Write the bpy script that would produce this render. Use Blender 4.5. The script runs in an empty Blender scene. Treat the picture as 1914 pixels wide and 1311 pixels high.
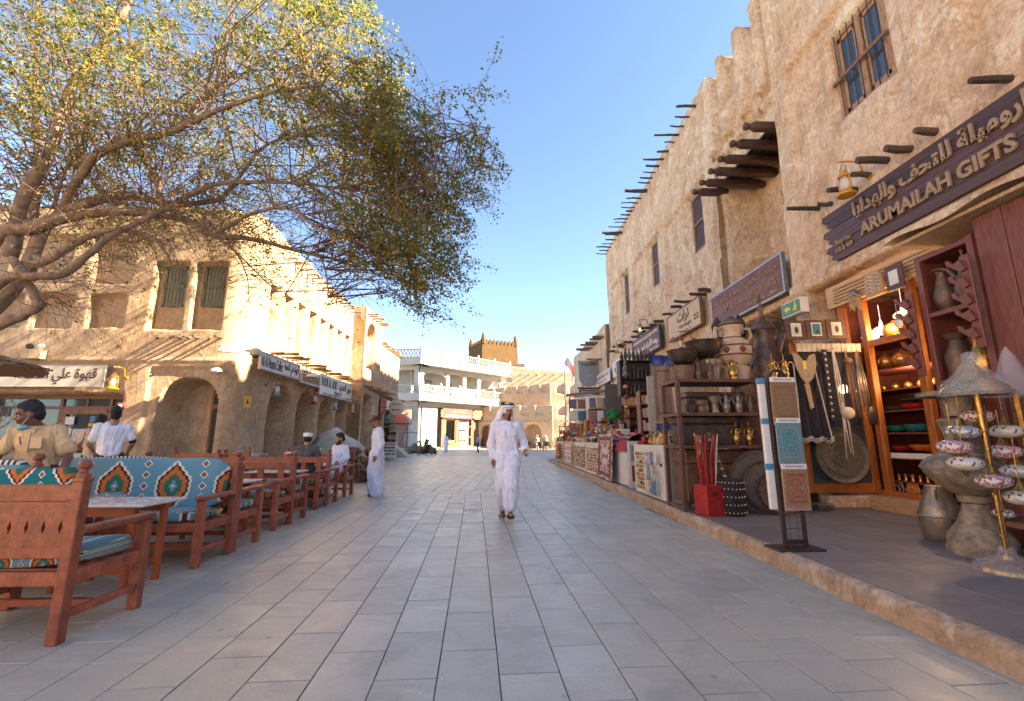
import bpy, math, random
import numpy as np
from mathutils import Vector, Matrix
SC = bpy.context.scene
COL = SC.collection
RNG = random.Random(7)
rad = math.radians

# ------------------------------------------------------------------ camera, sky, sun, exposure
cam_data = bpy.data.cameras.new('camera')
cam_data.lens = 16.0; cam_data.sensor_width = 36.0; cam_data.clip_end = 2000; cam_data.clip_start = 0.05
cam = bpy.data.objects.new('camera', cam_data); COL.objects.link(cam)
cam.location = (0, 0, 1.25); cam.rotation_euler = (rad(90 + 11.04), 0, rad(-1.5))
SC.camera = cam
SUN_AZ = (0.99, -0.14); SUN_EL = 31.0
world = bpy.data.worlds.new('World'); SC.world = world; world.use_nodes = True
wn = world.node_tree
sky = wn.nodes.new('ShaderNodeTexSky'); sky.sky_type = 'NISHITA'; sky.sun_disc = False
sky.sun_elevation = rad(SUN_EL); sky.sun_rotation = math.atan2(SUN_AZ[0], SUN_AZ[1])
sky.altitude = 0; sky.air_density = 0.8; sky.dust_density = 0.15; sky.ozone_density = 1.2
wn.links.new(sky.outputs[0], wn.nodes['Background'].inputs[0])
wn.nodes['Background'].inputs[1].default_value = 0.05
sun_data = bpy.data.lights.new('sun', 'SUN'); sun_data.energy = 4.3; sun_data.angle = rad(0.5); sun_data.color = (1.0, 0.82, 0.58)
sun = bpy.data.objects.new('sun', sun_data); COL.objects.link(sun)
_sd = Vector((SUN_AZ[0] * math.cos(rad(SUN_EL)), SUN_AZ[1] * math.cos(rad(SUN_EL)), math.sin(rad(SUN_EL))))
sun.rotation_euler = _sd.to_track_quat('Z', 'Y').to_euler(); sun.location = (30, -20, 30)
SC.view_settings.view_transform = 'Standard'; SC.view_settings.look = 'None'
SC.view_settings.exposure = 3.2; SC.view_settings.gamma = 1.0
SC.cycles.max_bounces = 7; SC.cycles.diffuse_bounces = 5; SC.cycles.glossy_bounces = 3; SC.cycles.transparent_max_bounces = 6
SC.cycles.caustics_reflective = False; SC.cycles.caustics_refractive = False

# ------------------------------------------------------------------ helpers
class MB:
    """collects simple solids and links them as ONE mesh object"""
    def __init__(s): s.v = []; s.f = []; s.m = []; s.k = 0
    def mat(s, k): s.k = k; return s
    def add(s, vs, fs):
        b = len(s.v); s.v += [tuple(p) for p in vs]; s.f += [tuple(i + b for i in f) for f in fs]; s.m += [s.k] * len(fs); return s
    def box(s, c, d, rz=0.0, rx=0.0, ry=0.0, bev=0.0):
        hx, hy, hz = d[0] / 2, d[1] / 2, d[2] / 2
        R = Matrix.Rotation(rz, 3, 'Z') @ Matrix.Rotation(ry, 3, 'Y') @ Matrix.Rotation(rx, 3, 'X'); c = Vector(c)
        if bev <= 0:
            vs = [c + R @ Vector((x * hx, y * hy, z * hz)) for x, y, z in ((-1,-1,-1),(1,-1,-1),(1,1,-1),(-1,1,-1),(-1,-1,1),(1,-1,1),(1,1,1),(-1,1,1))]
            return s.add(vs, [(0,3,2,1),(4,5,6,7),(0,1,5,4),(1,2,6,5),(2,3,7,6),(3,0,4,7)])
        b = min(bev, hx * .9, hy * .9, hz * .9); vs = []; H = (hx, hy, hz)
        for sx, sy, sz in ((-1,-1,-1),(1,-1,-1),(1,1,-1),(-1,1,-1),(-1,-1,1),(1,-1,1),(1,1,1),(-1,1,1)):
            S = (sx, sy, sz)
            for ax in range(3): vs.append(c + R @ Vector([S[i] * (H[i] if i == ax else H[i] - b) for i in range(3)]))
        q = lambda i, ax: i * 3 + ax
        fs = []
        for quad, ax in (((0,3,2,1),2),((4,5,6,7),2),((0,1,5,4),1),((2,3,7,6),1),((1,2,6,5),0),((3,0,4,7),0)): fs.append(tuple(q(i, ax) for i in quad))
        for a, b2, ax1, ax2 in ((0,1,1,2),(1,2,0,2),(2,3,1,2),(3,0,0,2),(4,5,1,2),(5,6,0,2),(6,7,1,2),(7,4,0,2),(0,4,0,1),(1,5,0,1),(2,6,0,1),(3,7,0,1)):
            fs.append((q(a,ax1), q(b2,ax1), q(b2,ax2), q(a,ax2)))
        for i in range(8): fs.append((q(i,0), q(i,1), q(i,2)))
        return s.add(vs, fs)
    def b2(s, lo, hi, bev=0.0):
        return s.box([(a + b) / 2 for a, b in zip(lo, hi)], [abs(b - a) for a, b in zip(lo, hi)], bev=bev)
    def tube(s, pts, rs, n=8, cap=True, flat=1.0):
        pts = [Vector(p) for p in pts]; N = len(pts)
        if not hasattr(rs, '__len__'): rs = [rs] * N
        vs = []; up = None
        for i, p in enumerate(pts):
            t = (pts[min(i + 1, N - 1)] - pts[max(i - 1, 0)]).normalized() if N > 1 else Vector((0,0,1))
            if up is None: up = Vector((0,0,1)) if abs(t.z) < .9 else Vector((0,1,0))
            a = t.cross(up).normalized(); up = a.cross(t).normalized()
            for k in range(n):
                w = 2 * math.pi * k / n; vs.append(p + (a * math.cos(w) + up * math.sin(w) * flat) * rs[i])
        fs = [(i*n + k, i*n + (k+1) % n, (i+1)*n + (k+1) % n, (i+1)*n + k) for i in range(N-1) for k in range(n)]
        if cap: fs += [tuple(range(n-1, -1, -1)), tuple(range((N-1)*n, N*n))]
        return s.add(vs, fs)
    def lathe(s, prof, c=(0,0,0), n=20, sx=1.0, sy=1.0, R=None, cap=True):
        c = Vector(c); vs = []
        for r, z in prof:
            for k in range(n):
                w = 2 * math.pi * k / n; p = Vector((r * math.cos(w) * sx, r * math.sin(w) * sy, z)); vs.append(c + (R @ p if R else p))
        N = len(prof)
        fs = [(i*n + k, i*n + (k+1) % n, (i+1)*n + (k+1) % n, (i+1)*n + k) for i in range(N-1) for k in range(n)]
        if cap: fs += [tuple(range(n-1, -1, -1)), tuple(range((N-1)*n, N*n))]
        return s.add(vs, fs)
    def ball(s, c, r, n=12, m=8, R=None):
        if not hasattr(r, '__len__'): r = (r, r, r)
        c = Vector(c); vs = []
        for i in range(m + 1):
            a = math.pi * i / m
            for k in range(n):
                w = 2 * math.pi * k / n; p = Vector((r[0]*math.sin(a)*math.cos(w), r[1]*math.sin(a)*math.sin(w), r[2]*math.cos(a))); vs.append(c + (R @ p if R else p))
        return s.add(vs, [(i*n + k, (i+1)*n + k, (i+1)*n + (k+1) % n, i*n + (k+1) % n) for i in range(m) for k in range(n)])
    def poly(s, pts, axis, h0, h1):
        """2D polygon (ccw) swept along an axis: axis 'x' -> pts are (y,z); 'y' -> (x,z); 'z' -> (x,y)"""
        n = len(pts); f = {'x': lambda p, h: (h, p[0], p[1]), 'y': lambda p, h: (p[0], h, p[1]), 'z': lambda p, h: (p[0], p[1], h)}[axis]
        vs = [f(p, h0) for p in pts] + [f(p, h1) for p in pts]
        return s.add(vs, [tuple(range(n - 1, -1, -1)), tuple(range(n, 2 * n))] + [(i, (i+1) % n, (i+1) % n + n, i + n) for i in range(n)])
    def sheet(s, fn, nu, nv, thick=0.0):
        vs = [fn(i / nu, j / nv) for j in range(nv + 1) for i in range(nu + 1)]; w = nu + 1
        return s.add(vs, [(j*w + i, j*w + i + 1, (j+1)*w + i + 1, (j+1)*w + i) for j in range(nv) for i in range(nu)])
    def build(s, name, mats, parent=None, loc=None, rz=0.0, smooth=False, uv=None):
        me = bpy.data.meshes.new(name); me.from_pydata(s.v, [], s.f)
        for m in (mats if isinstance(mats, (list, tuple)) else [mats]): me.materials.append(M[m] if isinstance(m, str) else m)
        if any(s.m): me.polygons.foreach_set('material_index', s.m)
        if smooth: smooth_mesh(me, smooth)
        me.update()
        return link(name, me, parent, loc, rz)

def smooth_mesh(me, ang=True):
    me.polygons.foreach_set('use_smooth', [True] * len(me.polygons))
    if ang is not True and ang:
        try: me.set_sharp_from_angle(angle=rad(ang))
        except Exception: pass
def link(name, data, parent=None, loc=None, rz=0.0):
    o = bpy.data.objects.new(name, data); COL.objects.link(o)
    if parent is not None: o.parent = parent
    if loc is not None: o.location = loc
    if rz: o.rotation_euler = (0, 0, rz)
    return o
def tag(o, label=None, cat=None, group=None, kind=None):
    if label: o['label'] = label
    if cat: o['category'] = cat
    if group: o['group'] = group
    if kind: o['kind'] = kind
    return o
def thing(name, label, cat, loc=(0,0,0), rz=0.0, group=None):
    o = link(name, None, None, loc, rz); o.empty_display_size = .1
    return tag(o, label, cat, group)
def copy_tree(o, parent=None):
    c = o.copy(); COL.objects.link(c); c.parent = parent
    for ch in list(o.children): copy_tree(ch, c)
    return c
def dup(o, loc, rz=None, label=None, scale=None, group=None):
    c = copy_tree(o); c.location = loc
    if rz is not None: c.rotation_euler = (0, 0, rz)
    if scale is not None: c.scale = scale if hasattr(scale, '__len__') else (scale,) * 3
    if label: c['label'] = label
    if group: c['group'] = group
    return c

# ------------------------------------------------------------------ procedural materials
M = {}
def nd(nt, t, **kw):
    n = nt.nodes.new('ShaderNode' + t)
    for k, v in kw.items(): setattr(n, k, v)
    return n
def newmat(name):
    m = bpy.data.materials.new(name); m.use_nodes = True; M[name] = m
    return m, m.node_tree, m.node_tree.nodes['Principled BSDF']
def noise(nt, scale, detail=4, rough=.55, vec=None, dist=0.0):
    n = nd(nt, 'TexNoise'); n.inputs['Scale'].default_value = scale; n.inputs['Detail'].default_value = detail
    n.inputs['Roughness'].default_value = rough; n.inputs['Distortion'].default_value = dist
    if vec: nt.links.new(vec, n.inputs['Vector'])
    return n.outputs['Fac']
def ramp(nt, fac, stops, const=False):
    r = nd(nt, 'ValToRGB'); e = r.color_ramp.elements
    if const: r.color_ramp.interpolation = 'CONSTANT'
    while len(e) < len(stops): e.new(.5)
    for i, (p, c) in enumerate(stops):
        e[i].position = p; e[i].color = (c if hasattr(c, '__len__') else (c, c, c)) + ((1,) if not hasattr(c, '__len__') or len(c) == 3 else ())
    nt.links.new(fac, r.inputs[0]); return r.outputs[0]
def mixc(nt, fac, a, b, mode='MIX'):
    n = nd(nt, 'Mix'); n.data_type = 'RGBA'; n.blend_type = mode
    for sock, val in ((n.inputs[0], fac), (n.inputs[6], a), (n.inputs[7], b)):
        if isinstance(val, bpy.types.NodeSocket): nt.links.new(val, sock)
        elif hasattr(val, '__len__'): sock.default_value = tuple(val) + (1,) if len(val) == 3 else val
        else: sock.default_value = val
    return n.outputs[2]
def mth(nt, op, a, b=None, clamp=False):
    n = nd(nt, 'Math', operation=op); n.use_clamp = clamp
    for i, v in enumerate((a, b)):
        if v is None: continue
        if isinstance(v, bpy.types.NodeSocket): nt.links.new(v, n.inputs[i])
        else: n.inputs[i].default_value = v
    return n.outputs[0]
def bump(nt, b, h, strength=.3, dist=.02):
    n = nd(nt, 'Bump'); n.inputs['Strength'].default_value = strength; n.inputs['Distance'].default_value = dist
    nt.links.new(h, n.inputs['Height']); nt.links.new(n.outputs[0], b.inputs['Normal'])
def coord(nt, scale=None, rot=None, which='Object'):
    c = nd(nt, 'TexCoord').outputs[which]
    if scale or rot:
        m = nd(nt, 'Mapping'); nt.links.new(c, m.inputs[0])
        if scale: m.inputs['Scale'].default_value = scale
        if rot: m.inputs['Rotation'].default_value = rot
        return m.outputs[0]
    return c
def pm(name, c, var=.18, scale=4.0, rough=.7, metal=0.0, b=.15, bs=60.0, rnd=0.0, spec=None, stretch=None, trans=0.0, c2=None, isl=False):
    """plain procedural surface: colour with uneven tone and wear, fine relief"""
    m, nt, p = newmat(name); v = coord(nt, stretch)
    f = noise(nt, scale, 5, .6, v)
    lo = tuple(k * (1 - var) for k in c) if c2 is None else c2; hi = tuple(min(1, k * (1 + var)) for k in c)
    colr = ramp(nt, f, [(.32, lo), (.68, hi)])
    if rnd:
        r = nd(nt, 'NewGeometry').outputs['Random Per Island'] if isl else nd(nt, 'ObjectInfo').outputs['Random']
        k = mth(nt, 'ADD', mth(nt, 'MULTIPLY', r, 2 * rnd), 1 - rnd)
        hs = nd(nt, 'HueSaturation'); nt.links.new(colr, hs.inputs['Color']); nt.links.new(k, hs.inputs['Value']); colr = hs.outputs[0]
    nt.links.new(colr, p.inputs['Base Color']); p.inputs['Metallic'].default_value = metal
    nt.links.new(ramp(nt, noise(nt, scale * 3, 3, .6, v), [(.3, max(0, rough - .12)), (.7, min(1, rough + .1))]), p.inputs['Roughness'])
    if spec is not None: p.inputs['Specular IOR Level'].default_value = spec
    if b: bump(nt, p, noise(nt, bs, 4, .6, v), b, .01)
    if trans: p.inputs['Transmission Weight'].default_value = trans
    return m
def plaster(name, dark, mid, light, b=.6, patch=.7):
    m, nt, p = newmat(name); v = coord(nt)
    big = noise(nt, .7, 4, .55, v, .6); med = noise(nt, 2.6, 6, .65, v, 1.2); fine = noise(nt, 16, 6, .7, v, .6)
    vs = coord(nt, (1, 1, .35)); st = noise(nt, 5.5, 6, .7, vs, 2.2)
    c = ramp(nt, med, [(.28, dark), (.5, mid), (.72, light)])
    c = mixc(nt, ramp(nt, big, [(.45, 0.0), (.68, patch)]), c, light)
    worn = noise(nt, 1.15, 7, .68, v, 1.6); c = mixc(nt, ramp(nt, worn, [(.555, 0.0), (.60, patch)]), c, tuple(min(.84, k * 1.12 + .06) for k in light))
    ck = nd(nt, 'TexVoronoi', feature='DISTANCE_TO_EDGE'); ck.inputs['Scale'].default_value = .55; wv = nd(nt, 'VectorMath', operation='ADD'); nt.links.new(v, wv.inputs[0]); nz = nd(nt, 'TexNoise'); nz.inputs['Scale'].default_value = 2.2; nz.inputs['Detail'].default_value = 6; nt.links.new(v, nz.inputs['Vector']); nt.links.new(nz.outputs['Color'], wv.inputs[1]); nt.links.new(wv.outputs[0], ck.inputs['Vector'])
    c = mixc(nt, mth(nt, 'MULTIPLY', ramp(nt, ck.outputs[0], [(.0, .8), (.007, 0.0)]), ramp(nt, noise(nt, .9, 2, .5, v), [(.5, 0.0), (.6, 1.0)])), c, tuple(k * .35 for k in dark))
    c = mixc(nt, ramp(nt, st, [(.48, 0.0), (.64, .55)]), c, tuple(k * .62 for k in dark))
    c = mixc(nt, .32, c, ramp(nt, fine, [(.3, tuple(k * .6 for k in dark)), (.7, tuple(min(1, k * 1.15) for k in light))]))
    rain = noise(nt, 2.6, 5, .6, coord(nt, (1, 1, .09)), .3); c = mixc(nt, mth(nt, 'MULTIPLY', ramp(nt, rain, [(.52, 0.0), (.68, .42)]), ramp(nt, big, [(.4, 1.0), (.6, .2)])), c, tuple(k * .8 for k in dark))
    nt.links.new(c, p.inputs['Base Color']); p.inputs['Roughness'].default_value = .92; p.inputs['Specular IOR Level'].default_value = .15
    h = mth(nt, 'ADD', mth(nt, 'MULTIPLY', med, .8), mth(nt, 'ADD', mth(nt, 'MULTIPLY', st, .55), mth(nt, 'MULTIPLY', fine, .35)))
    bump(nt, p, h, b, .05)
    return m
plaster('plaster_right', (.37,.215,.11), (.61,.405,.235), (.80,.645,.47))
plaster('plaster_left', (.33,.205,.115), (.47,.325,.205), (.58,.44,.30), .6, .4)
plaster('plaster_far', (.42,.29,.175), (.54,.385,.25), (.62,.47,.33), .35, .3)
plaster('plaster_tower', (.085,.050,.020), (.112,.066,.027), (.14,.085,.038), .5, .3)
plaster('plaster_white', (.62,.57,.50), (.76,.71,.63), (.84,.80,.73), .12, .5)
plaster('kerb_plaster', (.22,.155,.10), (.46,.32,.20), (.50,.42,.33), .9, .7)

def stone(name, c1, c2, isl, rough=.42, warm=None):
    m, nt, p = newmat(name)
    r = nd(nt, 'NewGeometry').outputs['Random Per Island'] if isl else nd(nt, 'ObjectInfo').outputs['Random']
    # every slab carries its own veining: the slab's own number shifts the pattern
    geo = nd(nt, 'NewGeometry').outputs['Position']; off = nd(nt, 'CombineXYZ')
    nt.links.new(mth(nt, 'MULTIPLY', r, 37.0), off.inputs[0]); nt.links.new(mth(nt, 'MULTIPLY', r, 91.0), off.inputs[2])
    va = nd(nt, 'VectorMath', operation='ADD'); nt.links.new(geo, va.inputs[0]); nt.links.new(off.outputs[0], va.inputs[1]); v = va.outputs[0]
    rot = nd(nt, 'Mapping'); nt.links.new(v, rot.inputs[0]); rot.inputs['Rotation'].default_value = (0, 0, .6); rot.inputs['Scale'].default_value = (1.0, 4.5, 1)
    cloud = noise(nt, 2.2, 5, .6, v, .8); vein = noise(nt, 1.6, 7, .7, rot.outputs[0], 1.5); fine = noise(nt, 90, 3, .7, v)
    c = mixc(nt, r, c1, c2)
    c = mixc(nt, ramp(nt, cloud, [(.35, 0.0), (.7, .55)]), c, tuple(k * .74 for k in c1))
    c = mixc(nt, ramp(nt, vein, [(.54, 0.0), (.60, .30), (.64, 0.0)]), c, tuple(k * .55 for k in c1))
    if warm: c = mixc(nt, ramp(nt, noise(nt, .35, 3, .5, geo), [(.4, 0.0), (.65, .7)]), c, warm)
    c = mixc(nt, .22, c, ramp(nt, fine, [(.3, tuple(k * .6 for k in c1)), (.72, tuple(min(1, k * 1.45) for k in c2))]))
    spots = nd(nt, 'TexVoronoi'); spots.inputs['Scale'].default_value = 7.0; nt.links.new(v, spots.inputs['Vector'])
    c = mixc(nt, ramp(nt, spots.outputs['Distance'], [(.0, .5), (.05, .35), (.07, 0.0)]), c, tuple(min(1, k * 1.7) for k in c2))
    stain = noise(nt, 1.3, 7, .7, geo, 1.0); c = mixc(nt, ramp(nt, stain, [(.50, 0.0), (.70, .45)]), c, tuple(k * .55 for k in c1))
    gum = nd(nt, 'TexVoronoi'); gum.inputs['Scale'].default_value = 2.3; nt.links.new(geo, gum.inputs['Vector']); c = mixc(nt, ramp(nt, gum.outputs['Distance'], [(.0, .55), (.045, .4), (.06, 0.0)]), c, tuple(k * .4 for k in c1))
    smear = noise(nt, 1.0, 5, .6, rot.outputs[0], .6); c = mixc(nt, ramp(nt, smear, [(.60, 0.0), (.72, .35)]), c, tuple(min(.7, k * 1.35) for k in c2))
    nt.links.new(c, p.inputs['Base Color'])
    nt.links.new(ramp(nt, cloud, [(.3, rough - .07), (.7, rough + .12)]), p.inputs['Roughness']); p.inputs['Specular IOR Level'].default_value = .45
    bump(nt, p, mth(nt, 'ADD', mth(nt, 'MULTIPLY', cloud, .6), mth(nt, 'MULTIPLY', fine, .25)), .18, .015)
    return m
for isl in (False, True):
    s_ = '_mass' if isl else ''
    stone('paving' + s_, (.355,.362,.318), (.49,.475,.395), isl, .38, (.49,.445,.35))
    stone('slate' + s_, (.155,.145,.145), (.23,.208,.205), isl, .5)
pm('grout', (.15,.115,.09), .25, 6, .9, b=.4)
pm('viga', (.085,.055,.038), .35, 9, .8, b=.6, bs=30, stretch=(6,6,6), rnd=.35)
pm('viga_pale', (.26,.17,.10), .35, 9, .85, b=.5, bs=30, rnd=.3)
pm('beam_dark', (.075,.035,.022), .35, 6, .55, b=.3)
pm('wood_window', (.20,.10,.05), .4, 6, .65, b=.35, stretch=(8,8,1), rnd=.15)
pm('wood_window_pale', (.36,.20,.10), .4, 6, .6, b=.35, stretch=(8,8,1))
pm('shutter_green', (.16,.17,.13), .35, 8, .75, b=.4, stretch=(9,9,1), rnd=.2)
pm('iron', (.05,.035,.03), .3, 20, .55, metal=.4)
pm('dark_inside', (.035,.024,.018), .3, 3, .9)
m_, nt_, p_ = newmat('glass_dark'); p_.inputs['Base Color'].default_value = (.05,.06,.07,1); p_.inputs['Roughness'].default_value = .06; p_.inputs['Specular IOR Level'].default_value = .8
m_, nt_, p_ = newmat('glass_clear'); p_.inputs['Base Color'].default_value = (.9,.95,.95,1); p_.inputs['Roughness'].default_value = .03; p_.inputs['Transmission Weight'].default_value = 1.0; p_.inputs['IOR'].default_value = 1.05

# ------------------------------------------------------------------ noise on arrays, plaster faces as relief grids
def _h(ix, iy, s): 
    n = (ix.astype(np.int64) * 374761393 + iy.astype(np.int64) * 668265263 + s * 974634777) & 0x7fffffff
    n = ((n ^ (n >> 13)) * 1274126177) & 0x7fffffff
    return ((n ^ (n >> 16)) & 0xffff) / 65535.0
def vnoise(x, y, s=0):
    ix = np.floor(x); iy = np.floor(y); fx = x - ix; fy = y - iy
    fx = fx * fx * (3 - 2 * fx); fy = fy * fy * (3 - 2 * fy)
    a = _h(ix, iy, s); b = _h(ix + 1, iy, s); c = _h(ix, iy + 1, s); d = _h(ix + 1, iy + 1, s)
    return (a + (b - a) * fx + (c - a) * fy + (a - b - c + d) * fx * fy) * 2 - 1
def fbm(x, y, o=3, s=0):
    r = 0; a = 1.0; t = 0
    for k in range(o): r = r + a * vnoise(x * 2 ** k, y * 2 ** k, s + k * 17); t += a; a *= .5
    return r / t
def sstep(e0, e1, x):
    t = np.clip((x - e0) / (e1 - e0), 0, 1); return t * t * (3 - 2 * t)
class Relief:
    """depth map over (u, z) of a plastered face; depth > 0 goes into the wall"""
    def __init__(s, u, z, seed=0, wob=.03, soft=.035):
        s.u = u; s.z = z; s.soft = soft
        s.w = wob * fbm(u * 1.7, z * 1.7, 3, seed + 5); s.d = np.zeros_like(u)
        s.base = .045 * fbm(u * .6, z * .6, 2, seed) + .015 * fbm(u * 2.2, z * 2.2, 4, seed + 9)
    def _put(s, sd, d, cut=True):
        k = 1 - sstep(-s.soft, s.soft, sd + s.w)
        s.d = np.where(k > 0, s.d * (1 - k) + d * k if not cut else np.maximum(s.d, d * k), s.d); return s
    def rect(s, u0, u1, z0, z1, d, cut=True):
        return s._put(np.maximum(np.abs(s.u - (u0 + u1) / 2) - (u1 - u0) / 2, np.abs(s.z - (z0 + z1) / 2) - (z1 - z0) / 2), d, cut)
    def arch(s, u0, u1, z0, ztop, d, cut=True):
        r = (u1 - u0) / 2; uc = (u0 + u1) / 2; zs = ztop - r
        sd = np.where(s.z > zs, np.hypot(s.u - uc, s.z - zs) - r, np.abs(s.u - uc) - r); sd = np.maximum(sd, z0 - s.z)
        return s._put(sd, d, cut)
    def out(s, u0, u1, z0, z1, d):
        k = 1 - sstep(-s.soft, s.soft, np.maximum(np.abs(s.u - (u0 + u1) / 2) - (u1 - u0) / 2, np.abs(s.z - (z0 + z1) / 2) - (z1 - z0) / 2) + s.w)
        s.d = s.d - d * k; return s
def plaster_face(name, path, u0, u1, z0, H, carve, res, mat, parent, seed=0, wob=.03, soft=.035, skirt=.6):
    nu = int((u1 - u0) / res) + 1; us = np.linspace(u0, u1, nu)
    hs = H(us) if callable(H) else np.full(nu, float(H)); nz = int((hs.max() - z0) / res) + 1
    U, T = np.meshgrid(us, np.linspace(0, 1, nz)); Zc = z0 + T * (hs[None, :] - z0)
    R = Relief(U, Zc, seed, wob, soft); carve(R)
    x, y, nx, ny = path(us); D = R.d + R.base
    P = np.stack([x[None, :] - D * nx[None, :], y[None, :] - D * ny[None, :], Zc], -1)
    # skirts give the face its thickness
    def back(Q, n, dz=0): 
        B = Q.copy(); B[..., 0] -= skirt * n[0]; B[..., 1] -= skirt * n[1]; B[..., 2] += dz; return B
    V = [P.reshape(-1, 3)]; idx = np.arange(nu * nz).reshape(nz, nu)
    F = [np.stack([idx[:-1, :-1], idx[:-1, 1:], idx[1:, 1:], idx[1:, :-1]], -1).reshape(-1, 4)]
    n0 = nu * nz
    top = back(P[-1], (nx, ny)); V.append(top); ti = np.arange(n0, n0 + nu); n0 += nu
    F.append(np.stack([idx[-1, :-1], idx[-1, 1:], ti[1:], ti[:-1]], -1))
    for col, rev in ((0, True), (nu - 1, False)):
        B = back(P[:, col], (nx[col], ny[col])); V.append(B); bi = np.arange(n0, n0 + nz); n0 += nz
        q = np.stack([idx[:-1, col], idx[1:, col], bi[1:], bi[:-1]], -1); F.append(q[:, ::-1] if rev else q)
    V = np.concatenate(V); F = np.concatenate(F)
    # winding: make the front look along the normal
    me = bpy.data.meshes.new(name); me.vertices.add(len(V)); me.vertices.foreach_set('co', V.astype(np.float32).ravel())
    me.loops.add(F.size); me.loops.foreach_set('vertex_index', F.astype(np.int32).ravel())
    me.polygons.add(len(F)); me.polygons.foreach_set('loop_start', np.arange(0, F.size, 4, dtype=np.int32)); me.polygons.foreach_set('loop_total', np.full(len(F), 4, dtype=np.int32))
    me.polygons.foreach_set('use_smooth', np.ones(len(F), dtype=bool)); me.materials.append(M[mat]); me.update(calc_edges=True); me.validate()
    return link(name, me, parent)
def line_path(p0, d, n):
    return lambda u: (p0[0] + d[0] * u, p0[1] + d[1] * u, np.full(len(u), n[0]) , np.full(len(u), n[1]))

# ------------------------------------------------------------------ text as flat raised letters
_AR = {}
for _row in ('ء1FE80 آ2FE81 أ2FE83 ؤ2FE85 إ2FE87 ئ4FE89 ا2FE8D ب4FE8F ة2FE93 ت4FE95 ث4FE99 ج4FE9D ح4FEA1 خ4FEA5 د2FEA9 ذ2FEAB ر2FEAD ز2FEAF س4FEB1 ش4FEB5 ص4FEB9 '
             'ض4FEBD ط4FEC1 ظ4FEC5 ع4FEC9 غ4FECD ف4FED1 ق4FED5 ك4FED9 ل4FEDD م4FEE1 ن4FEE5 ه4FEE9 و2FEED ى2FEEF ي4FEF1').split(): _AR[_row[0]] = (int(_row[1]), int(_row[2:], 16))
def arabic(t):
    out = []
    for w in t.split(' '):
        r = ''
        for i, ch in enumerate(w):
            if ch not in _AR: r += ch; continue
            n, b = _AR[ch]; pv = i > 0 and _AR.get(w[i-1], (1,))[0] == 4; nx = i < len(w) - 1 and n == 4 and _AR.get(w[i+1], (1,))[0] > 1
            k = 0 if n == 1 else (1 if pv else 0) if n == 2 else (3 if pv and nx else 2 if nx else 1 if pv else 0)
            r += chr(b + k)
        out.append(r[::-1])
    return ' '.join(out[::-1])
def lettering(text, mat, parent, o, ex, ez, width, height, depth=.004, bold=0.0, name='lettering', shear=0.0):
    """raised letters on a board: o = centre, ex = reading direction, ez = up, fitted to width x height"""
    if any('\u0600' <= ch <= '\u06ff' for ch in text): text = '\n'.join(arabic(t) for t in text.split('\n'))
    cu = bpy.data.curves.new('letters', 'FONT'); cu.body = text; cu.size = 1.0; cu.align_x = 'CENTER'; cu.offset = bold; cu.extrude = .5; cu.resolution_u = 3; cu.shear = shear
    ob = bpy.data.objects.new('letters', cu); COL.objects.link(ob)
    dg = bpy.context.evaluated_depsgraph_get(); dg.update(); me = bpy.data.meshes.new_from_object(ob.evaluated_get(dg))
    bpy.data.objects.remove(ob); bpy.data.curves.remove(cu)
    co = np.empty(len(me.vertices) * 3); me.vertices.foreach_get('co', co); co = co.reshape(-1, 3)
    if not len(co): return None
    lo = co.min(0); hi = co.max(0); ex = Vector(ex).normalized(); ez = Vector(ez).normalized(); en = ex.cross(ez)
    q = np.empty_like(co); a = (co[:, 0] - (lo[0] + hi[0]) / 2) / max(1e-6, hi[0] - lo[0]) * width; b = (co[:, 1] - (lo[1] + hi[1]) / 2) / max(1e-6, hi[1] - lo[1]) * height
    c = (co[:, 2] - lo[2]) / max(1e-6, hi[2] - lo[2]) * depth
    for i in range(3): q[:, i] = o[i] + a * ex[i] + b * ez[i] + c * en[i]
    me.vertices.foreach_set('co', q.ravel()); me.materials.clear(); me.materials.append(M[mat]); me.update()
    return link(name, me, parent)

# ================================================================== GROUND
PA = rad(-3.1); PB = rad(2.2); KX = 11.2           # paving runs -3.1 deg up to y = 11.2, then +2.2 deg
def axis(a): return (math.sin(a), math.cos(a)), (math.cos(a), -math.sin(a))   # along, across
g = MB(); g.b2((-400, -120, -.9), (400, 900, -.06)); ground = tag(g.build('ground', 'grout'), kind='structure')
pave = MB(); pave.b2((-40, .2, -.055), (2.74, 90, -.007)); pavement = tag(pave.build('pavement', 'grout'), kind='structure')
TW, TL, GAP = .332, .61, .007
def tile_mesh(name, mat, w, l, dz=0.0, h=.03):
    a, b, e = w / 2, l / 2, .002
    vs = [(-a, -b, -h), (a, -b, -h), (a, b, -h), (-a, b, -h), (-a, -b, -e), (a, -b, -e), (a, b, -e), (-a, b, -e), (-a+e, -b+e, 0), (a-e, -b+e, 0), (a-e, b-e, 0), (-a+e, b-e, 0)]
    fs = [(8,9,10,11)] + [(i, (i+1) % 4, 4 + (i+1) % 4, 4 + i) for i in range(4)] + [(4+i, 4+(i+1) % 4, 8+(i+1) % 4, 8+i) for i in range(4)]
    me = bpy.data.meshes.new(name); me.from_pydata(vs, [], fs); me.materials.append(M[mat]); me.update(); return me, vs, fs
tiles = []; edge_tiles = []
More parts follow.
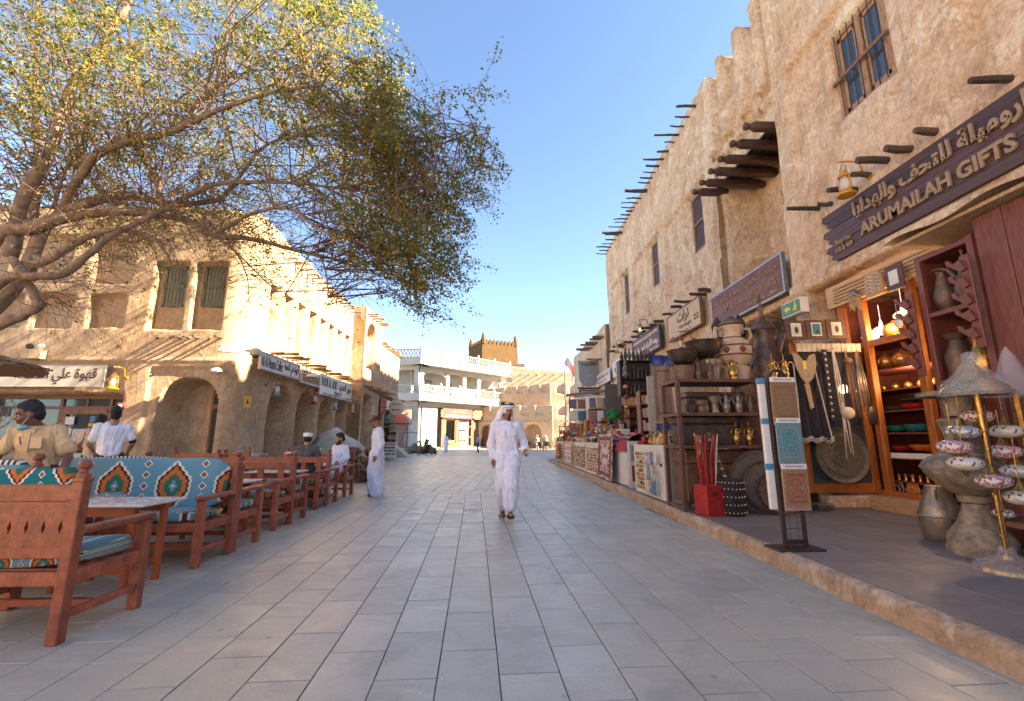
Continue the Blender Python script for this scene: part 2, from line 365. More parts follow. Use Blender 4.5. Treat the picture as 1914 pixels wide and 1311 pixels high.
def row_tiles(a, ox, y_lo, y_hi, k0, k1, ph):
    al, ac = axis(a)
    for k in range(k0, k1):
        cx = ox + (k + .5) * TW; odd = (k % 2) * .5 + ph
        j = 0; t = -4.0 + odd * TL + ((k * 7919) % 13) * .004
        while t < 95:
            c = (cx * ac[0] + (t + TL / 2) * al[0], cx * ac[1] + (t + TL / 2) * al[1]); t += TL
            if not (y_lo - .36 * (y_lo > 5) <= c[1] < y_hi + .36 * (y_hi < 20) and c[0] < 2.74 + .1): continue
            (edge_tiles if abs(c[1] - KX) < .36 else tiles).append((c[0], c[1], -a))
row_tiles(PA, -.514 + .002, .4, KX, -30, 18, .05)
row_tiles(PB, -.105, KX, 36.0, -44, 14, .2)
ET = [(t, 1 if t[2] > 0 else -1) for t in edge_tiles if -9 < t[0] < 3]      # stones cut along the bend
for (x, y, a), sd in ET:
    ca, sa = math.cos(a), math.sin(a); hw, hl = (TW - GAP) / 2, (TL - GAP) / 2; P = [(x + p * ca - q * sa, y + p * sa + q * ca) for p, q in ((-hw, -hl), (hw, -hl), (hw, hl), (-hw, hl))]
    lim = KX - .003 * sd; keep = lambda p: (p[1] <= lim) if sd > 0 else (p[1] >= lim); O = []
    for i in range(4):
        A, B = P[i], P[(i + 1) % 4]
        if keep(A): O.append(A)
        if keep(A) != keep(B): s = (lim - A[1]) / (B[1] - A[1]); O.append((A[0] + (B[0] - A[0]) * s, lim))
    if len(O) >= 3 and max(p[1] for p in O) - min(p[1] for p in O) > .03: q = MB(); q.poly([(p[0], p[1]) for p in O], 'z', -.03, 0.0); q.build('cut_paving_stone', 'paving', pavement)
tm, tvs, tfs = tile_mesh('paving_stone', 'paving', TW - GAP, TL - GAP - .003)
def inview(x, y, mrg=1.03):
    X_ = x * math.cos(rad(1.5)) - y * math.sin(rad(1.5)); Y_ = x * math.sin(rad(1.5)) + y * math.cos(rad(1.5))
    return Y_ > 1.85 and abs(X_) < Y_ * 1.125 * mrg
hid = lambda x, y: x < -3.0 and y < 12 and RNG.random() < .0
tiles = [t for t in tiles if inview(t[0], t[1], 1.15)]
tiles.sort(key=lambda t: t[1] ** 2 + t[0] ** 2 + (40 if t[0] < -3.6 else 0))
for i, (x, y, a) in enumerate(tiles[:300]):
    o = link('paving_stone', tm, pavement, (x, y, RNG.uniform(-.0015, .0015)), a)
    o.rotation_euler = (RNG.uniform(-.003, .003), RNG.uniform(-.003, .003), a + RNG.uniform(-.003, .003))
V = []; Fc = []
for x, y, a in tiles[300:]:
    b = len(V); c_, s_ = math.cos(a), math.sin(a); dz = RNG.uniform(-.0015, .0015)
    V += [(x + p[0] * c_ - p[1] * s_, y + p[0] * s_ + p[1] * c_, p[2] + dz) for p in tvs]; Fc += [tuple(i + b for i in f) for f in tfs]
me = bpy.data.meshes.new('paving_stones_beyond'); me.from_pydata(V, [], Fc); me.materials.append(M['paving_mass']); me.update()
tag(link('paving_stones_beyond', me, pavement), kind='stuff')
far = MB(); far.b2((-60, 36.0, -.05), (40, 120, -.001)); far.b2((2.745, 26.95, -.05), (40, 35.99, -.003))
m_, nt_, p_ = newmat('paving_far'); v_ = coord(nt_)
bt = nd(nt_, 'TexBrick'); bt.inputs['Scale'].default_value = 1.0; bt.inputs['Brick Width'].default_value = .61; bt.inputs['Row Height'].default_value = .33; bt.inputs['Mortar Size'].default_value = .008
bt.inputs['Color1'].default_value = (.40,.35,.30,1); bt.inputs['Color2'].default_value = (.45,.39,.33,1); bt.inputs['Mortar'].default_value = (.17,.14,.12,1)
mp = nd(nt_, 'Mapping'); mp.inputs['Rotation'].default_value = (0, 0, rad(90 - 2.2)); nt_.links.new(v_, mp.inputs[0]); nt_.links.new(mp.outputs[0], bt.inputs['Vector']); nt_.links.new(bt.outputs[0], p_.inputs['Base Color']); p_.inputs['Roughness'].default_value = .5
tag(far.build('square_paving', 'paving_far'), kind='structure')
rear = MB(); rear.b2((-60, -90, -.05), (40, .2, -.004)); tag(rear.build('bounce_paving', 'paving_far'), kind='structure')  # unseen pale paving added behind the camera to throw sunlight forward
# unseen row added behind the camera to bounce warm sunlight into the street
rr = thing('bounce_row', 'added plaster row out of view on the left that bounces sunlight into the street', 'building', (-16, -34, 0))
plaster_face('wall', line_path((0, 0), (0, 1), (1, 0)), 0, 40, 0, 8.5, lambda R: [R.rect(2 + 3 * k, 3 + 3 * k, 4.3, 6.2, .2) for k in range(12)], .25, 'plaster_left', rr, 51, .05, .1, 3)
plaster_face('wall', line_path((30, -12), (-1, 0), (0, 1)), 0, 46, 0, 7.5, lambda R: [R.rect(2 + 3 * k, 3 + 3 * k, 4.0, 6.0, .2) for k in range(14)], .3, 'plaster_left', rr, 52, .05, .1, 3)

# raised walk in front of the shops: slate slabs and a rendered kerb
KERB = [(2.70, 0.2), (2.74, 4.0), (2.78, 7.5), (2.79, 14.4), (2.74, 26.9)]
def kerb_x(y):
    for (x0, y0), (x1, y1) in zip(KERB, KERB[1:]):
        if y <= y1: return x0 + (x1 - x0) * max(0, (y - y0)) / (y1 - y0)
    return KERB[-1][0]
PZ = .16
wk = MB(); wk.b2((2.86, -3, -.05), (8.6, 27.0, PZ - .008)); walk = tag(wk.build('shop_walk', 'grout'), kind='structure')
sm, svs, sfs = tile_mesh('slate_slab', 'slate', .596, .896, h=.03)
k = 0
for i in range(9):
    for j in range(30):
        x = 3.16 + i * .6; y = .3 + j * .9 + (i % 2) * .45
        if x > 8.3 or y > 26.4: continue
        o = link('slate_slab', sm, walk, (x, y, PZ + RNG.uniform(-.002, .001))); o.rotation_euler = (RNG.uniform(-.002, .002), RNG.uniform(-.002, .002), 0)
ys = np.concatenate([np.arange(.3, 9, .05), np.arange(9, 27, .12)]); prof = [(-.002, -.04), (0.0, 0.0), (.012, .05), (.004, .09), (.016, .125), (.03, .152), (.055, .163), (.09, .165), (.125, .163), (.14, .12)]
n = len(prof); V = []; 
for y in ys:
    for q, (dx, dz) in enumerate(prof):
        w = .012 * fbm(np.array([y * 3.0]), np.array([q * .7]), 3, 3)[0] + .008 * fbm(np.array([y * 11.0]), np.array([q * 2.1]), 2, 8)[0]
        chip = -.02 * max(0, fbm(np.array([y * 2.3]), np.array([4.0]), 3, 21)[0] - .25) if q in (4, 5, 6) else 0
        V.append((kerb_x(y) + dx + (w if q < 5 else 0), y, max(-.04, dz + (w * .5 if q > 3 else 0) + chip * (1 if q > 4 else 0))))
Fk = [(i*n + q, i*n + q + 1, (i+1)*n + q + 1, (i+1)*n + q) for i in range(len(ys) - 1) for q in range(n - 1)]
Fk += [tuple(range(n)), tuple(range((len(ys)-1)*n + n - 1, (len(ys)-1)*n - 1, -1))]
me = bpy.data.meshes.new('kerb'); me.from_pydata(V, [], Fk); me.polygons.foreach_set('use_smooth', [True] * len(Fk)); me.materials.append(M['kerb_plaster']); me.update()
tag(link('kerb', me), kind='structure')

# ================================================================== RIGHT-HAND BUILDING (shops below, upper storey above)
rb = thing('plaster_building', 'tall ochre mud-plaster building above the souvenir shops on the right', 'building', (6.2, 0, 0))
def loc_(p): return (p[0] - 6.2, p[1], p[2])
def hollow(R, u0, u1, z1, d=1.9): R.rect(u0, u1, -1, z1, d)
pth = lambda X_: line_path((X_ - 6.2, 0.0), (0.0, 1.0), (-1.0, 0.0))
def carve_near(R):
    R.rect(5.78, 8.38, 6.28, 9.05, .13); R.rect(1.6, 4.9, 6.28, 9.05, .13)
    R.rect(6.08, 7.30, 6.98, 8.72, .30)
    R.out(-5, 9, -1, 6.22, .05); R.out(-5, 9, 4.05, 4.34, .09)
    hollow(R, 1.2, 8.38, 4.05)
plaster_face('wall', pth(6.10), -3.5, 8.85, 0, lambda u: 13.2 + .1 * np.sin(u * 1.3), carve_near, .05, 'plaster_right', rb, 1, .045, .04, 1.6)
def bayH(u): return 11.35 + .6 * np.maximum.reduce([1 - np.clip(np.abs(u - c) / .34, 0, 1) ** 3 for c in (9.28, 10.1, 11.02, 11.8)])
def carve_bay(R):
    for c in (9.28, 10.1, 11.02, 11.8): R.out(c - .2, c + .2, 9.4, 12.5, .22)
    R.out(8.6, 12.2, 9.02, 9.2, .14); R.rect(8.6, 11.75, 5.3, 8.42, 1.0); R.out(8.6, 12.2, -1, 5.1, .15); R.out(8.6, 12.2, 4.05, 4.3, .06)
    hollow(R, 8.95, 12.1, 4.05)
plaster_face('wall', pth(6.36), 8.75, 12.0, 0, bayH, carve_bay, .045, 'plaster_right', rb, 2, .06, .06, 1.6)
def carve_far(R):
    for a, b, w0, w1, zt in ((12.5, 16.0, 13.12, 13.92, 9.2), (16.7, 20.2, 17.2, 17.95, 9.35), (20.8, 24.4, 21.45, 22.2, 9.55)):
        R.rect(a, b, 6.3, zt, .15); R.rect(w0, w1, 7.2 if w0 < 14 else 7.4, zt - .08, .38); R.out(w1 + .35, w1 + .8, 6.3, zt, .10)
    R.out(11, 26, -1, 6.25, .06); R.out(11, 26, 4.0, 4.25, .05)
    for a, b in ((12.6, 15.8), (16.5, 19.9), (20.6, 24.2)): hollow(R, a, b, 4.0)
plaster_face('wall', pth(6.20), 11.9, 25.1, 0, lambda u: 12.05 + .05 * np.sin(u * 1.7) + .10 * (u > 20), carve_far, .055, 'plaster_right', rb, 3, .05, .045, 1.6)
b = MB(); b.b2((1.7, -2, 0), (1.9, 25.1, 4.4)); b.b2((1.55, -2, 4.5), (9, 25.0, 11.0)); b.b2((.1, -2.0, 11.0), (9, 8.7, 13.0)); b.build('core_wall', 'plaster_right', rb)
# window of the near block: frame, two casements, panes, iron bars, cross rail
wf = MB(); y0, y1, z0, z1 = 6.10, 7.26, 6.99, 8.70; xw = 6.30 - 6.2
for a in (y0 + .04, (y0 + y1) / 2, y1 - .04): wf.b2((xw, a - .055, z0), (xw + .08, a + .055, z1), .01)
for a in (z0 + .03, z1 - .03): wf.b2((xw - .004, y0, a - .05), (xw + .084, y1, a + .05), .01)
win = wf.build('window', 'wood_window_pale', rb)
cs = MB()
for a in ((y0 + .1, (y0 + y1) / 2 - .055), ((y0 + y1) / 2 + .055, y1 - .1)):
    for c in (a[0] + .035, a[1] - .035): cs.b2((xw + .03, c - .035, z0 + .08), (xw + .075, c + .035, z1 - .08), .006)
    cs.b2((xw + .03, a[0], z0 + .08), (xw + .073, a[1], z0 + .18)); cs.b2((xw + .03, a[0], z1 - .16), (xw + .073, a[1], z1 - .08))
cs.build('casement', 'wood_window_pale', win)
for a in ((y0 + .1, (y0 + y1) / 2 - .06), ((y0 + y1) / 2 + .06, y1 - .1)): q = MB(); q.b2((xw + .05, a[0] + .07, z0 + .18), (xw + .06, a[1] - .07, z1 - .16)); q.build('pane', 'glass_dark', win)
q = MB(); q.b2((xw - .09, y0 - .02, 7.72), (xw - .05, y1 + .02, 7.79), .008); q.build('cross_rail', 'wood_window', win)
for k in range(7): q = MB(); yy = y0 + .12 + k * (y1 - y0 - .24) / 6; q.tube([(xw - .045, yy, z0 + .02), (xw - .045, yy, z1)], .009, 6); q.build('bar', 'iron', win)
# slim shuttered windows of the far block
for a, c, zb, zt in ((13.12, 13.92, 7.2, 9.1), (17.2, 17.95, 7.4, 9.25), (21.45, 22.2, 7.4, 9.45)):
    q = MB(); x_ = .20
    for t in (a + .04, c - .04): q.b2((x_, t - .05, zb), (x_ + .07, t + .05, zt), .008)
    for t in (zb + .04, (zb + zt) / 2, zt - .04): q.b2((x_ - .01, a, t - .045), (x_ + .075, c, t + .045), .008)
    w_ = q.build('window', 'wood_window', rb)
    for k in range(7): q = MB(); t = a + .12 + k * (c - a - .24) / 6; q.b2((x_ + .03, t - .035, zb + .05), (x_ + .05, t + .028, zt - .05)); q.build('slat', 'beam_dark', w_)
# roof poles, shop-front poles
def pole(p, L, r, mat='viga', par=rb, d=(-1, 0, 0), nm='roof_pole', back=.35):
    p = Vector(p); d = Vector(d); sag = RNG.uniform(-.03, .03); sd = Vector((0, RNG.uniform(-.04, .04), 0))
    pts = [p - d * back, p, p + d * L * .5 + sd * .5 + Vector((0, 0, sag)), p + d * L + sd]
    q = MB(); q.tube(pts, [r * 1.02, r, r * RNG.uniform(.9, 1.1), r * RNG.uniform(.78, .98)], 8); return q.build(nm, mat, par, smooth=40)
for y, z, L in ((12.645,11.62,.6),(13.112,11.6,.48),(13.571,11.6,.47),(14.047,11.62,.84),(14.476,11.62,.34),(14.975,11.62,.43),(15.482,11.64,.79),(15.937,11.64,.55),(16.411,11.66,.51),(16.758,11.64,.53),(17.142,11.65,.52),(17.5,11.5,.95),(17.892,11.66,.58),(18.402,11.66,.63),(18.852,11.68,.75),(19.28,11.7,.65),(19.62,11.7,.33),(20.015,11.7,.47),(20.446,11.72,.7),(20.82,11.72,.56),(21.334,11.74,.75),(21.7,11.6,.98),(22.3,11.75,.71),(22.9,11.75,.55),(23.4,11.76,.63),(23.9,11.77,.83),(24.41,11.78,.56),(24.85,11.78,.64)):
    pole((0, y, z + .1), L, RNG.uniform(.028, .046) if L < .9 else .08)
for y, z, L in ((4.535,5.454,.46),(5.481,5.451,.32),(5.876,5.461,.39),(6.279,5.545,.47),(6.629,5.506,.31),(6.947,5.433,.46),(7.838,5.567,.59),(7.528,5.496,.23),(3.7,5.46,.4)): pole((-.15, y, z), L, RNG.uniform(.045, .06), nm='wall_pole')
for y, z, L in ((12.649,5.545,.34),(12.954,5.536,.47),(13.855,5.582,.6),(14.727,5.662,.36),(15.463,5.598,.4),(16.517,5.632,.35),(17.185,5.668,.27),(17.599,5.618,.51),(18.599,5.73,.54),(19.487,5.708,.37),(20.458,5.684,.43),(21.606,5.777,.38),(21.923,5.739,.6),(23.253,5.766,.44)): pole((-.06, y, z), L, RNG.uniform(.05, .07), nm='wall_pole')
# carved beams carrying the balcony floor over the recess
for y in (9.08, 9.70, 10.31, 10.85, 11.40, 11.88):
    q = MB(); q.b2((-.45, y - .08, 8.16), (1.25, y + .08, 8.36), .02); q.lathe([(.0, -.05), (.05, -.04), (.085, .0), (.085, .05), (.06, .09), (.06, .13), (.095, .16), (.095, .2)], (-.64, y, 8.26), 12, R=Matrix.Rotation(rad(90), 3, 'Y')); q.build('carved_beam', 'beam_dark', rb)
for k in range(7): q = MB(); q.b2((.05 + k * .17, 8.95, 8.37), (.20 + k * .17, 11.95, 8.41)); q.build('floor_board', 'beam_dark', rb)

# lower plaster house that continues the right-hand row
rw_ = thing('shade_wing', 'added stepped block out of sight behind the lamp shop that shades the coffee house front', 'building', (11, 2, 0)); b = MB(); b.b2((0, 0, 0), (5, 4.5, 16)); b.b2((.01, 4.501, 0), (5, 5.9, 18.2)); b.b2((.02, 5.901, 0), (5, 6.6, 17.2)); b.b2((.03, 6.601, 0), (5, 7.3, 15.6)); b.build('wall', 'plaster_far', rw_)  # unseen mass added, its steps shaped to shade the coffee house front
rk_ = thing('shade_block', 'added tall block out of sight behind the shop row that shades the far square', 'building', (20, 20, 0)); b = MB(); b.b2((0, 0, 0), (10, 33, 21)); b.b2((-.2, -.2, 21), (10.2, 33.2, 21.6)); b.build('wall', 'plaster_far', rk_)  # unseen mass added to keep the square and white ground floor in shade
rl = thing('plaster_house', 'low plaster house with roof poles beyond the tall shop building', 'building', (6.0, 25.2, 0))
def carve_rl(R): R.rect(1.5, 4.5, -1, 3.2, 1.2); R.rect(6.5, 9.5, -1, 3.2, 1.2); R.rect(3, 4, 4.6, 6.2, .25); R.rect(7, 8, 4.6, 6.2, .25)
plaster_face('wall', line_path((0, 0), (0, 1), (-1, 0)), 0, 11.5, 0, lambda u: 7.75 + .05 * np.sin(u * 2), carve_rl, .09, 'plaster_right', rl, 4, .05, .06, 5)
for k in range(9): pole((0, .5 + k * .55, 7.1 + .05 * (k % 3)), RNG.uniform(.5, 1.0), RNG.uniform(.06, .1), 'viga_pale', rl)
for k in range(3): pole((0, 1.2 + k * .9, 5.9), RNG.uniform(.5, .9), .07, 'viga_pale', rl, nm='wall_pole')

# ================================================================== LEFT-HAND BUILDING (coffee house on the corner)
lb = thing('corner_building', 'two-storey plaster coffee house with rounded corner and arcade on the left', 'building', (-7.4, 13.0, 0))
RC = .7; LF = 12.0 - RC; LA = RC * math.pi / 2
def lpath(u):
    x = np.empty_like(u); y = np.empty_like(u); nx = np.empty_like(u); ny = np.empty_like(u)
    a = u < LF; c = u > LF + LA; m = ~a & ~c
    x[a] = -12.0 + u[a]; y[a] = 0; nx[a] = 0; ny[a] = -1
    t = (u[m] - LF) / RC; x[m] = -RC + RC * np.sin(t); y[m] = RC - RC * np.cos(t); nx[m] = np.sin(t); ny[m] = -np.cos(t)
    x[c] = 0; y[c] = RC + (u[c] - LF - LA); nx[c] = 1; ny[c] = 0
    return x, y, nx, ny
fu = lambda x: x + 19.4                      # world x on the front -> u
su = lambda y: LF + LA + (y - 13.0 - RC)     # world y on the side  -> u
def carve_left(R):
    for a, c in ((-12.07, -10.9), (-13.9, -12.7), (-15.6, -14.5)): R.rect(fu(a), fu(c), 5.75, 7.2, .22)
    for a, c in ((-11.9, -10.9), (-13.5, -12.37), (-14.9, -13.83), (-16.6, -15.4)): R.rect(fu(a), fu(c), 4.41, 5.38, .28)
    for a, c in ((-10.17, -9.25), (-9.0, -8.12)): R.rect(fu(a), fu(c), 4.38, 6.40, .20); R.rect(fu(a) + .14, fu(c) - .06, 5.08, 6.36, .34)
    R.rect(fu(-15.2), fu(-10.6), 2.55, 3.40, .04); R.rect(fu(-14.6), fu(-10.55), -1, 2.50, .75)
    R.rect(fu(-9.9), fu(-7.86), -1, 3.25, .07); R.arch(fu(-9.6), fu(-7.97), -1, 2.97, 1.1)
    R.out(0, 40, 3.42, 3.50, .03)
    for k in range(8):                                        # windows over the arcade
        y = 14.25 + k * 1.03
        R.rect(su(y), su(y + .58), 4.05, 6.15, .55)
        if k < 6: R.rect(su(y + .03), su(y + .53), 5.0, 6.1, .62)
    for a, c, zt in ((14.95, 16.55, 3.06), (17.0, 18.6, 3.03), (19.05, 20.5, 2.96), (21.0, 22.25, 2.95)): R.rect(su(a - .12), su(c + .12), -1, zt + .22, .05); R.arch(su(a), su(c), -1, zt, 1.2)
def LH(u): return np.where(u < LF, 8.25 - .01 * u, 8.14 - .05 * (u - LF)) + .05 * np.sin(u * 2.1) + .03 * np.sin(u * 5.3)
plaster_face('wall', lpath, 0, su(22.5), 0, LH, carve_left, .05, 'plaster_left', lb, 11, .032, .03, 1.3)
b = MB(); b.b2((-12, 1.35, 0), (-1.4, 1.5, 7.4)); b.b2((-1.5, 1.35, 0), (-1.35, 9.4, 7.2)); b.b2((-12, 1.3, 7.2), (-1.2, 18, 7.35)); b.build('core_wall', 'plaster_left', lb)
# projecting block with the tall arch
def carve_blk(R): R.arch(.5, 2.2, 4.85, 7.25, .5); R.rect(.45, 2.1, -1, 3.45, .9); R.out(-1, 4, 3.85, 4.75, .05)
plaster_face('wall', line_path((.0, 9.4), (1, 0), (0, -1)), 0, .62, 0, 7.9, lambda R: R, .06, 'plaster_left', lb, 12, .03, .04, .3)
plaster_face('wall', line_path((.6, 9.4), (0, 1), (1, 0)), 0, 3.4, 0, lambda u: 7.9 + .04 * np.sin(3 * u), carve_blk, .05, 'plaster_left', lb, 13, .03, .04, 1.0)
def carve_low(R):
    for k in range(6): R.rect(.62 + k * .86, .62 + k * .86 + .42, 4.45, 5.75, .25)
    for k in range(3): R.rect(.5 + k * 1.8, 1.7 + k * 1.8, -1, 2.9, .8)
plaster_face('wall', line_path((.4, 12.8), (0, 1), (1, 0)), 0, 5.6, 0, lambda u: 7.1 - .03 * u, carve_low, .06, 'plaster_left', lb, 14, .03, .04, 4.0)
# shutters of the corner building
def shutter(x0, x1, z0, z1, y, par, ax='x', n=5):
    q = MB(); f = (lambda a, c, e, g_: q.b2((a, y - .02, e), (c, y + .05, g_), .006)) if ax == 'x' else (lambda a, c, e, g_: q.b2((y - .05, a, e), (y + .02, c, g_), .006))
    f(x0, x0 + .06, z0, z1); f(x1 - .06, x1, z0, z1); f(x0, x1, z1 - .07, z1); f(x0, x1, z0, z0 + .05); zm = (z0 + z1) / 2; f(x0, x1, zm - .04, zm + .04)
    w = q.build('window', 'shutter_green', par)
    for k in range(n):
        q = MB(); a = x0 + .07 + k * (x1 - x0 - .14) / n; c = a + (x1 - x0 - .14) / n - .012
        if ax == 'x': q.b2((a, y + .005, z0 + .02), (c, y + .03, z1 - .02))
        else: q.b2((y - .03, a, z0 + .02), (y - .005, c, z1 - .02))
        q.build('shutter_board', 'shutter_green', w)
shutter(-10.02 + 7.4, -9.36 + 7.4, 5.1, 6.34, .22, lb); shutter(-8.85 + 7.4, -8.2 + 7.4, 5.1, 6.34, .22, lb)
for k in range(6): y = 14.25 + k * 1.03 - 13; shutter(y + .05, y + .48, 5.02, 6.08, -.50, lb, 'y', 3)
for k in range(7): q = MB(); x = -9.75 + k * .28 + RNG.uniform(-.05, .05); pole((x + 7.4, -.02, 4.11 + RNG.uniform(-.02, .02)), .22, .035, 'viga', lb, (RNG.uniform(-.5, .5), -.9, 0), 'wall_pole')
for k in range(20): y = 14.6 + k * .4; pole((.02, y - 13, 4.0 + RNG.uniform(-.04, .04)), RNG.uniform(.3, .75), RNG.uniform(.035, .055), 'viga_pale', lb, (1, RNG.uniform(-.25, .25), 0), 'wall_pole')
for k in range(14): y = 15.2 + k * .52; pole((.0, y - 13, 7.45 + RNG.uniform(-.03, .03)), RNG.uniform(.3, .55), RNG.uniform(.035, .055), 'viga_pale', lb, (1, 0, 0))
for k in range(6): y = 22.7 + k * .5; pole((.6, y - 13, 7.55), RNG.uniform(.35, .7), .055, 'viga_pale', lb, (1, 0, 0))
for k in range(8): y = 22.8 + k * .42; pole((.6, y - 13, 3.85 - .02 * k), RNG.uniform(.5, 1.1), .05, 'viga_pale', lb, (1, RNG.uniform(-.3, .1), 0), 'wall_pole')
for k in range(11): y = 26.0 + k * .5; pole((.4, y - 13, 6.75), RNG.uniform(.3, .5), .05, 'viga_pale', lb, (1, 0, 0))
for k in range(8): y = 26.2 + k * .6; pole((.4, y - 13, 3.7), RNG.uniform(.4, .8), .05, 'viga_pale', lb, (1, 0, 0), 'wall_pole')

# ================================================================== WHITE BUILDING WITH BALCONIES
wb = thing('balcony_building', 'white two-storey building with pierced balustrades at the end of the street', 'building', (-10.2, 58.0, 0), math.atan2(11.0, 10.5))
LW = 15.2                                       # lit face, local +x runs along it, local -y looks to the street
pm('white_paint', (.46,.43,.375), .06, 2, .8, b=.08); pm('pale_green_wall', (.50,.56,.40), .06, 2, .8); pm('brown_door', (.16,.07,.04), .3, 5, .6, rnd=.2); pm('ochre_wood', (.42,.20,.05), .25, 5, .5)
pm('book_rows', (.30,.27,.24), .6, 14, .8, stretch=(1,1,2)); pm('interior_warm', (.12,.08,.05), .6, 9, .8)
b = MB(); b.b2((-.0, 1.9, 0), (LW, 2.1, 12.0)); b.b2((.0, -.0, 6.15), (LW, 2.0, 6.45)); b.b2((-.9, -1.2, 6.0), (LW + .5, 2.0, 6.2)); b.b2((-.9, -1.2, 10.55), (LW + .6, 2.0, 10.8)); b.b2((0, .15, 10.0), (LW, .5, 10.55)); b.b2((0, .05, 0), (LW, .4, .25)); b.b2((0, .1, 5.35), (LW, .45, 6.0)); b.b2((0, 2.1, 10.8), (LW, 9, 10.9))
b.build('wall', 'white_paint', wb)
for x in (.25, 4.6, 7.6, 10.4, LW - .25):
    q = MB(); q.b2((x - .3, 0, 6.45), (x + .3, .42, 10.0), .03); q.b2((x - .36, -.04, 9.7), (x + .36, .46, 10.0)); q.build('column', 'white_paint', wb)
for a, c in ((.55, 4.3), (10.7, LW - .55)):
    q = MB(); n_ = 14; pts = [(a, 10.0), (c, 10.0)]; arc = [(a + (c - a) * (.5 + .5 * math.cos(math.pi * k / n_)), 8.95 + .85 * math.sin(math.pi * k / n_) ** .45) for k in range(n_ + 1)]
    q.poly([(c, 10.0), (a, 10.0)] + arc[::-1], 'y', .12, .32); q.build('arch_panel', 'white_paint', wb)
for x in (2.6, 6.1, 9.0): 
    q = MB(); q.b2((x - .62, 1.8, 6.5), (x + .62, 1.92, 9.0)); w_ = q.build('window', 'brown_door', wb); q = MB(); q.b2((x - .42, 1.76, 6.7), (x + .42, 1.81, 8.8)); q.build('pane', 'glass_dark', w_)
def balustrade(x0, x1, y, z, n, par, h=1.55, ax=0, mat='white_paint'):
    """pierced parapet: posts, rails and a lattice of crossing bars with rosettes"""
    P = lambda a, d, e: (a, y + d, e) if ax == 0 else (y + d, a, e)
    L = (x1 - x0) / n
    for k in range(n + 1): q = MB(); a = x0 + k * L; q.b2(P(a - .11, -.16, z - .5), P(a + .11, .16, z + h + .25)); q.ball(P(a, 0, z + h + .33), .12, 8, 5); q.build('post', mat, par)
    for k in range(n):
        a = x0 + k * L + .11; c = a + L - .22; q = MB(); q.b2(P(a, -.09, z + h - .14), P(c, .09, z + h)); q.b2(P(a, -.09, z - .3), P(c, .09, z + .5)); 
        m = max(4, int((c - a) / .42)); st = (c - a) / m
        for j in range(m):
            xx = a + (j + .5) * st; zm = z + .5 + (h - .64) / 2; hh = (h - .64) / 2
            for s_ in (-1, 1): 
                p0 = Vector(P(xx - st / 2, 0, zm - s_ * hh)); p1 = Vector(P(xx + st / 2, 0, zm + s_ * hh)); q.tube([p0, p1], .055, 4)
            q.ball(P(xx, 0, zm), (.13, .06, .13) if ax == 0 else (.06, .13, .13), 8, 4)
        q.build('lattice_panel', mat, par)
balustrade(-.8, LW + .4, -1.1, 6.45, 5, wb); balustrade(-.8, LW + .5, -1.1, 11.05, 5, wb, 1.5)
# ground-floor shopfronts
q = MB(); q.b2((.5, -.02, .2), (2.9, .12, 2.6)); q.build('wall_panel', 'pale_green_wall', wb)
q = MB(); q.b2((.5, -.02, 2.6), (2.9, .12, 5.3)); q.build('wall_panel', 'white_paint', wb)
for x0, x1, mat in ((3.6, 4.3, 'brown_door'), (6.1, 6.6, 'brown_door'), (8.9, 9.4, 'brown_door'), (11.5, 12.2, 'brown_door')): q = MB(); q.b2((x0, -.1, .25), (x1, .12, 3.9), .02); q.build('door', mat, wb)
for x0, x1, mat in ((4.3, 6.1, 'book_rows'), (6.6, 8.9, 'book_rows'), (9.4, 11.5, 'interior_warm'), (12.2, 14.6, 'interior_warm')): q = MB(); q.b2((x0, .25, .25), (x1, .3, 3.9)); q.build('shop_interior', mat, wb)
for x0, x1 in ((4.3, 6.1),): 
    q = MB(); q.b2((x0, .0, .25), (x1, .12, 1.1)); [q.b2((a, -.02, .25), (a + .12, .14, 3.9)) for a in (x0, x1 - .12)]; q.b2((x0, -.02, 3.75), (x1, .14, 3.9)); w_ = q.build('shop_window', 'ochre_wood', wb); q = MB(); q.b2((x0 + .12, .05, 1.1), (x1 - .12, .07, 3.75)); q.build('pane', 'glass_clear', w_)
q = MB(); [q.b2((a, -.5, .3), (a + .1, -.42, 3.0)) for a in (7.4, 8.5)]; [q.b2((7.4, -.5, e), (8.6, -.42, e + .14)) for e in (.3, 1.5, 2.9)]; q.build('glazed_door', 'wood_window', wb)
q = MB(); q.poly([(12.2, .25), (14.6, .25), (14.6, 3.9), (12.2, 3.9)], 'y', -.02, .1); q.build('wall_panel', 'white_paint', wb)
q = MB(); q.b2((3.3, -.9, 0), (LW, .0, .2), .02); q.build('step', 'white_paint', wb)
# its shaded short side
ws = MB(); ws.b2((-.0, .0, 0), (.25, .3, 10.8)); ws.build('corner_post', 'white_paint', wb)
wl = thing('balcony_wing', 'shaded white balcony wing left of the white building', 'building', (-10.4, 57.7, 0), rad(-10))
b = MB(); b.b2((-7.5, 2.0, 0), (.0, 2.2, 11.5)); b.b2((-7.5, -.8, 6.0), (.9, 2.0, 6.2)); b.b2((-7.5, -.8, 10.55), (1.0, 2.0, 10.8)); b.b2((-7.5, .2, 5.3), (-.0, .5, 6.0)); b.b2((-7.5, .15, 10.0), (0, .5, 10.55)); b.build('wall', 'white_paint', wl)
for x in (-.3, -3.4, -6.5): q = MB(); q.b2((x - .3, .1, 6.2), (x + .3, .5, 10)); q.build('column', 'white_paint', wl)
balustrade(-6.9, .55, -.7, 6.45, 2, wl); balustrade(-6.9, .6, -.7, 11.05, 2, wl, 1.5)
for x0 in (-2.9, -5.2): q = MB(); q.b2((x0, .3, .2), (x0 + 1.6, .45, 3.6)); q.build('door', 'brown_door', wl)
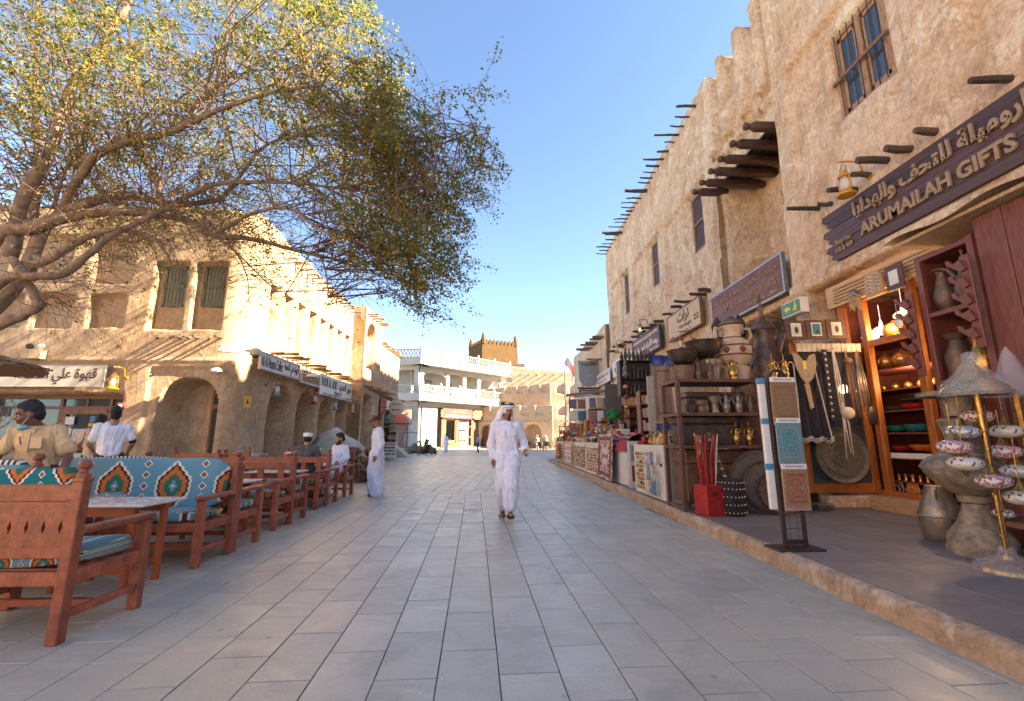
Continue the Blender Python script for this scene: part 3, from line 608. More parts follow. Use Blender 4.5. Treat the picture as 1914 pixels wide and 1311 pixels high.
q = MB(); q.b2((-7.5, .5, 0), (0, .7, 5.3)); q.build('shop_wall', 'white_paint', wl)

# ================================================================== TOWER, FAR BATTLEMENTED BUILDING
tw = thing('tower', 'square ochre watchtower with crenellated top behind the white building', 'tower', (-1.706, 100) + (0,), rad(24))
b = MB(); Hh = 21.2; A0, A1 = 4.6, 4.15
b.add([(-A0,-A0,0),(A0,-A0,0),(A0,A0,0),(-A0,A0,0),(-A1,-A1,Hh),(A1,-A1,Hh),(A1,A1,Hh),(-A1,A1,Hh)], [(0,1,5,4),(1,2,6,5),(2,3,7,6),(3,0,4,7),(4,5,6,7)]); b.build('shaft', 'plaster_tower', tw)
for sx, sy in ((-1,-1),(1,-1),(1,1),(-1,1)): q = MB(); q.lathe([(.55, 0), (.5, 1.2), (.3, 2.2), (.05, 2.6)], (sx * (A1 - .35), sy * (A1 - .35), Hh), 8); q.build('corner_horn', 'plaster_tower', tw, smooth=40)
for sd in range(4):
    for k in range(8):
        t = -A1 + 1.0 + k * (2 * A1 - 2.0) / 7; q = MB(); ptsm = [(-.34, 0), (.34, 0), (.34, .55), (.22, .95), (0, 1.15), (-.22, .95), (-.34, .55)]
        Rm = Matrix.Rotation(sd * math.pi / 2, 3, 'Z'); q.poly([(t + a, Hh + c) for a, c in ptsm], 'y', -A1, -A1 + .5); q.v = [tuple(Rm @ Vector(p)) for p in q.v]; q.build('merlon', 'plaster_tower', tw)
fb = thing('battlement_building', 'sand-coloured terraced building with notched battlements and round arches across the square', 'building', (7.2, 63.0, 0))
fb.rotation_euler = (0, 0, 0)
def crenel(u): return 0 * u
def wall_far(nm, p0, d, n_, L, z0, zt, carve, par, seed, res=.14, sk=3): return plaster_face(nm, line_path(p0, d, n_), 0, L, z0, zt, carve, res, 'plaster_far', par, seed, .05, .07, sk)
def lower_left(R):
    for k in range(6): R.rect(1.2 + k * 2.2, 2.3 + k * 2.2, 4.6, 8, .18)
    for k in range(4): R.rect(1.5 + k * 3.2, 4.1 + k * 3.2, -1, 3.55, .08); R.arch(1.7 + k * 3.2, 3.9 + k * 3.2, -1, 3.3, 2.0)
def upper_left(R):
    for k in range(8): R.rect(.5 + k * 1.75, 1.4 + k * 1.75, 7.9, 12, .18)
    for k in range(5): R.rect(1.0 + k * 2.6, 1.9 + k * 2.6, 6.2, 6.8, .2)
dl = Vector((-1, .28)).normalized()
wall_far('wall', (0, 0), (dl.x, dl.y), (-dl.y * -1 * -1, dl.x), 14, 0, lambda u: 5.85 + .06 * (np.mod(u, 2.2) < .9), lower_left, fb, 31)
wall_far('wall', (0, 2.2), (dl.x, dl.y), (-dl.y * -1 * -1, dl.x), 14, 0, lambda u: 9.2 - .06 * u, upper_left, fb, 32)
def lower_right(R):
    for k in range(8): R.rect(.8 + k * 1.9, 1.9 + k * 1.9, 4.5, 8, .28)
    R.arch(1.6, 3.8, -1, 3.2, 2.0); R.arch(5, 7.2, -1, 3.2, 2.0)
def upper_right(R):
    for k in range(8): R.rect(.9 + k * 1.9, 2.0 + k * 1.9, 7.7, 12, .28)
    for k in range(5): R.rect(2.0 + k * 3, 3.6 + k * 3, 5.4, 6.6, .35)
wall_far('wall', (0, 0), (1, 0), (0, -1), 16, 0, lambda u: 5.85 + .05 * (np.mod(u, 1.9) < .8), lower_right, fb, 33)
wall_far('wall', (0, 2.2), (1, 0), (0, -1), 16, 0, lambda u: 9.2 + .05 * (np.mod(u, 1.9) < .9), upper_right, fb, 34)
for k in range(26): q = MB(); t = .5 + k * .52; pole((dl.x * t, dl.y * t, 3.72), .35, .07, 'viga', fb, (-.25, -.95, 0), 'wall_pole')
for k in range(16): pole((.5 + k * .8, 0, 3.72), .35, .06, 'viga', fb, (0, -1, 0), 'wall_pole')
bk = thing('rear_house', 'pale sunlit flat-roofed house behind the battlemented building', 'building', (-2, 86, 0))
plaster_face('wall', line_path((0, 0), (1, 0), (0, -1)), 0, 16, 0, lambda u: 15.3 - .09 * u, lambda R: R.rect(3, 4, 12, 12.6, .2), .25, 'plaster_far', bk, 41, .03, .08, 6)
for k in range(9): pole((1 + k * 1.6, 0, 13.3), .6, .1, 'viga', bk, (0, -1, 0), 'wall_pole')
for x0, w_, h_ in ((.5, 2.6, 1.2), (4.6, 2.2, .8)): q = MB(); q.b2((x0, 2, 15.0), (x0 + w_, 4, 15.0 + h_)); q.build('roof_tank', 'grout', bk)

# ================================================================== TREE
def leafmat(name, cols):
    m, nt, p = newmat(name); r = nd(nt, 'NewGeometry').outputs['Random Per Island']
    c = ramp(nt, r, cols); nt.links.new(c, p.inputs['Base Color']); p.inputs['Roughness'].default_value = .5; p.inputs['Specular IOR Level'].default_value = .35
    tr = nd(nt, 'BsdfTranslucent'); hs = nd(nt, 'HueSaturation'); hs.inputs['Value'].default_value = 1.6; hs.inputs['Saturation'].default_value = 1.1; nt.links.new(c, hs.inputs['Color']); nt.links.new(hs.outputs[0], tr.inputs[0])
    mx = nd(nt, 'MixShader'); mx.inputs[0].default_value = .5; nt.links.new(p.outputs[0], mx.inputs[1]); nt.links.new(tr.outputs[0], mx.inputs[2])
    nt.links.new(mx.outputs[0], nt.nodes['Material Output'].inputs[0]); return m
leafmat('leaf', [(0.0, (.050,.085,.022)), (.30, (.085,.120,.030)), (.55, (.14,.155,.036)), (.75, (.22,.19,.042)), (.90, (.38,.27,.05)), (1.0, (.48,.29,.045))])
pm('bark', (.20,.14,.095), .4, 7, .9, b=.9, bs=22, stretch=(1,1,1)); pm('twig', (.16,.095,.062), .3, 6, .9, b=0)
tree = thing('shade_tree', 'large spreading tree with drooping small-leaved branches arching over the cafe seats', 'tree', (-11.0, 8.3, 0))
TR = random.Random(11); TO = Vector((-11.0, 8.3, 0))
def limb(pts, r0, r1, n=10, nm='limb', wob=.05):
    # Catmull-Rom through the measured bends
    P = [Vector(p) - TO for p in pts]; Q = []
    for i in range(len(P) - 1):
        a, b_, c, d = P[max(i-1, 0)], P[i], P[i+1], P[min(i+2, len(P)-1)]
        for k in range(5):
            t = k / 5; Q.append(.5 * ((2*b_) + (c - a) * t + (2*a - 5*b_ + 4*c - d) * t*t + (3*b_ - a - 3*c + d) * t**3))
    Q.append(P[-1]); N = len(Q)
    kk = 1 if nm == 'trunk' else .72
    rs = [kk * (r0 + (r1 - r0) * i / (N - 1)) * (1 + TR.uniform(-.08, .10)) for i in range(N)]
    Q = [q + Vector((TR.uniform(-1, 1), TR.uniform(-1, 1), TR.uniform(-1, 1))) * wob * .35 * min(1, r * 8) for q, r in zip(Q, rs)]
    m = MB(); m.tube(Q, rs, n); m.build(nm, 'bark', tree, smooth=True); return [q + TO for q in Q]
L = []
L.append(limb([(-11.0, 8.3, -.1), (-10.9, 8.3, 1.0), (-10.75, 8.4, 2.2), (-10.4, 8.5, 3.1)], .42, .30, 14, 'trunk'))
L.append(limb([(-10.5, 8.5, 2.9), (-9.746, 8.5, 3.423), (-9.137, 8.5, 4.269), (-8.85, 8.5, 5.372), (-8.113, 8.6, 5.952), (-7.564, 8.8, 6.156), (-6.827, 9.0, 6.097), (-5.977, 9.2, 6.357)], .22, .07))
L.append(limb([(-10.6, 8.4, 3.0), (-9.649, 8.3, 4.881), (-8.928, 8.3, 5.217), (-8.373, 8.4, 5.496), (-7.671, 8.5, 5.672), (-6.808, 8.6, 5.656), (-6.32, 8.6, 5.547), (-5.703, 8.6, 5.234), (-5.019, 8.7, 5.209), (-4.085, 8.8, 4.999), (-3.171, 9.0, 4.859)], .19, .035))
L.append(limb([(-10.4, 8.3, 2.9), (-8.956, 8.0, 4.008), (-8.419, 8.0, 4.124), (-7.865, 8.0, 4.17), (-7.603, 8.1, 4.605), (-7.276, 8.2, 5.058), (-6.675, 8.3, 5.523), (-6.377, 8.4, 5.808)], .12, .06))
L.append(limb([(-9.17, 8.5, 4.431), (-8.521, 8.4, 4.668), (-7.992, 8.4, 5.056), (-7.466, 8.4, 5.229), (-6.732, 8.4, 5.071), (-6.308, 8.4, 4.583)], .12, .03))
L.append(limb([(-10.5, 8.4, 2.7), (-9.096, 8.2, 3.229), (-8.672, 8.2, 3.451), (-8.358, 8.2, 3.685)], .14, .11))
L.append(limb([(-8.428, 8.2, 3.654), (-8.554, 8.2, 3.908), (-8.767, 8.2, 4.163), (-9.313, 8.4, 4.659)], .10, .09))
L.append(limb([(-9.313, 8.4, 4.659), (-9.226, 8.3, 5.711), (-8.785, 8.2, 6.797), (-8.668, 8.2, 8.116), (-8.221, 8.2, 9.197), (-7.728, 8.2, 10.536), (-7.102, 8.2, 12.029)], .17, .06))
L.append(limb([(-9.432, 8.8, 5.282), (-10.09, 9.2, 7.21), (-10.673, 9.4, 8.964), (-11.254, 9.6, 11.196), (-11.838, 9.8, 13.338)], .12, .04))
L.append(limb([(-8.79, 8.6, 5.652), (-7.788, 8.0, 6.45), (-6.983, 7.8, 6.753), (-6.154, 7.6, 6.756), (-5.586, 7.5, 6.967), (-4.932, 7.4, 7.21), (-4.044, 7.3, 7.445), (-3.242, 7.2, 7.487)], .12, .03))
L.append(limb([(-5.796, 7.6, 6.962), (-5.644, 7.6, 7.438), (-5.207, 7.6, 7.735), (-4.669, 7.6, 8.274), (-3.917, 7.6, 8.895)], .07, .02))
L.append(limb([(-7.728, 8.6, 5.841), (-8.363, 8.6, 6.479), (-8.944, 8.7, 7.142), (-9.648, 8.9, 8.168)], .08, .03))
L.append(limb([(-6.836, 8.6, 5.853), (-6.877, 8.5, 6.264), (-7.135, 8.4, 6.728), (-7.453, 8.3, 7.249)], .09, .04))
L.append(limb([(-9.019, 8.7, 5.818), (-8.992, 8.7, 6.351), (-8.979, 8.8, 6.839), (-9.007, 9.0, 7.867)], .055, .03))
L.append(limb([(-6.684, 8.8, 6.049), (-5.839, 8.6, 6.34), (-4.873, 8.4, 6.294), (-3.979, 8.3, 6.212), (-3.099, 8.2, 6.085), (-2.253, 8.1, 6.267)], .075, .02))
L.append(limb([(-5.703, 8.6, 5.234), (-4.903, 8.4, 5.6), (-4.087, 8.2, 5.618), (-3.357, 8.0, 5.087), (-2.416, 7.9, 4.734), (-1.693, 7.8, 4.287)], .06, .015))
L.append(limb([(-5.858, 9.0, 6.332), (-5.407, 8.8, 6.776), (-4.86, 8.6, 7.271), (-3.801, 8.4, 7.393), (-2.674, 8.3, 7.195), (-1.577, 8.2, 7.108), (-0.822, 8.1, 7.229), (-0.131, 8.1, 7.387)], .055, .008))
L.append(limb([(-4.044, 7.3, 7.445), (-3.297, 7.4, 7.212), (-2.438, 7.5, 6.975), (-1.643, 7.6, 6.29), (-1.05, 7.7, 5.712)], .035, .008))
L.append(limb([(-5.567, 8.6, 5.144), (-5.185, 8.5, 4.857), (-4.84, 8.4, 4.274), (-4.752, 8.4, 3.744)], .03, .006))
L.append(limb([(-3.826, 8.8, 5.118), (-3.538, 8.7, 4.677), (-3.376, 8.6, 4.141), (-3.357, 8.6, 3.761)], .03, .006))
L.append(limb([(-5.592, 8.6, 5.178), (-5.188, 8.7, 4.83), (-4.658, 8.8, 4.31), (-4.306, 8.9, 4.01)], .03, .006))
# crown: hanging strands of small leaves, denser on the outer, lower right side
def crown_region():
    return [(-11.381, 8.5, 5.79), (-9.869, 8.5, 5.87), (-8.713, 8.5, 6.293), (-6.85, 8.5, 6.441), (-5.793, 8.5, 6.459), (-4.442, 8.5, 5.717), (-3.871, 8.5, 5.209), (-3.106, 8.5, 4.769), (-2.56, 8.5, 4.332), (-2.029, 8.5, 4.065), (-1.507, 8.5, 3.907), (-1.159, 8.5, 4.346), (-1.047, 8.5, 5.244), (-0.99, 8.5, 5.941), (-0.71, 8.5, 6.542), (-0.354, 8.5, 7.036), (-0.193, 8.5, 7.6), (-1.089, 8.5, 7.646), (-1.808, 8.5, 7.506), (-2.229, 8.5, 8.196), (-2.677, 8.5, 9.169), (-3.037, 8.5, 10.389), (-3.657, 8.5, 12.554), (-5.562, 8.5, 14.682), (-9.44, 8.5, 15.671), (-13.598, 8.5, 14.988)]
REG = [(p[0], p[2]) for p in crown_region()]
def inside(x, z):
    c = False; j = len(REG) - 1
    for i in range(len(REG)):
        xi, zi = REG[i]; xj, zj = REG[j]
        if (zi > z) != (zj > z) and x < (xj - xi) * (z - zi) / (zj - zi) + xi: c = not c
        j = i
    return c
xs_ = [p[0] for p in REG]; zs_ = [p[1] for p in REG]
tw_ = MB(); bare = MB()
LP = [p for l in L[1:] for p in l[::2]]
def strand(p, L_, droop, nleaf, out):
    pts = [Vector(p)]; d = Vector((out[0] + TR.uniform(-.5, .5), out[1] + TR.uniform(-.6, .6), out[2] + TR.uniform(-.3, .5))).normalized()
    st = L_ / 6
    for k in range(6): d = (d + Vector((TR.uniform(-.15, .15), TR.uniform(-.15, .15), -droop))).normalized(); pts.append(pts[-1] + d * st)
    return pts
STR = []
def leaves_on(pts, n): STR.append((np.array([tuple(q) for q in pts]), n))
cnt = 0
while cnt < 2900:
    x = TR.uniform(min(xs_), max(xs_)); z = TR.uniform(min(zs_), max(zs_))
    if not inside(x, z): continue
    cl = fbm(np.array([x * .9]), np.array([z * .9]), 3, 77)[0]
    low = (x < -2.6 and z < 5.6 - .0 * x)
    keep = .55 + 1.05 * cl
    if low: keep *= .35
    if x > -3.4: keep += .45
    if x < -4.5: keep *= .74
    if TR.random() > keep: continue
    y = 8.5 + (TR.uniform(-2.4, 3.7) if x < -3 else TR.uniform(-1.7, 1.9))
    p = Vector((x, y, z)); ln = TR.uniform(.45, 1.15); dr = TR.uniform(.12, .34)
    ox = .5 if x > -5 else .1
    pts = strand(p, ln, dr, 0, (ox, 0, .1)); n_ = int(TR.uniform(32, 74) * (.95 if x > -3.6 else .9))
    leaves_on(pts, n_); tw_.tube([q - TO for q in pts], [.006, .005, .005, .004, .003, .003, .002], 3, cap=False)
    if TR.random() < .75:           # a thin branchlet back towards the wood
        base = min((TR.choice(LP) for _ in range(14)), key=lambda q: (q - p).length)
        if (base - p).length < 2.6:
            m1 = base.lerp(p, .5) + Vector((TR.uniform(-.2, .2), TR.uniform(-.2, .2), TR.uniform(0, .35))); tw_.tube([base - TO, m1 - TO, p - TO], [.013, .010, .006], 4, cap=False)
    cnt += 1
# bare brown twigs hanging under the arch of the limbs
for _ in range(1500):
    base = TR.choice([p for p in LP if p.x > -8.5 and p.z < 7.2] or LP); p = base + Vector((TR.uniform(-.4, .4), TR.uniform(-.5, .5), TR.uniform(-.15, .3)))
    pts = strand(p, TR.uniform(.5, 1.7), TR.uniform(.08, .42), 0, (TR.uniform(-.1, .7), 0, .15)); bare.tube([q - TO for q in pts], [.007, .006, .005, .004, .003, .003, .002], 3, cap=False)
    if TR.random() < .22: leaves_on(pts, TR.randint(2, 9))
NR = np.random.default_rng(4); tot = sum(n for _, n in STR)
Q = np.concatenate([(lambda t: P_[t.astype(int)] + (P_[t.astype(int) + 1] - P_[t.astype(int)]) * (t - t.astype(int))[:, None])(NR.uniform(0, 5.999, n)) for P_, n in STR])
Q = Q + NR.normal(0, .06, (tot, 3)) + np.array([0, 0, -.02]) - np.array(tuple(TO)); unit = lambda a: a / np.linalg.norm(a, axis=1, keepdims=True)
A = unit(np.stack([NR.uniform(-1, 1, tot), NR.uniform(-1, 1, tot), NR.uniform(-1.3, .3, tot)], 1)); B = unit(np.cross(A, NR.normal(0, 1, (tot, 3)))); S = NR.uniform(.026, .050, (tot, 1)); Nn = np.cross(A, B) * S * .18
LVs = np.stack([Q, Q + A * S * .8 + B * S * .48 + Nn, Q + A * S * 1.75, Q + A * S * .8 - B * S * .48 + Nn], 1).reshape(-1, 3)
i0 = np.arange(tot)[:, None] * 4; LFs = np.concatenate([i0, i0 + 1, i0 + 2, i0, i0 + 2, i0 + 3], 1).reshape(-1, 3)
me = bpy.data.meshes.new('leaves'); me.vertices.add(len(LVs)); me.vertices.foreach_set('co', LVs.astype(np.float32).ravel()); me.loops.add(LFs.size); me.loops.foreach_set('vertex_index', LFs.astype(np.int32).ravel()); me.polygons.add(len(LFs)); me.polygons.foreach_set('loop_start', np.arange(0, LFs.size, 3, dtype=np.int32)); me.polygons.foreach_set('loop_total', np.full(len(LFs), 3, dtype=np.int32))
me.materials.append(M['leaf']); me.update(calc_edges=True); tag(link('leaves', me, tree), kind='stuff')
tag(tw_.build('leafy_twigs', 'twig', tree), kind='stuff'); tag(bare.build('bare_twigs', 'twig', tree), kind='stuff')

# ================================================================== CAFE SEATING
pm('red_wood', (.29,.078,.038), .38, 7, .45, b=.3, bs=22, stretch=(1.2,1.2,1.2), rnd=.22); pm('orange_wood', (.33,.07,.02), .2, 6, .4, b=.1); pm('marble', (.62,.58,.52), .12, 3, .25, b=.03)
_m, _nt, _p = M['red_wood'], M['red_wood'].node_tree, M['red_wood'].node_tree.nodes['Principled BSDF']      # scuffs and grain on the painted timber
_l = _p.inputs['Base Color'].links[0]; _c = _l.from_socket; _v = coord(_nt, (3, 3, .8)); _g = noise(_nt, 22, 5, .65, _v, .8)
_c = mixc(_nt, ramp(_nt, _g, [(.42, .35), (.58, 0.0)]), _c, (.12,.030,.018)); _c = mixc(_nt, ramp(_nt, noise(_nt, 13, 7, .75, coord(_nt), .5), [(.60, 0.0), (.68, .55)]), _c, (.36,.17,.115)); _nt.links.new(_c, _p.inputs['Base Color'])
def kilim(name, sx, sz, ox=0.0, oz=0.0, ax='XZ', teal=False):
    """woven rug pattern: stepped diamonds on blue, white zigzag and small star motifs"""
    m, nt, p = newmat(name); sp = nd(nt, 'SeparateXYZ'); nt.links.new(coord(nt), sp.inputs[0])
    X_ = mth(nt, 'DIVIDE', mth(nt, 'ADD', sp.outputs[ax[0]], ox), sx); Z_ = mth(nt, 'DIVIDE', mth(nt, 'ADD', sp.outputs[ax[1]], oz), sz)
    fx = mth(nt, 'ABSOLUTE', mth(nt, 'SUBTRACT', mth(nt, 'FRACT', X_), .5)); fz = mth(nt, 'ABSOLUTE', mth(nt, 'SUBTRACT', mth(nt, 'FRACT', Z_), .5))
    saw = mth(nt, 'MULTIPLY', mth(nt, 'PINGPONG', mth(nt, 'MULTIPLY', Z_, 12.0), .5), .10)
    d = mth(nt, 'ADD', mth(nt, 'MAXIMUM', mth(nt, 'ADD', mth(nt, 'MULTIPLY', fx, 1.5), mth(nt, 'MULTIPLY', fz, 1.35)), mth(nt, 'MULTIPLY', fx, 2.1)), saw)
    blue, cream, orange, green, brown = (.15,.31,.375), (.70,.65,.56), (.55,.16,.035), (.055,.15,.10), (.10,.035,.035)
    if teal: blue = (.02,.17,.19)
    c = ramp(nt, d, [(.0, cream), (.055, blue), (.16, green), (.34, orange), (.50, brown), (.58, cream), (.66, blue)], True)
    gx = mth(nt, 'ABSOLUTE', mth(nt, 'SUBTRACT', mth(nt, 'FRACT', mth(nt, 'ADD', X_, .5)), .5)); gz = mth(nt, 'ABSOLUTE', mth(nt, 'SUBTRACT', mth(nt, 'FRACT', mth(nt, 'MULTIPLY', Z_, 5.0)), .5))
    e = mth(nt, 'ADD', mth(nt, 'MULTIPLY', gx, 6.0), mth(nt, 'MULTIPLY', gz, 1.2)); mot = ramp(nt, e, [(0, orange), (.14, brown), (.30, cream), (.46, blue)], True)
    on = mth(nt, 'MULTIPLY', mth(nt, 'LESS_THAN', gx, .09), mth(nt, 'GREATER_THAN', d, .66)); c = mixc(nt, on, c, mot)
    st = mth(nt, 'MULTIPLY', mth(nt, 'GREATER_THAN', mth(nt, 'ABSOLUTE', mth(nt, 'SUBTRACT', mth(nt, 'FRACT', mth(nt, 'ADD', Z_, .5)), .5)), .0), mth(nt, 'LESS_THAN', mth(nt, 'ABSOLUTE', mth(nt, 'SUBTRACT', mth(nt, 'FRACT', mth(nt, 'ADD', Z_, .46)), .5)), .035))
    dash = mth(nt, 'GREATER_THAN', mth(nt, 'FRACT', mth(nt, 'MULTIPLY', X_, 14.0)), .5); c = mixc(nt, st, c, mixc(nt, dash, cream, brown))
    c = mixc(nt, .25, c, ramp(nt, noise(nt, 240, 2, .6), [(.3, (.10,.10,.10)), (.7, (.55,.5,.45))]), 'OVERLAY')
    nt.links.new(c, p.inputs['Base Color']); p.inputs['Roughness'].default_value = .95; p.inputs['Specular IOR Level'].default_value = .1
    bump(nt, p, noise(nt, 180, 2, .6), .35, .004); return m
kilim('kilim_back', .64, .60, .30, .16); kilim('kilim_seat', .42, .30, 0, 0, 'XY'); kilim('kilim_teal', .30, .34, 0, .1, teal=True); kilim('kilim_side', .28, .20, .1, .05)
def cushion(x0, x1, y0, y1, z0, z1, rise=.02, tilt=0.0, nm='cushion', mat='kilim_seat', par=None):
    nx, nz = 14, 8; q = MB(); n_ = 16; vs = []
    # rounded slab swept along x, slightly lumpy
    yc, zc, hy, hz = (y0 + y1) / 2, (z0 + z1) / 2, (y1 - y0) / 2, (z1 - z0) / 2
    for i in range(nx + 1):
        t = i / nx; x = x0 + (x1 - x0) * t; e = 1 - .35 * max(0, abs(t - .5) * 2 - .86) / .14
        for k in range(n_):
            w = 2 * math.pi * (k + .5) / n_; c, s = math.cos(w), math.sin(w); ex = .35
            yy = math.copysign(abs(c) ** ex, c) * hy * (.4 + .6 * e); zz = math.copysign(abs(s) ** ex, s) * hz * e
            bl = rise * (math.sin(x * 9 + k) * .3 + .55 * math.sin(x * 3.7 + k * .8 + y1))
            vs.append((x, yc + yy + tilt * (zz + zc - z0), zc + zz + bl))
    fs = [(i*n_ + k, i*n_ + (k+1) % n_, (i+1)*n_ + (k+1) % n_, (i+1)*n_ + k) for i in range(nx) for k in range(n_)] + [tuple(range(n_ - 1, -1, -1)), tuple(range(nx * n_, (nx + 1) * n_))]
    q.add(vs, fs); return q.build(nm, mat, par, smooth=True)
FIN = [(.0, .0), (.034, .0), (.034, .02), (.020, .035), (.020, .05), (.034, .065), (.036, .085), (.026, .105), (.0, .115)]
def bench(x1, yb, face, W, label, back='slats', h=.90, depth=.56, seatc='kilim_seat', backc=None):
    """settle: x1 = street end, yb = line of the back posts, face +1 looks up the street, -1 down"""
    t = thing('cafe_bench', label, 'bench', (x1, yb, 0), 0 if face > 0 else math.pi, 'red wooden benches of the street cafe')
    sg = -1 if face > 0 else 1                      # local x direction of the far end
    X0, X1 = (sg * W, 0.0) if sg < 0 else (0.0, sg * W)
    ends = (X0 + .04, X1 - .04)
    for x in ends:
        q = MB(); q.b2((x - .036, -.04, 0), (x + .036, .035, h), .006); q.box((x, -.002, h + .01), (.085, .085, .03), bev=.006); q.lathe([(r * 1.15, z + h + .025) for r, z in FIN], (x, -.002, 0), 14); q.build('post', 'red_wood', t, smooth=35)
        q = MB(); q.b2((x - .036, depth - .04, 0), (x + .036, depth + .03, .64), .006); q.build('leg', 'red_wood', t)
        q = MB(); q.b2((x - .045, .03, .64), (x + .045, depth + .05, .685), .01); q.build('arm', 'red_wood', t)
        q = MB(); q.b2((x - .022, .03, .335), (x + .022, depth - .03, .42), .005); q.b2((x - .018, .03, .13), (x + .018, depth - .03, .18), .005); q.build('side_rail', 'red_wood', t)
    q = MB(); a, c = ends[0] + .03, ends[1] - .03
    q.b2((a, depth - .03, .335), (c, depth + .015, .42), .006); q.b2((a, -.02, .335), (c, .02, .42), .005); q.b2((a, .25, .13), (c, .29, .18), .005); q.build('seat_frame', 'red_wood', t)
    for k in range(4): q = MB(); yy = .05 + k * (depth - .1) / 3.6; q.b2((a, yy, .405), (c, yy + .09, .425)); q.build('seat_slat', 'red_wood', t)
    q = MB(); q.b2((a, -.022, h - .13), (c, .022, h - .02), .006); q.build('top_rail', 'red_wood', t)
    if back == 'panel':
        q = MB(); q.b2((a, -.02, .50), (c, .02, .57), .005); q.build('low_rail', 'red_wood', t)
        nn = max(4, int((c - a) / .105)); st = (c - a) / nn
        q = MB()
        for k in range(nn):                        # board with a row of pierced lozenges
            x = a + k * st; zt = h - .13; zm = .69
            q.add([(x, -.012, .57), (x + st, -.012, .57), (x + st, -.012, zt), (x, -.012, zt), (x + st/2, -.012, zm - .045), (x + st/2 + .014, -.012, zm), (x + st/2, -.012, zm + .045), (x + st/2 - .014, -.012, zm),
                   (x + st/2, .012, zm - .045), (x + st/2 + .014, .012, zm), (x + st/2, .012, zm + .045), (x + st/2 - .014, .012, zm)],
                  [(0,1,5,4),(1,2,6,5),(2,3,7,6),(3,0,4,7),(4,5,9,8),(5,6,10,9),(6,7,11,10),(7,4,8,11)])
        q.build('pierced_panel', 'red_wood', t)
    elif back == 'slats':
        q = MB(); q.b2((a, -.018, .52), (c, .018, .60), .005); q.build('low_rail', 'red_wood', t)
        n_ = max(3, int((c - a) / .28))
        for k in range(n_): q = MB(); x = a + (k + .5) * (c - a) / n_; q.b2((x - .045, -.012, .59), (x + .045, .012, h - .12), .004); q.build('back_slat', 'red_wood', t)
    cushion(a + .02, c - .02, .04, depth + .02, .425, .525, .02, 0, 'seat_cushion', seatc, t)
    if backc: cushion(a + .02, c - .02, .03, .13, .50, h + .07, .02, -.10, 'back_cushion', backc, t)
    return t
bench(-2.72, 3.20, 1, 1.0, 'nearest red bench seen from behind, with a pierced back panel', 'panel', .98, .62, 'kilim_side', 'kilim_teal')
bench(-3.78, 3.98, 1, 1.9, 'red bench with blue cushion in front of the man in the tan shirt', 'panel', 1.0, .55, 'kilim_seat', 'kilim_back')
bench(-2.98, 5.47, -1, 2.5, 'red bench with two large orange diamonds on its blue backrest cushion', 'slats', .98, .56, 'kilim_seat', 'kilim_back')
bench(-2.99, 5.56, 1, 2.4, 'red bench backing onto the one with the diamond cushion', 'slats', .93, .52, 'kilim_seat')
bench(-3.12, 7.28, -1, 2.3, 'slat-backed red bench beyond the diamond cushion, facing the camera', 'slats', .93, .50)
bench(-3.16, 7.37, 1, 2.3, 'red bench back to back with the slat-backed one, facing up the street', 'slats', .93, .50)
bench(-3.30, 9.21, -1, 2.2, 'red bench facing down the street in front of the seated man in grey', 'slats', .93, .48)
bench(-3.32, 9.30, 1, 2.1, 'red bench on which the man in the grey shirt sits', 'slats', .93, .50)
bench(-3.40, 11.06, -1, 1.6, 'farthest red bench, with the seated man in white', 'slats', .93, .48)
bench(-5.9, 11.2, -1, 1.8, 'red bench in the second row beside the round corner of the coffee house', 'slats', .95, .5)
def cafe_table(x, y, w, d, label, mat='orange_wood'):
    t = thing('cafe_table', label, 'table', (x, y, 0), 0, 'marble-topped cafe tables')
    q = MB(); q.b2((-w/2, -d/2, .685), (w/2, d/2, .71), .008); q.build('table_top', 'marble', t)
    for sx in (-1, 1):
        for sy in (-1, 1): q = MB(); q.box((sx * (w/2 - .14), sy * (d/2 - .1), .342), (.05, .05, .684), ry=sx * -.0, bev=.005); q.build('leg', mat, t)
    for s in (-1, 1): MB().b2((-w/2 + .14, s * (d/2 - .1) - .018, .14), (w/2 - .14, s * (d/2 - .1) + .018, .19)).build('rail', mat, t); MB().b2((-w/2 + .12, s * (d/2 - .1) - .02, .60), (w/2 - .12, s * (d/2 - .1) + .02, .684)).build('apron', mat, t)
cafe_table(-3.42, 4.36, .86, .56, 'marble-topped table between the two nearest benches')
cafe_table(-3.75, 6.43, .9, .5, 'marble-topped table in front of the slat-backed bench'); cafe_table(-3.9, 8.3, .9, .55, 'marble-topped table nearer of the two by the seated men'); cafe_table(-4.1, 10.28, .9, .5, 'marble-topped table between the two seated men')
# folded kilim cushions heaped on the diamond bench
q = MB(); q.ball((0, 0, .09), (.24, .16, .10), 14, 8); tag(q.build('loose_cushion', 'kilim_side', None, (-4.05, 5.05, .52), smooth=True), 'loose blue patterned cushion lying on the diamond bench beside the table', 'cushion')
for i, (x, y, mt_, lb_, h_, r_) in enumerate(((-4.55, 10.2, 'can_red', 'red jar with pale lid on the far cafe table', .24, .10), (-4.3, 10.35, 'can_yellow', 'yellow tin on the far cafe table, nearer the red jar', .30, .075), (-3.98, 10.35, 'can_yellow', 'yellow tin on the far cafe table, beside the man in grey', .31, .072))):
    if mt_ not in M: pm(mt_, (.45,.02,.02) if 'red' in mt_ else (.45,.30,.03), .2, 5, .4)
    t = thing('tin', lb_, 'tin', (x, y, .71)); q = MB(); q.lathe([(r_ * .95, 0), (r_, .01), (r_, h_ - .02), (r_ * .9, h_)], n=16); q.build('body', mt_, t, smooth=40); q = MB(); q.lathe([(r_ * .92, h_), (r_ * .92, h_ + .02), (r_ * .3, h_ + .035)], n=16); q.build('lid', 'marble', t, smooth=40)

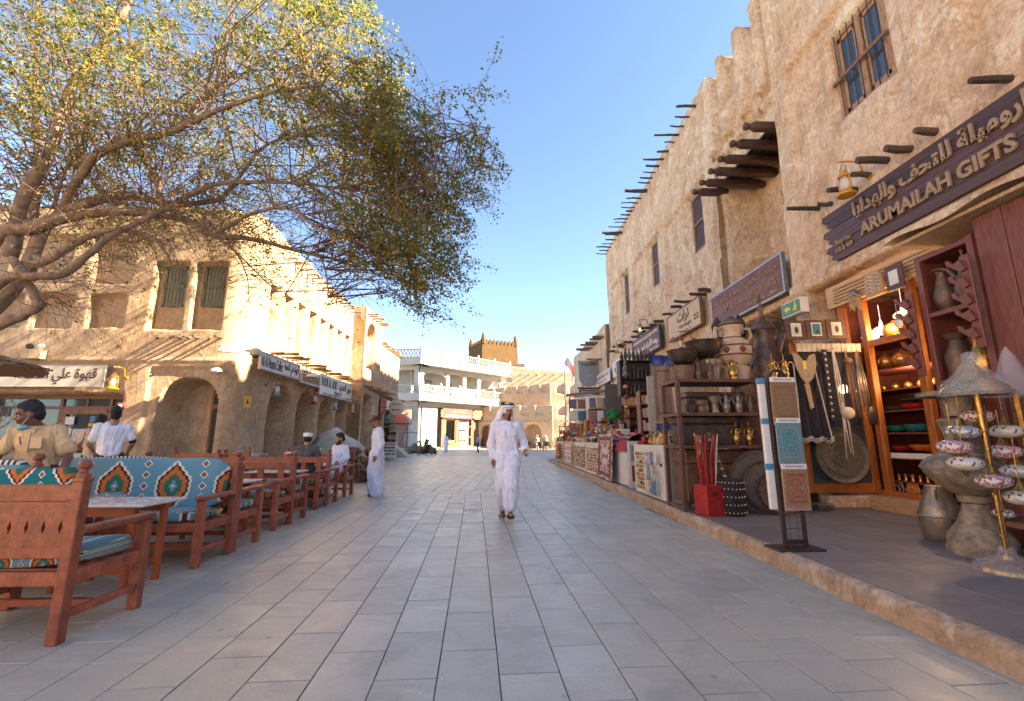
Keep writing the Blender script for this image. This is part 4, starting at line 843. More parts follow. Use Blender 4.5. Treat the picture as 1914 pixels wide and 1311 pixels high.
# ================================================================== SIGNS
pm('sign_white', (.62,.60,.56), .05, 2, .5, b=.03); pm('sign_cream', (.55,.49,.40), .06, 2, .6, b=.03); pm('sign_tan', (.55,.40,.22), .06, 3, .6, b=.04); pm('sign_brown', (.20,.085,.04), .2, 5, .6, b=.1); pm('sign_maroon', (.11,.035,.03), .15, 5, .6, b=.1)
pm('ink_dark', (.035,.025,.022), .1, 5, .7, b=0); pm('ink_brown', (.075,.035,.025), .1, 5, .7, b=0); pm('ink_gold', (.42,.29,.10), .15, 8, .5, b=0); pm('ink_red', (.30,.03,.02), .1, 5, .7, b=0); pm('ink_white', (.72,.68,.6), .05, 5, .6, b=0); pm('frame_dark', (.05,.038,.034), .2, 6, .6)
pm('plank_purple', (.068,.036,.036), .30, 6, .6, b=.3, bs=18, stretch=(1, .25, 6), rnd=.28); pm('letter_wood', (.30,.205,.115), .2, 10, .6, b=.1); pm('plank_red', (.17,.065,.045), .25, 5, .6, b=.25, bs=18, stretch=(1, .3, 7), rnd=.12); pm('galv', (.30,.31,.31), .15, 8, .45, metal=.6)
def sign(name, label, y0, y1, z0, z1, X_, side, mat, frame=None, th=.05, tilt=0.0):
    """board on a street wall; side -1 = right-hand wall (faces -x), +1 = left-hand wall (faces +x)"""
    t = thing(name, label, 'sign', (X_, (y0 + y1) / 2, z0)); L_ = y1 - y0; H_ = z1 - z0
    q = MB(); q.b2((-th / 2, -L_/2, 0), (th / 2, L_/2, H_), .004); q.build('board', mat, t)
    if frame:
        q = MB(); w = .045
        for a in (-L_/2 - .01, L_/2 + .01 - w): q.b2((-th/2 - .015, a, -.01), (th/2 + .015, a + w, H_ + .01))
        for a in (-.012, H_ + .012 - w): q.b2((-th/2 - .013, -L_/2, a), (th/2 + .013, L_/2, a + w))
        q.build('frame', frame, t)
    ex = (0, side, 0)
    def text(s, u, v, w, h, m, bold=.0, depth=.006, nm='lettering'):
        return lettering(s, m, t, (side * (th / 2 + .001), side * u, v), ex, (0, 0, 1), w, h, depth, bold, nm)
    return t, text, L_, H_
# left facade
t, tx, L_, H_ = sign('shop_sign', 'long white coffee sign with grey lettering on the rounded corner', 13.6, 16.28, 3.32, 3.84, -7.18, 1, 'sign_white', 'galv')
tx('Ali Al Neama Coffee', -.62, .26, 1.35, .34, 'ink_dark', .0); tx('قهوة علي النعمة', .70, .26, 1.05, .42, 'ink_dark', .01)
t, tx, L_, H_ = sign('shop_sign', 'small brown sign with golden Arabic lettering over the second arch', 16.55, 18.2, 3.28, 3.74, -7.2, 1, 'sign_brown', 'sign_white')
tx('البتيـل', 0, .28, 1.1, .26, 'ink_gold', .03); tx('AL BATIL', 0, .08, .9, .08, 'ink_gold')
t, tx, L_, H_ = sign('shop_sign', 'large white sign with bold black lettering over the third and fourth arch', 18.28, 22.2, 3.02, 3.85, -7.2, 1, 'sign_white', None)
tx('KHOR AL ADID', -.95, .53, 1.75, .36, 'ink_dark', .02); tx('خور العديد', .98, .50, 1.7, .42, 'ink_dark', .03); tx('Ancient Art', .1, .22, 1.0, .16, 'ink_dark', .01); tx('44351978   55831978   33110412', 0, .07, 3.3, .07, 'ink_dark')
t, tx, L_, H_ = sign('shop_sign', 'white sign with black lines of writing at the far end of the left row', 27.6, 31.0, 3.0, 3.55, -6.8, 1, 'sign_white', None)
tx('عطور وبخور', 0, .35, 2.4, .24, 'ink_dark', .03); tx('PERFUMES & GIFTS', 0, .12, 2.4, .12, 'ink_dark', .01)
t, tx, L_, H_ = sign('shop_sign', 'plain red sign panel beside the far white sign', 26.3, 27.55, 2.7, 3.6, -6.85, 1, 'ink_red', None)
# front face of the coffee house
t = thing('coffee_sign', 'cream coffee house sign with flowing Arabic script above the shopfront', 'sign', (-13.0, 12.9, 2.68)); q = MB(); q.b2((-2.0, -.03, 0), (1.96, .03, .60), .004); q.build('board', 'sign_cream', t)
q = MB(); [q.b2((a, -.036, -.008), (a + .015, .036, .608)) for a in (-2.0, 1.95)]; [q.b2((-2.0, -.035, a), (1.96, .035, a + .015)) for a in (-.01, .596)]; q.build('frame', 'galv', t)
lettering('قهوة علي النعمة', 'ink_brown', t, (.72, -.031, .30), (1, 0, 0), (0, 0, 1), 2.1, .46, .006, .018); lettering('Coffee', 'ink_brown', t, (-.95, -.031, .38), (1, 0, 0), (0, 0, 1), .62, .20, .006, .012)
# right-hand wall
t = thing('shop_sign', 'long plank sign with raised wooden letters over the lamp shop', 'sign', (6.0, 6.0, 4.36)); xo = 0
RS = random.Random(5); H_ = .92; nP = 6
for k in range(nP):
    e0 = 1.55 + RS.uniform(-.08, .08) + (.10 if k % 2 else 0); e1 = -2.6; zb = k * H_ / nP; q = MB(); q.poly([(e1, zb + .004), (e0 - .09, zb + .004), (e0 + .02, zb + .06), (e0 - .03, zb + H_ / nP - .004), (e1, zb + H_ / nP - .004)], 'x', -.03 + .006 * (k % 2), .03); q.build('plank', 'plank_purple', t)
lettering('ARUMAILAH GIFTS', 'letter_wood', t, (-.035, -.30, .29), (0, -1, 0), (0, 0, 1), 2.32, .22, .03, .035); lettering('اروميلة للتحف والهدايا', 'letter_wood', t, (-.035, -.35, .66), (0, -1, 0), (0, 0, 1), 2.6, .34, .03, .03)
lettering('Shop No:\n418 & 419', 'letter_wood', t, (-.035, 1.26, .24), (0, -1, 0), (0, 0, 1), .40, .24, .02, .015)
t, tx, L_, H_ = sign('shop_sign', 'red plank-patterned gift shop sign in a grey metal frame', 9.0, 12.3, 4.30, 5.18, 6.02, -1, 'plank_red', 'galv', .06)
for k in range(5): q = MB(); q.b2((-.034, -L_/2 + .04, .05 + k * .165), (-.029, L_/2 - .04, .05 + k * .165 + .157)); q.build('plank', 'plank_red', t)
tx2 = lambda s, u, v, w, h, m, b_=0: lettering(s, m, t, (-.036, -u, v), (0, -1, 0), (0, 0, 1), w, h, .008, b_)
tx2('KASHEM AL NAKHESH FOR GIFTS', .0, .36, 2.75, .17, 'letter_wood', .01); tx2('خشم النخش للتحف والهدايا', .05, .64, 2.8, .30, 'letter_wood', .0); tx2('جوال : ٥٥٥٢٢٠٩٨', .8, .14, 1.2, .11, 'ink_gold', .01)
t, tx, L_, H_ = sign('shop_sign', 'tan signboard with a large Arabic calligraphy and English script below', 12.95, 15.65, 4.62, 5.50, 6.0, -1, 'sign_tan', 'sign_brown', .06)
tx('تراث', .05, .58, .95, .44, 'ink_brown', .03); tx('Heritage', .15, .27, 1.0, .17, 'ink_brown', .0); tx('4431 1234\n5566 7788', 1.02, .33, .34, .18, 'ink_brown'); tx('Souq Shop 12', .2, .09, .8, .07, 'ink_brown'); tx('C.R. 39021', -1.0, .07, .35, .06, 'ink_brown')
t, tx, L_, H_ = sign('shop_sign', 'dark maroon antiques sign with crowded pale lettering', 16.4, 19.9, 4.62, 5.50, 5.98, -1, 'sign_maroon', 'frame_dark', .08)
tx('FODDIE RUGS ANTIQUES & GIFTS', 0, .72, 3.1, .15, 'ink_white', .02); tx('روضة الأنتيك للتحف والهدايا', 0, .38, 3.0, .38, 'ink_white', .03); tx('55217760', 1.0, .10, 1.0, .09, 'ink_white', .01)
t, tx, L_, H_ = sign('shop_sign', 'white centre sign with dark bold capitals next to the maroon sign', 20.0, 23.6, 4.42, 5.2, 5.95, -1, 'sign_white', None, .06)
tx('AL FANOON CENTRE', .1, .36, 3.0, .20, 'ink_dark', .02); tx('مركز الفنون للتحف', .1, .62, 2.6, .2, 'ink_brown', .01); tx('FOR HANDICRAFTS & ANTIQUES', .1, .16, 2.8, .10, 'ink_red', .01)
t, tx, L_, H_ = sign('shop_sign', 'pale sign with small red writing farthest along the right wall', 24.1, 27.6, 4.34, 5.05, 5.9, -1, 'sign_white', None, .06)
tx('للتحف والهدايا والسجاد', 0, .45, 2.9, .24, 'ink_red', .01); tx('TEL 44 36 71 65', 0, .17, 2.2, .13, 'ink_red', .0)
# grey shield-shaped hanging sign with its name bar
t = thing('hanging_sign', 'grey metal shield sign with a dark name bar hanging over the far stalls', 'sign', (5.4, 27.4, 4.35))
sh = [(-.62, 1.0), (-.6, .45), (-.36, .12), (0, 0), (.36, .12), (.6, .45), (.62, 1.0), (.66, 1.62), (-.66, 1.62)]; q = MB(); q.poly(sh, 'y', -.06, .06); q.build('shield', 'galv', t)
q = MB(); q.lathe([(.36, -.075), (.36, -.066), (.31, -.066), (.31, -.075)], (0, 0, .78), 24, R=Matrix.Rotation(rad(90), 3, 'X'), cap=False); q.build('emblem', 'frame_dark', t); lettering('PHILIPS', 'frame_dark', t, (0, -.062, 1.38), (1, 0, 0), (0, 0, 1), .85, .16, .01, .02)
q = MB(); q.b2((-.62, -.07, -.42), (.68, .07, -.16)); q.build('name_bar', 'frame_dark', t); lettering('PHILIPS RADIO', 'ink_white', t, (.02, -.072, -.29), (1, 0, 0), (0, 0, 1), 1.05, .13, .006, .02)
q = MB(); q.b2((.6, -.03, .95), (1.0, .03, 1.02)); q.b2((.6, -.03, 1.4), (1.0, .03, 1.47)); q.b2((-.7, -.12, -.12), (.7, .12, -.02)); q.build('bracket', 'iron', t)
# white building signs
def wbpt(x, y, z): a = math.atan2(11.0, 10.5); return (-10.2 + x * math.cos(a) - y * math.sin(a), 58 + x * math.sin(a) + y * math.cos(a), z)
aw = math.atan2(11.0, 10.5)
t = thing('shop_sign', 'dark brown barber sign with gilded ends on the white building', 'sign', wbpt(6.2, -.2, 3.95), aw); q = MB(); q.b2((-2.6, -.1, 0), (2.7, .1, 1.35), .02); q.build('board', 'sign_maroon', t)
q = MB(); [q.lathe([(.0, -.5), (.16, -.45), (.1, -.2), (.22, 0), (.1, .2), (.16, .45), (0, .5)], (x, -.05, .65), 8) for x in (-2.75, 2.85)]; q.build('scroll', 'ink_gold', t)
lettering('حلاق السالم', 'ink_gold', t, (.3, -.101, .92), (1, 0, 0), (0, 0, 1), 2.4, .55, .01, .02); lettering('تفصيل جميع انواع الغتر', 'ink_white', t, (0, -.101, .35), (1, 0, 0), (0, 0, 1), 4.3, .42, .01, .02)
t = thing('shop_sign', 'square ochre panel with golden arabesque beside the brown sign', 'sign', wbpt(10.4, -.2, 3.95), aw); q = MB(); q.b2((-1.15, -.1, 0), (1.15, .1, 1.3), .02); q.build('board', 'sign_brown', t)
q = MB()
for k in range(9): a = math.pi * k / 8; q.lathe([(.16, 0), (.16, .02), (.09, .02), (.09, 0)], (.6 * math.cos(a), -.102, .35 + .55 * math.sin(a)), 10, R=Matrix.Rotation(rad(90), 3, 'X'))
q.build('ornament', 'ink_gold', t)
t = thing('shop_sign', 'small white sign at the right end of the white building', 'sign', wbpt(13.6, -.2, 4.0), aw); q = MB(); q.b2((-.9, -.08, 0), (.9, .08, .9), .02); q.build('board', 'sign_white', t); lettering('صيدلية', 'ink_dark', t, (0, -.082, .55), (1, 0, 0), (0, 0, 1), 1.3, .4, .01, .03)
t = thing('direction_sign', 'pale sign with a red arrow under the shaded balcony wing', 'sign', (-12.3, 57.2, 3.7)); q = MB(); q.b2((-1.5, -.06, 0), (1.3, .06, 1.15), .02); q.build('board', 'sign_tan', t); q = MB(); q.poly([(-1.1, .55), (-.6, .8), (-.6, .62), (.7, .62), (.7, .85), (.85, .85), (.85, .48), (-.6, .48), (-.6, .3)], 'y', -.075, -.061); q.build('arrow', 'ink_red', t)
t = thing('round_sign', 'round white projecting sign with a red arrow near the umbrella cart', 'sign', (-5.9, 26.2, 3.05)); q = MB(); q.lathe([(.42, -.03), (.44, -.02), (.44, .02), (.42, .03)], n=32, R=Matrix.Rotation(rad(90), 3, 'X')); q.build('disc', 'sign_cream', t, smooth=40); q = MB(); q.poly([(-.26, -.16), (-.16, -.09), (-.16, -.135), (.24, -.135), (.24, -.185), (-.16, -.185), (-.16, -.23)], 'y', -.045, -.031); q.build('arrow', 'ink_red', t); lettering('مطعم دكان', 'ink_dark', t, (0, -.031, .17), (1, 0, 0), (0, 0, 1), .52, .16, .006, .02)
q = MB(); q.tube([(-.42, 0, 0), (-1.0, 0, 0)], .015, 6); q.build('bracket', 'iron', t)
t = thing('exit_sign', 'green emergency exit sign above the framed pictures', 'sign', (5.75, 8.45, 3.62)); q = MB(); q.b2((-.06, -.30, 0), (.10, .30, .30), .01); q.build('case', 'sign_white', t); pm('exit_green', (.02,.22,.09), .1, 3, .4); pm('exit_yellow', (.75,.6,.06), .1, 3, .4); q = MB(); q.b2((-.066, -.27, .03), (-.061, .27, .27)); q.build('panel', 'exit_green', t)
q = MB(); q.poly([(.20, .15), (.12, .22), (.12, .18), (.02, .18), (.02, .12), (.12, .12), (.12, .08)], 'x', -.072, -.067); q.ball((-.069, -.14, .22), (.004, .028, .028), 8, 6); q.poly([(-.18, .06), (-.15, .06), (-.13, .11), (-.09, .08), (-.06, .1), (-.11, .14), (-.1, .18), (-.17, .19), (-.2, .14), (-.15, .13)], 'x', -.072, -.067); q.build('running_figure', 'exit_yellow', t)
pm('notice_yellow', (.55,.32,.02), .1, 3, .5); t = thing('warning_notice', 'small yellow warning notice on the rounded plaster corner', 'sign', (-7.12, 13.06, 2.12), rad(38)); q = MB(); q.b2((-.09, -.012, 0), (.09, .012, .33)); q.build('plate', 'notice_yellow', t); q = MB(); q.poly([(-.05, .12), (.05, .12), (.02, .17), (0, .27), (-.02, .17)], 'y', -.018, -.0125); q.build('symbol', 'ink_dark', t)
t = thing('fire_call_box', 'small red and white call box on the coffee house wall under the yellow lantern', 'call box', (-10.5, 12.97, 2.08)); q = MB(); q.b2((-.10, -.05, 0), (.10, .03, .16), .01); q.build('case', 'ink_red', t); q = MB(); q.b2((-.04, -.056, .03), (.05, -.0505, .13)); q.build('plate', 'sign_white', t)

# ================================================================== LANTERNS, LAMPS, CAMERA
pm('lamp_yellow', (.52,.24,.012), .15, 8, .35, b=.05); pm('lamp_teal', (.05,.20,.22), .15, 8, .4, b=.05); pm('lamp_red', (.26,.025,.02), .15, 8, .4, b=.05); pm('lamp_grey', (.13,.15,.14), .2, 8, .45); pm('lamp_pale', (.45,.40,.30), .2, 8, .45)
m_, nt_, p_ = newmat('lantern_glass'); p_.inputs['Base Color'].default_value = (.75,.72,.66,1); p_.inputs['Roughness'].default_value = .12; p_.inputs['Alpha'].default_value = .45
m_, nt_, p_ = newmat('lantern_glow'); p_.inputs['Base Color'].default_value = (1,.6,.2,1); p_.inputs['Emission Color'].default_value = (1,.5,.12,1); p_.inputs['Emission Strength'].default_value = 3
def lantern(loc, rz, mat, label, s=1.0, lit=False):
    """hurricane lantern hanging from a wall arm; local -x is away from the wall"""
    t = thing('wall_lantern', label, 'lantern', loc, rz, 'hurricane lanterns on wall arms'); t.scale = (s, s, s)
    q = MB(); q.lathe([(.0, 0), (.135, 0), (.14, .025), (.10, .05), (.085, .09), (.06, .10)], n=16); q.build('tank', mat, t, smooth=40)
    q = MB(); q.lathe([(.05, .10), (.075, .15), (.078, .22), (.055, .30), (.05, .32)], n=14, cap=False); g_ = q.build('globe', 'lantern_glass', t, smooth=True)
    if lit: q = MB(); q.ball((0, 0, .2), (.02, .02, .045), 8, 6); q.build('flame', 'lantern_glow', g_)
    q = MB(); q.lathe([(.06, .32), (.085, .33), (.085, .36), (.05, .385), (.05, .42), (.03, .45), (.0, .455)], n=14); q.build('hood', mat, t, smooth=40)
    for s_ in (-1, 1): q = MB(); q.tube([(0, s_ * .11, .03), (0, s_ * .125, .2), (0, s_ * .10, .34), (0, s_ * .05, .40)], .012, 6); q.build('side_tube', mat, t, smooth=True)
    q = MB(); q.tube([(0, -.075, .35), (0, -.06, .5), (0, 0, .56), (0, .06, .5), (0, .075, .35)], .006, 5); q.build('bail', 'iron', t)
    q = MB(); q.tube([(-.08, 0, .60), (.12, 0, .62), (.26, 0, .61), (.30, 0, .57), (.34, 0, .40), (.40, 0, .34)], .016, 7); q.ball((.42, 0, .36), (.03, .06, .06), 8, 6); q.build('wall_arm', mat, t, smooth=True)
    return t
lantern((5.62, 6.64, 5.14), 0, 'lamp_yellow', 'yellow lantern beside the long plank sign')
lantern((5.62, 13.7, 3.95), 0, 'lamp_red', 'dark red lantern below the tan calligraphy sign'); lantern((5.65, 17.75, 5.40), 0, 'lamp_teal', 'teal lantern with a lit flame above the maroon antiques sign', 1, True); lantern((5.65, 21.5, 5.35), 0, 'lamp_yellow', 'yellow lantern high on the right wall near the white centre sign')
lantern((-10.48, 12.55, 2.58), rad(90), 'lamp_yellow', 'yellow lantern on the front of the coffee house')
lantern((-6.85, 14.15, 2.55), rad(180 - 12), 'lamp_grey', 'grey lantern beside the first arch under the white coffee sign'); lantern((-6.85, 17.05, 2.52), rad(180), 'lamp_red', 'red lantern in front of the second arch'); lantern((-6.9, 19.35, 2.45), rad(180), 'lamp_teal', 'teal lantern hanging under the bold black-lettered sign'); lantern((-6.9, 21.6, 2.48), rad(180), 'lamp_yellow', 'yellow lantern hanging at the fourth arch'); lantern((-6.3, 22.85, 2.45), rad(180), 'lamp_pale', 'pale lantern beside the portal of the projecting block')
lantern((-6.4, 26.6, 2.3), rad(180), 'lamp_red', 'red lantern in front of the red sign panel'); lantern((-6.35, 28.2, 2.2), rad(180), 'lamp_yellow', 'yellow lantern under the far white sign on the left')
t = thing('wall_lamp', 'pale dish-shaped wall lamp at the end of the white coffee sign', 'lamp', (-6.75, 16.4, 3.42)); q = MB(); q.lathe([(.26, 0), (.24, .05), (.12, .11), (.03, .14), (.0, .15)], n=20); q.build('shade', 'sign_cream', t, smooth=40); q = MB(); q.tube([(-.0, 0, .1), (-.2, 0, .14), (-.6, 0, .12)], .03, 8); q.build('arm', 'sign_cream', t)
t = thing('security_camera', 'white dome security camera on a bracket at the building corner', 'camera', (-7.1, 12.85, 3.62), rad(35)); q = MB(); q.b2((-.75, -.06, -.02), (-.2, .06, .20), .01); q.build('junction_box', 'sign_cream', t); q = MB(); q.tube([(-.2, 0, .08), (.1, 0, .1)], .035, 8); q.build('arm', 'sign_cream', t); q = MB(); q.lathe([(.15, -.02), (.16, .05), (.15, .13), (.08, .18), (0, .19)], (.15, 0, 0), 18); q.build('housing', 'sign_cream', t, smooth=40); q = MB(); q.ball((.15, 0, -.03), (.10, .10, .10), 14, 8); q.build('dome', 'glass_dark', t, smooth=True)
t = thing('bulkhead_lamp', 'small white hooded lamp under the security camera', 'lamp', (-7.95, 12.85, 3.1)); q = MB(); q.lathe([(.17, 0), (.16, .06), (.08, .12), (0, .14)], n=18); q.build('hood', 'sign_white', t, smooth=40); q = MB(); q.ball((0, 0, -.01), (.08, .08, .05), 10, 6); q.build('lens', 'lantern_glass', t, smooth=True)
t = thing('emergency_light', 'cream emergency light box with twin lamps above the coffee sign', 'lamp', (-13.05, 12.87, 3.45)); q = MB(); q.b2((-.28, -.08, 0), (.26, .1, .27), .015); q.build('case', 'sign_tan', t)
for x in (-.15, .16): q = MB(); q.lathe([(.0, -.07), (.085, -.06), (.085, .0), (.05, .05), (0, .06)], (x, -.03, .36), 14, R=Matrix.Rotation(rad(80), 3, 'X')); q.build('lamp_head', 'lantern_glass' if x > 0 else 'frame_dark', t, smooth=40)

# ================================================================== COFFEE HOUSE FRONT, ARCH DOOR
sf = thing('shopfront', 'brown timber shopfront with glazed door below the coffee sign', 'shopfront', (-12.6, 13.45, 0))
q = MB(); q.b2((-1.95, -.05, 2.38), (2.02, .06, 2.5), .01); q.b2((-1.95, -.045, 2.10), (2.0, .055, 2.18)); [q.b2((a, -.05, 0), (a + .09, .06, 2.4), .006) for a in (-1.9, .02, 1.40, 1.93)]; q.build('frame', 'wood_window', sf)
for a in (-.9, .75): q = MB(); q.b2((a, -.048, 2.18), (a + .06, .05, 2.38)); q.build('mullion', 'wood_window', sf)
q = MB(); q.b2((-1.9, .0, 0), (1.95, .02, 2.4)); q.build('pane', 'glass_dark', sf)
d_ = MB(); [d_.b2((a, -.07, .02), (a + .14, -.02, 2.1), .006) for a in (.12, 1.26)]; [d_.b2((.12, -.068, e), (1.4, -.022, e + .15)) for e in (.02, .95, 1.95)]; door_ = d_.build('door', 'wood_window', sf); q = MB(); q.tube([(.2, -.1, .95), (.2, -.1, 1.2)], .015, 6); q.build('handle', 'galv', door_)
pm('paper', (.55,.50,.42), .25, 18, .8, b=0); pm('paper_white', (.66,.66,.63), .08, 10, .8, b=0); pm('sticker_blue', (.06,.22,.40), .3, 12, .6, b=0)
for x0, z0, w_, h_, m_ in ((.27, 1.66, .25, .22, 'paper_white'), (.29, 1.38, .2, .17, 'paper_white'), (.52, 1.2, .52, .34, 'paper'), (.52, .55, .46, .32, 'paper'), (.95, 1.72, .14, .18, 'sticker_blue'), (.93, 1.6, .16, .1, 'notice_yellow')): q = MB(); q.b2((x0, -.072, z0), (x0 + w_, -.066, z0 + h_)); q.build('notice', m_, door_)
t = thing('arch_door', 'tall glazed wooden door half open inside the front archway', 'door', (-8.45, 13.95, 0), rad(-20)); q = MB(); [q.b2((a, -.03, 0), (a + .09, .03, 2.7)) for a in (-.25, .42)]; [q.b2((-.25, -.028, e), (.5, .028, e + .12)) for e in (0, .55, 2.15, 2.58)]; q.build('frame', 'wood_window', t); q = MB(); q.b2((-.17, -.01, .6), (.42, .01, 2.6)); q.build('pane', 'glass_dark', t)
q = MB(); q.b2((-.32, .5, 0), (.9, .54, 2.9)); q.build('side_leaf', 'wood_window', t)
t = thing('litter_bin', 'low steel bin box with a long-handled dustpan by the plaster corner', 'bin', (-6.1, 11.9, 0)); q = MB(); q.b2((-.25, -.2, 0), (.25, .2, .80), .02); q.build('body', 'sign_tan', t); q = MB(); q.lathe([(.24, .80), (.25, .86), (.24, .90), (.0, .905)], n=24); q.build('rim', 'galv', t, smooth=40); q = MB(); q.b2((-.01, -.205, .45), (.22, -.198, .70)); q.build('slot', 'dark_inside', t)
t = thing('dustpan', 'long-handled dustpan leaning behind the steel bin', 'dustpan', (-6.25, 12.2, 0)); q = MB(); q.tube([(.05, 0, .5), (-.1, .05, 1.0), (-.22, .1, 1.62)], .016, 6); q.build('handle', 'lamp_grey', t); q = MB(); q.tube([(-.2, .1, 1.45), (-.22, .1, 1.62)], .024, 6); q.build('grip', 'sticker_blue', t); q = MB(); q.tube([(.02, 0, .9), (.1, 0, .98), (.15, 0, 1.08), (.06, 0, 1.14)], .008, 5); q.build('wire_hook', 'galv', t)
# straw parasol and fan at the left edge
pm('straw', (.30,.17,.08), .45, 30, .95, b=.8, bs=60); t = thing('straw_parasol', 'straw-thatched parasol whose ragged edge enters at the far left', 'parasol', (-7.5, 6.0, 0)); q = MB(); q.tube([(0, 0, 0), (0, 0, 2.4)], .05, 8); q.build('pole', 'red_wood', t)
q = MB(); ST = random.Random(3)
for k in range(900): a = ST.uniform(0, 2 * math.pi); r0 = ST.uniform(.1, .92); r1 = r0 + ST.uniform(.2, .42); z0 = 2.55 - r0 * .27 + ST.uniform(-.03, .03); z1 = 2.55 - r1 * .27 + ST.uniform(-.06, .02); b_ = a + ST.uniform(-.12, .12); q.tube([(r0 * math.cos(a), r0 * math.sin(a), z0), (r1 * math.cos(b_), r1 * math.sin(b_), z1)], ST.uniform(.008, .016), 3)
q.lathe([(1.2, 2.2), (.05, 2.5), (.0, 2.52)], n=24); q.build('thatch', 'straw', t)
t = thing('standing_fan', 'pedestal fan with wire guard at the left edge of the picture', 'fan', (-6.95, 6.4, 0), rad(40)); q = MB(); q.tube([(0, 0, .05), (0, 0, 1.55)], .022, 8); q.lathe([(.25, 0), (.25, .03), (.04, .06)], n=20); q.build('stand', 'lamp_grey', t)
q = MB(); RX = Matrix.Rotation(rad(90), 3, 'X')
for r, d in ((.26, -.02), (.26, .1), (.2, -.05), (.13, -.07), (.06, -.08)): q.tube([RX @ Vector((r * math.cos(a), r * math.sin(a), 0)) + Vector((0, d, 1.62)) for a in [2 * math.pi * k / 24 for k in range(25)]], .004, 4, cap=False)
for k in range(20): a = 2 * math.pi * k / 20; q.tube([RX @ Vector((r * math.cos(a), r * math.sin(a), 0)) + Vector((0, d, 1.62)) for r, d in ((.05, -.08), (.15, -.068), (.26, -.02), (.26, .1))], .0025, 3, cap=False)
q.build('guard', 'galv', t); q = MB()
for k in range(3): a = 2 * math.pi * k / 3; q.box(Vector((.12 * math.cos(a), .03, 1.62 + .12 * math.sin(a))), (.2, .01, .12), ry=-a, rx=.4)
q.build('blade', 'lamp_grey', t)
# tarpaulin-covered stall, rope barrier etc. between the benches and the arcade
pm('tarp', (.30,.33,.31), .15, 3, .7, b=.2, bs=12); pm('tarp_dark', (.16,.16,.16), .2, 3, .7, b=.2)
t = thing('covered_stall', 'stall wrapped in a pale grey tarpaulin against the arcade', 'stall', (-6.0, 17.5, 0)); TS = random.Random(9)
def tarpf(u, v):
    w = abs(u - .42); h = 1.72 - 1.5 * w - .35 * abs(v - .5); x = -1.1 + 2.2 * u; y = -.8 + 1.6 * v
    e = max(abs(u - .5), abs(v - .5)) * 2; h = max(.02, h * (1 - max(0, e - .72) ** 1.0 * 3.2)); return (x * (1 + .1 * math.sin(v * 9)), y, h + .03 * math.sin(u * 21 + v * 7))
q = MB(); q.sheet(tarpf, 26, 16); q.build('cover', 'tarp', t, smooth=50); q = MB(); q.b2((-.85, -.5, 0), (.7, .5, .95)); q.build('stall_body', 'tarp_dark', t)
q = MB(); q.sheet(lambda u, v: (-1.25 + .75 * u, -.85 + .4 * v + .1 * math.sin(u * 7), .05 + 1.35 * u * (1 - .2 * v) + .02 * math.sin(v * 20)), 12, 8); q.build('dark_flap', 'tarp_dark', t, smooth=50)
pm('saddle_brown', (.10,.06,.03), .6, 12, .9, b=.9, bs=25); t = thing('saddle_bundle', 'heap of brown woven saddle goods behind the seated man in white', 'bundle', (-4.35, 14.3, 0)); BS = random.Random(4); q = MB()
for k in range(26): q.ball((BS.uniform(-.6, .6), BS.uniform(-.4, .4), BS.uniform(.15, .95)), (BS.uniform(.12, .3), BS.uniform(.12, .3), BS.uniform(.10, .24)), 10, 7)
q.build('load', 'saddle_brown', t, smooth=True); q = MB(); [q.tube([(BS.uniform(-.4, .5), -.4, 1.0), (BS.uniform(-.5, .6), -.5, .3)], .014, 5) for _ in range(6)]; q.build('straps', 'viga_pale', t)
# snack cart with striped umbrella
m_, nt_, p_ = newmat('umbrella_cloth'); sp_ = nd(nt_, 'SeparateXYZ'); nt_.links.new(coord(nt_), sp_.inputs[0]); an = mth(nt_, 'DIVIDE', mth(nt_, 'ADD', mth(nt_, 'ARCTAN2', sp_.outputs[1], sp_.outputs[0]), math.pi), 2 * math.pi)
nt_.links.new(ramp(nt_, an, [(0, (.50,.36,.45)), (.14, (.10,.28,.20)), (.28, (.55,.14,.08)), (.42, (.50,.36,.45)), (.57, (.10,.28,.20)), (.71, (.55,.14,.08)), (.80, (.52,.42,.50)), (.9, (.16,.34,.24))], True), p_.inputs['Base Color']); p_.inputs['Roughness'].default_value = .8
t = thing('snack_cart', 'white snack cart with glass case under a coloured umbrella', 'cart', (-6.85, 29.0, 0), rad(10))
q = MB(); q.b2((-.42, -.35, .12), (.42, .35, 1.08), .01); q.build('base', 'sign_white', t); q = MB(); [q.b2((x, y, 1.08), (x + .03, y + .03, 2.0)) for x in (-.42, .39) for y in (-.35, .32)]; q.b2((-.44, -.37, 1.97), (.44, .37, 2.03)); q.b2((-.42, -.33, 1.5), (.42, .33, 1.53)); q.build('glass_case_frame', 'sign_white', t)
q = MB(); q.b2((-.40, -.345, 1.1), (.40, -.34, 1.97)); q.build('pane', 'glass_clear', t); q = MB(); CS = random.Random(2)
for k in range(40): q.box((CS.uniform(-.36, .36), CS.uniform(-.25, .25), CS.choice((1.16, 1.6))), (.09, .09, CS.uniform(.1, .22)))
q.build('snack_packs', 'lamp_red', t); lettering('Hand Repair', 'ink_red', t, (0, -.352, .95), (1, 0, 0), (0, 0, 1), .74, .12, .004, .03)
for r_ in range(3):
    for k in range(7): q = MB(); q.ball((-.33 + k * .11, -.352, .75 - r_ * .19), (.03 + .012 * ((k + r_) % 3), .004, .06), 8, 6); q.build('printed_mark', 'ink_dark', t)
q = MB(); q.lathe([(1.12, 2.2), (1.0, 2.5), (.75, 2.72), (.4, 2.86), (.02, 2.92)], (.25, 0, 0), 24, cap=False); q.build('umbrella', 'umbrella_cloth', t, smooth=True); q = MB(); q.tube([(.25, 0, 1.9), (.25, 0, 2.95)], .02, 6); q.build('umbrella_pole', 'galv', t)
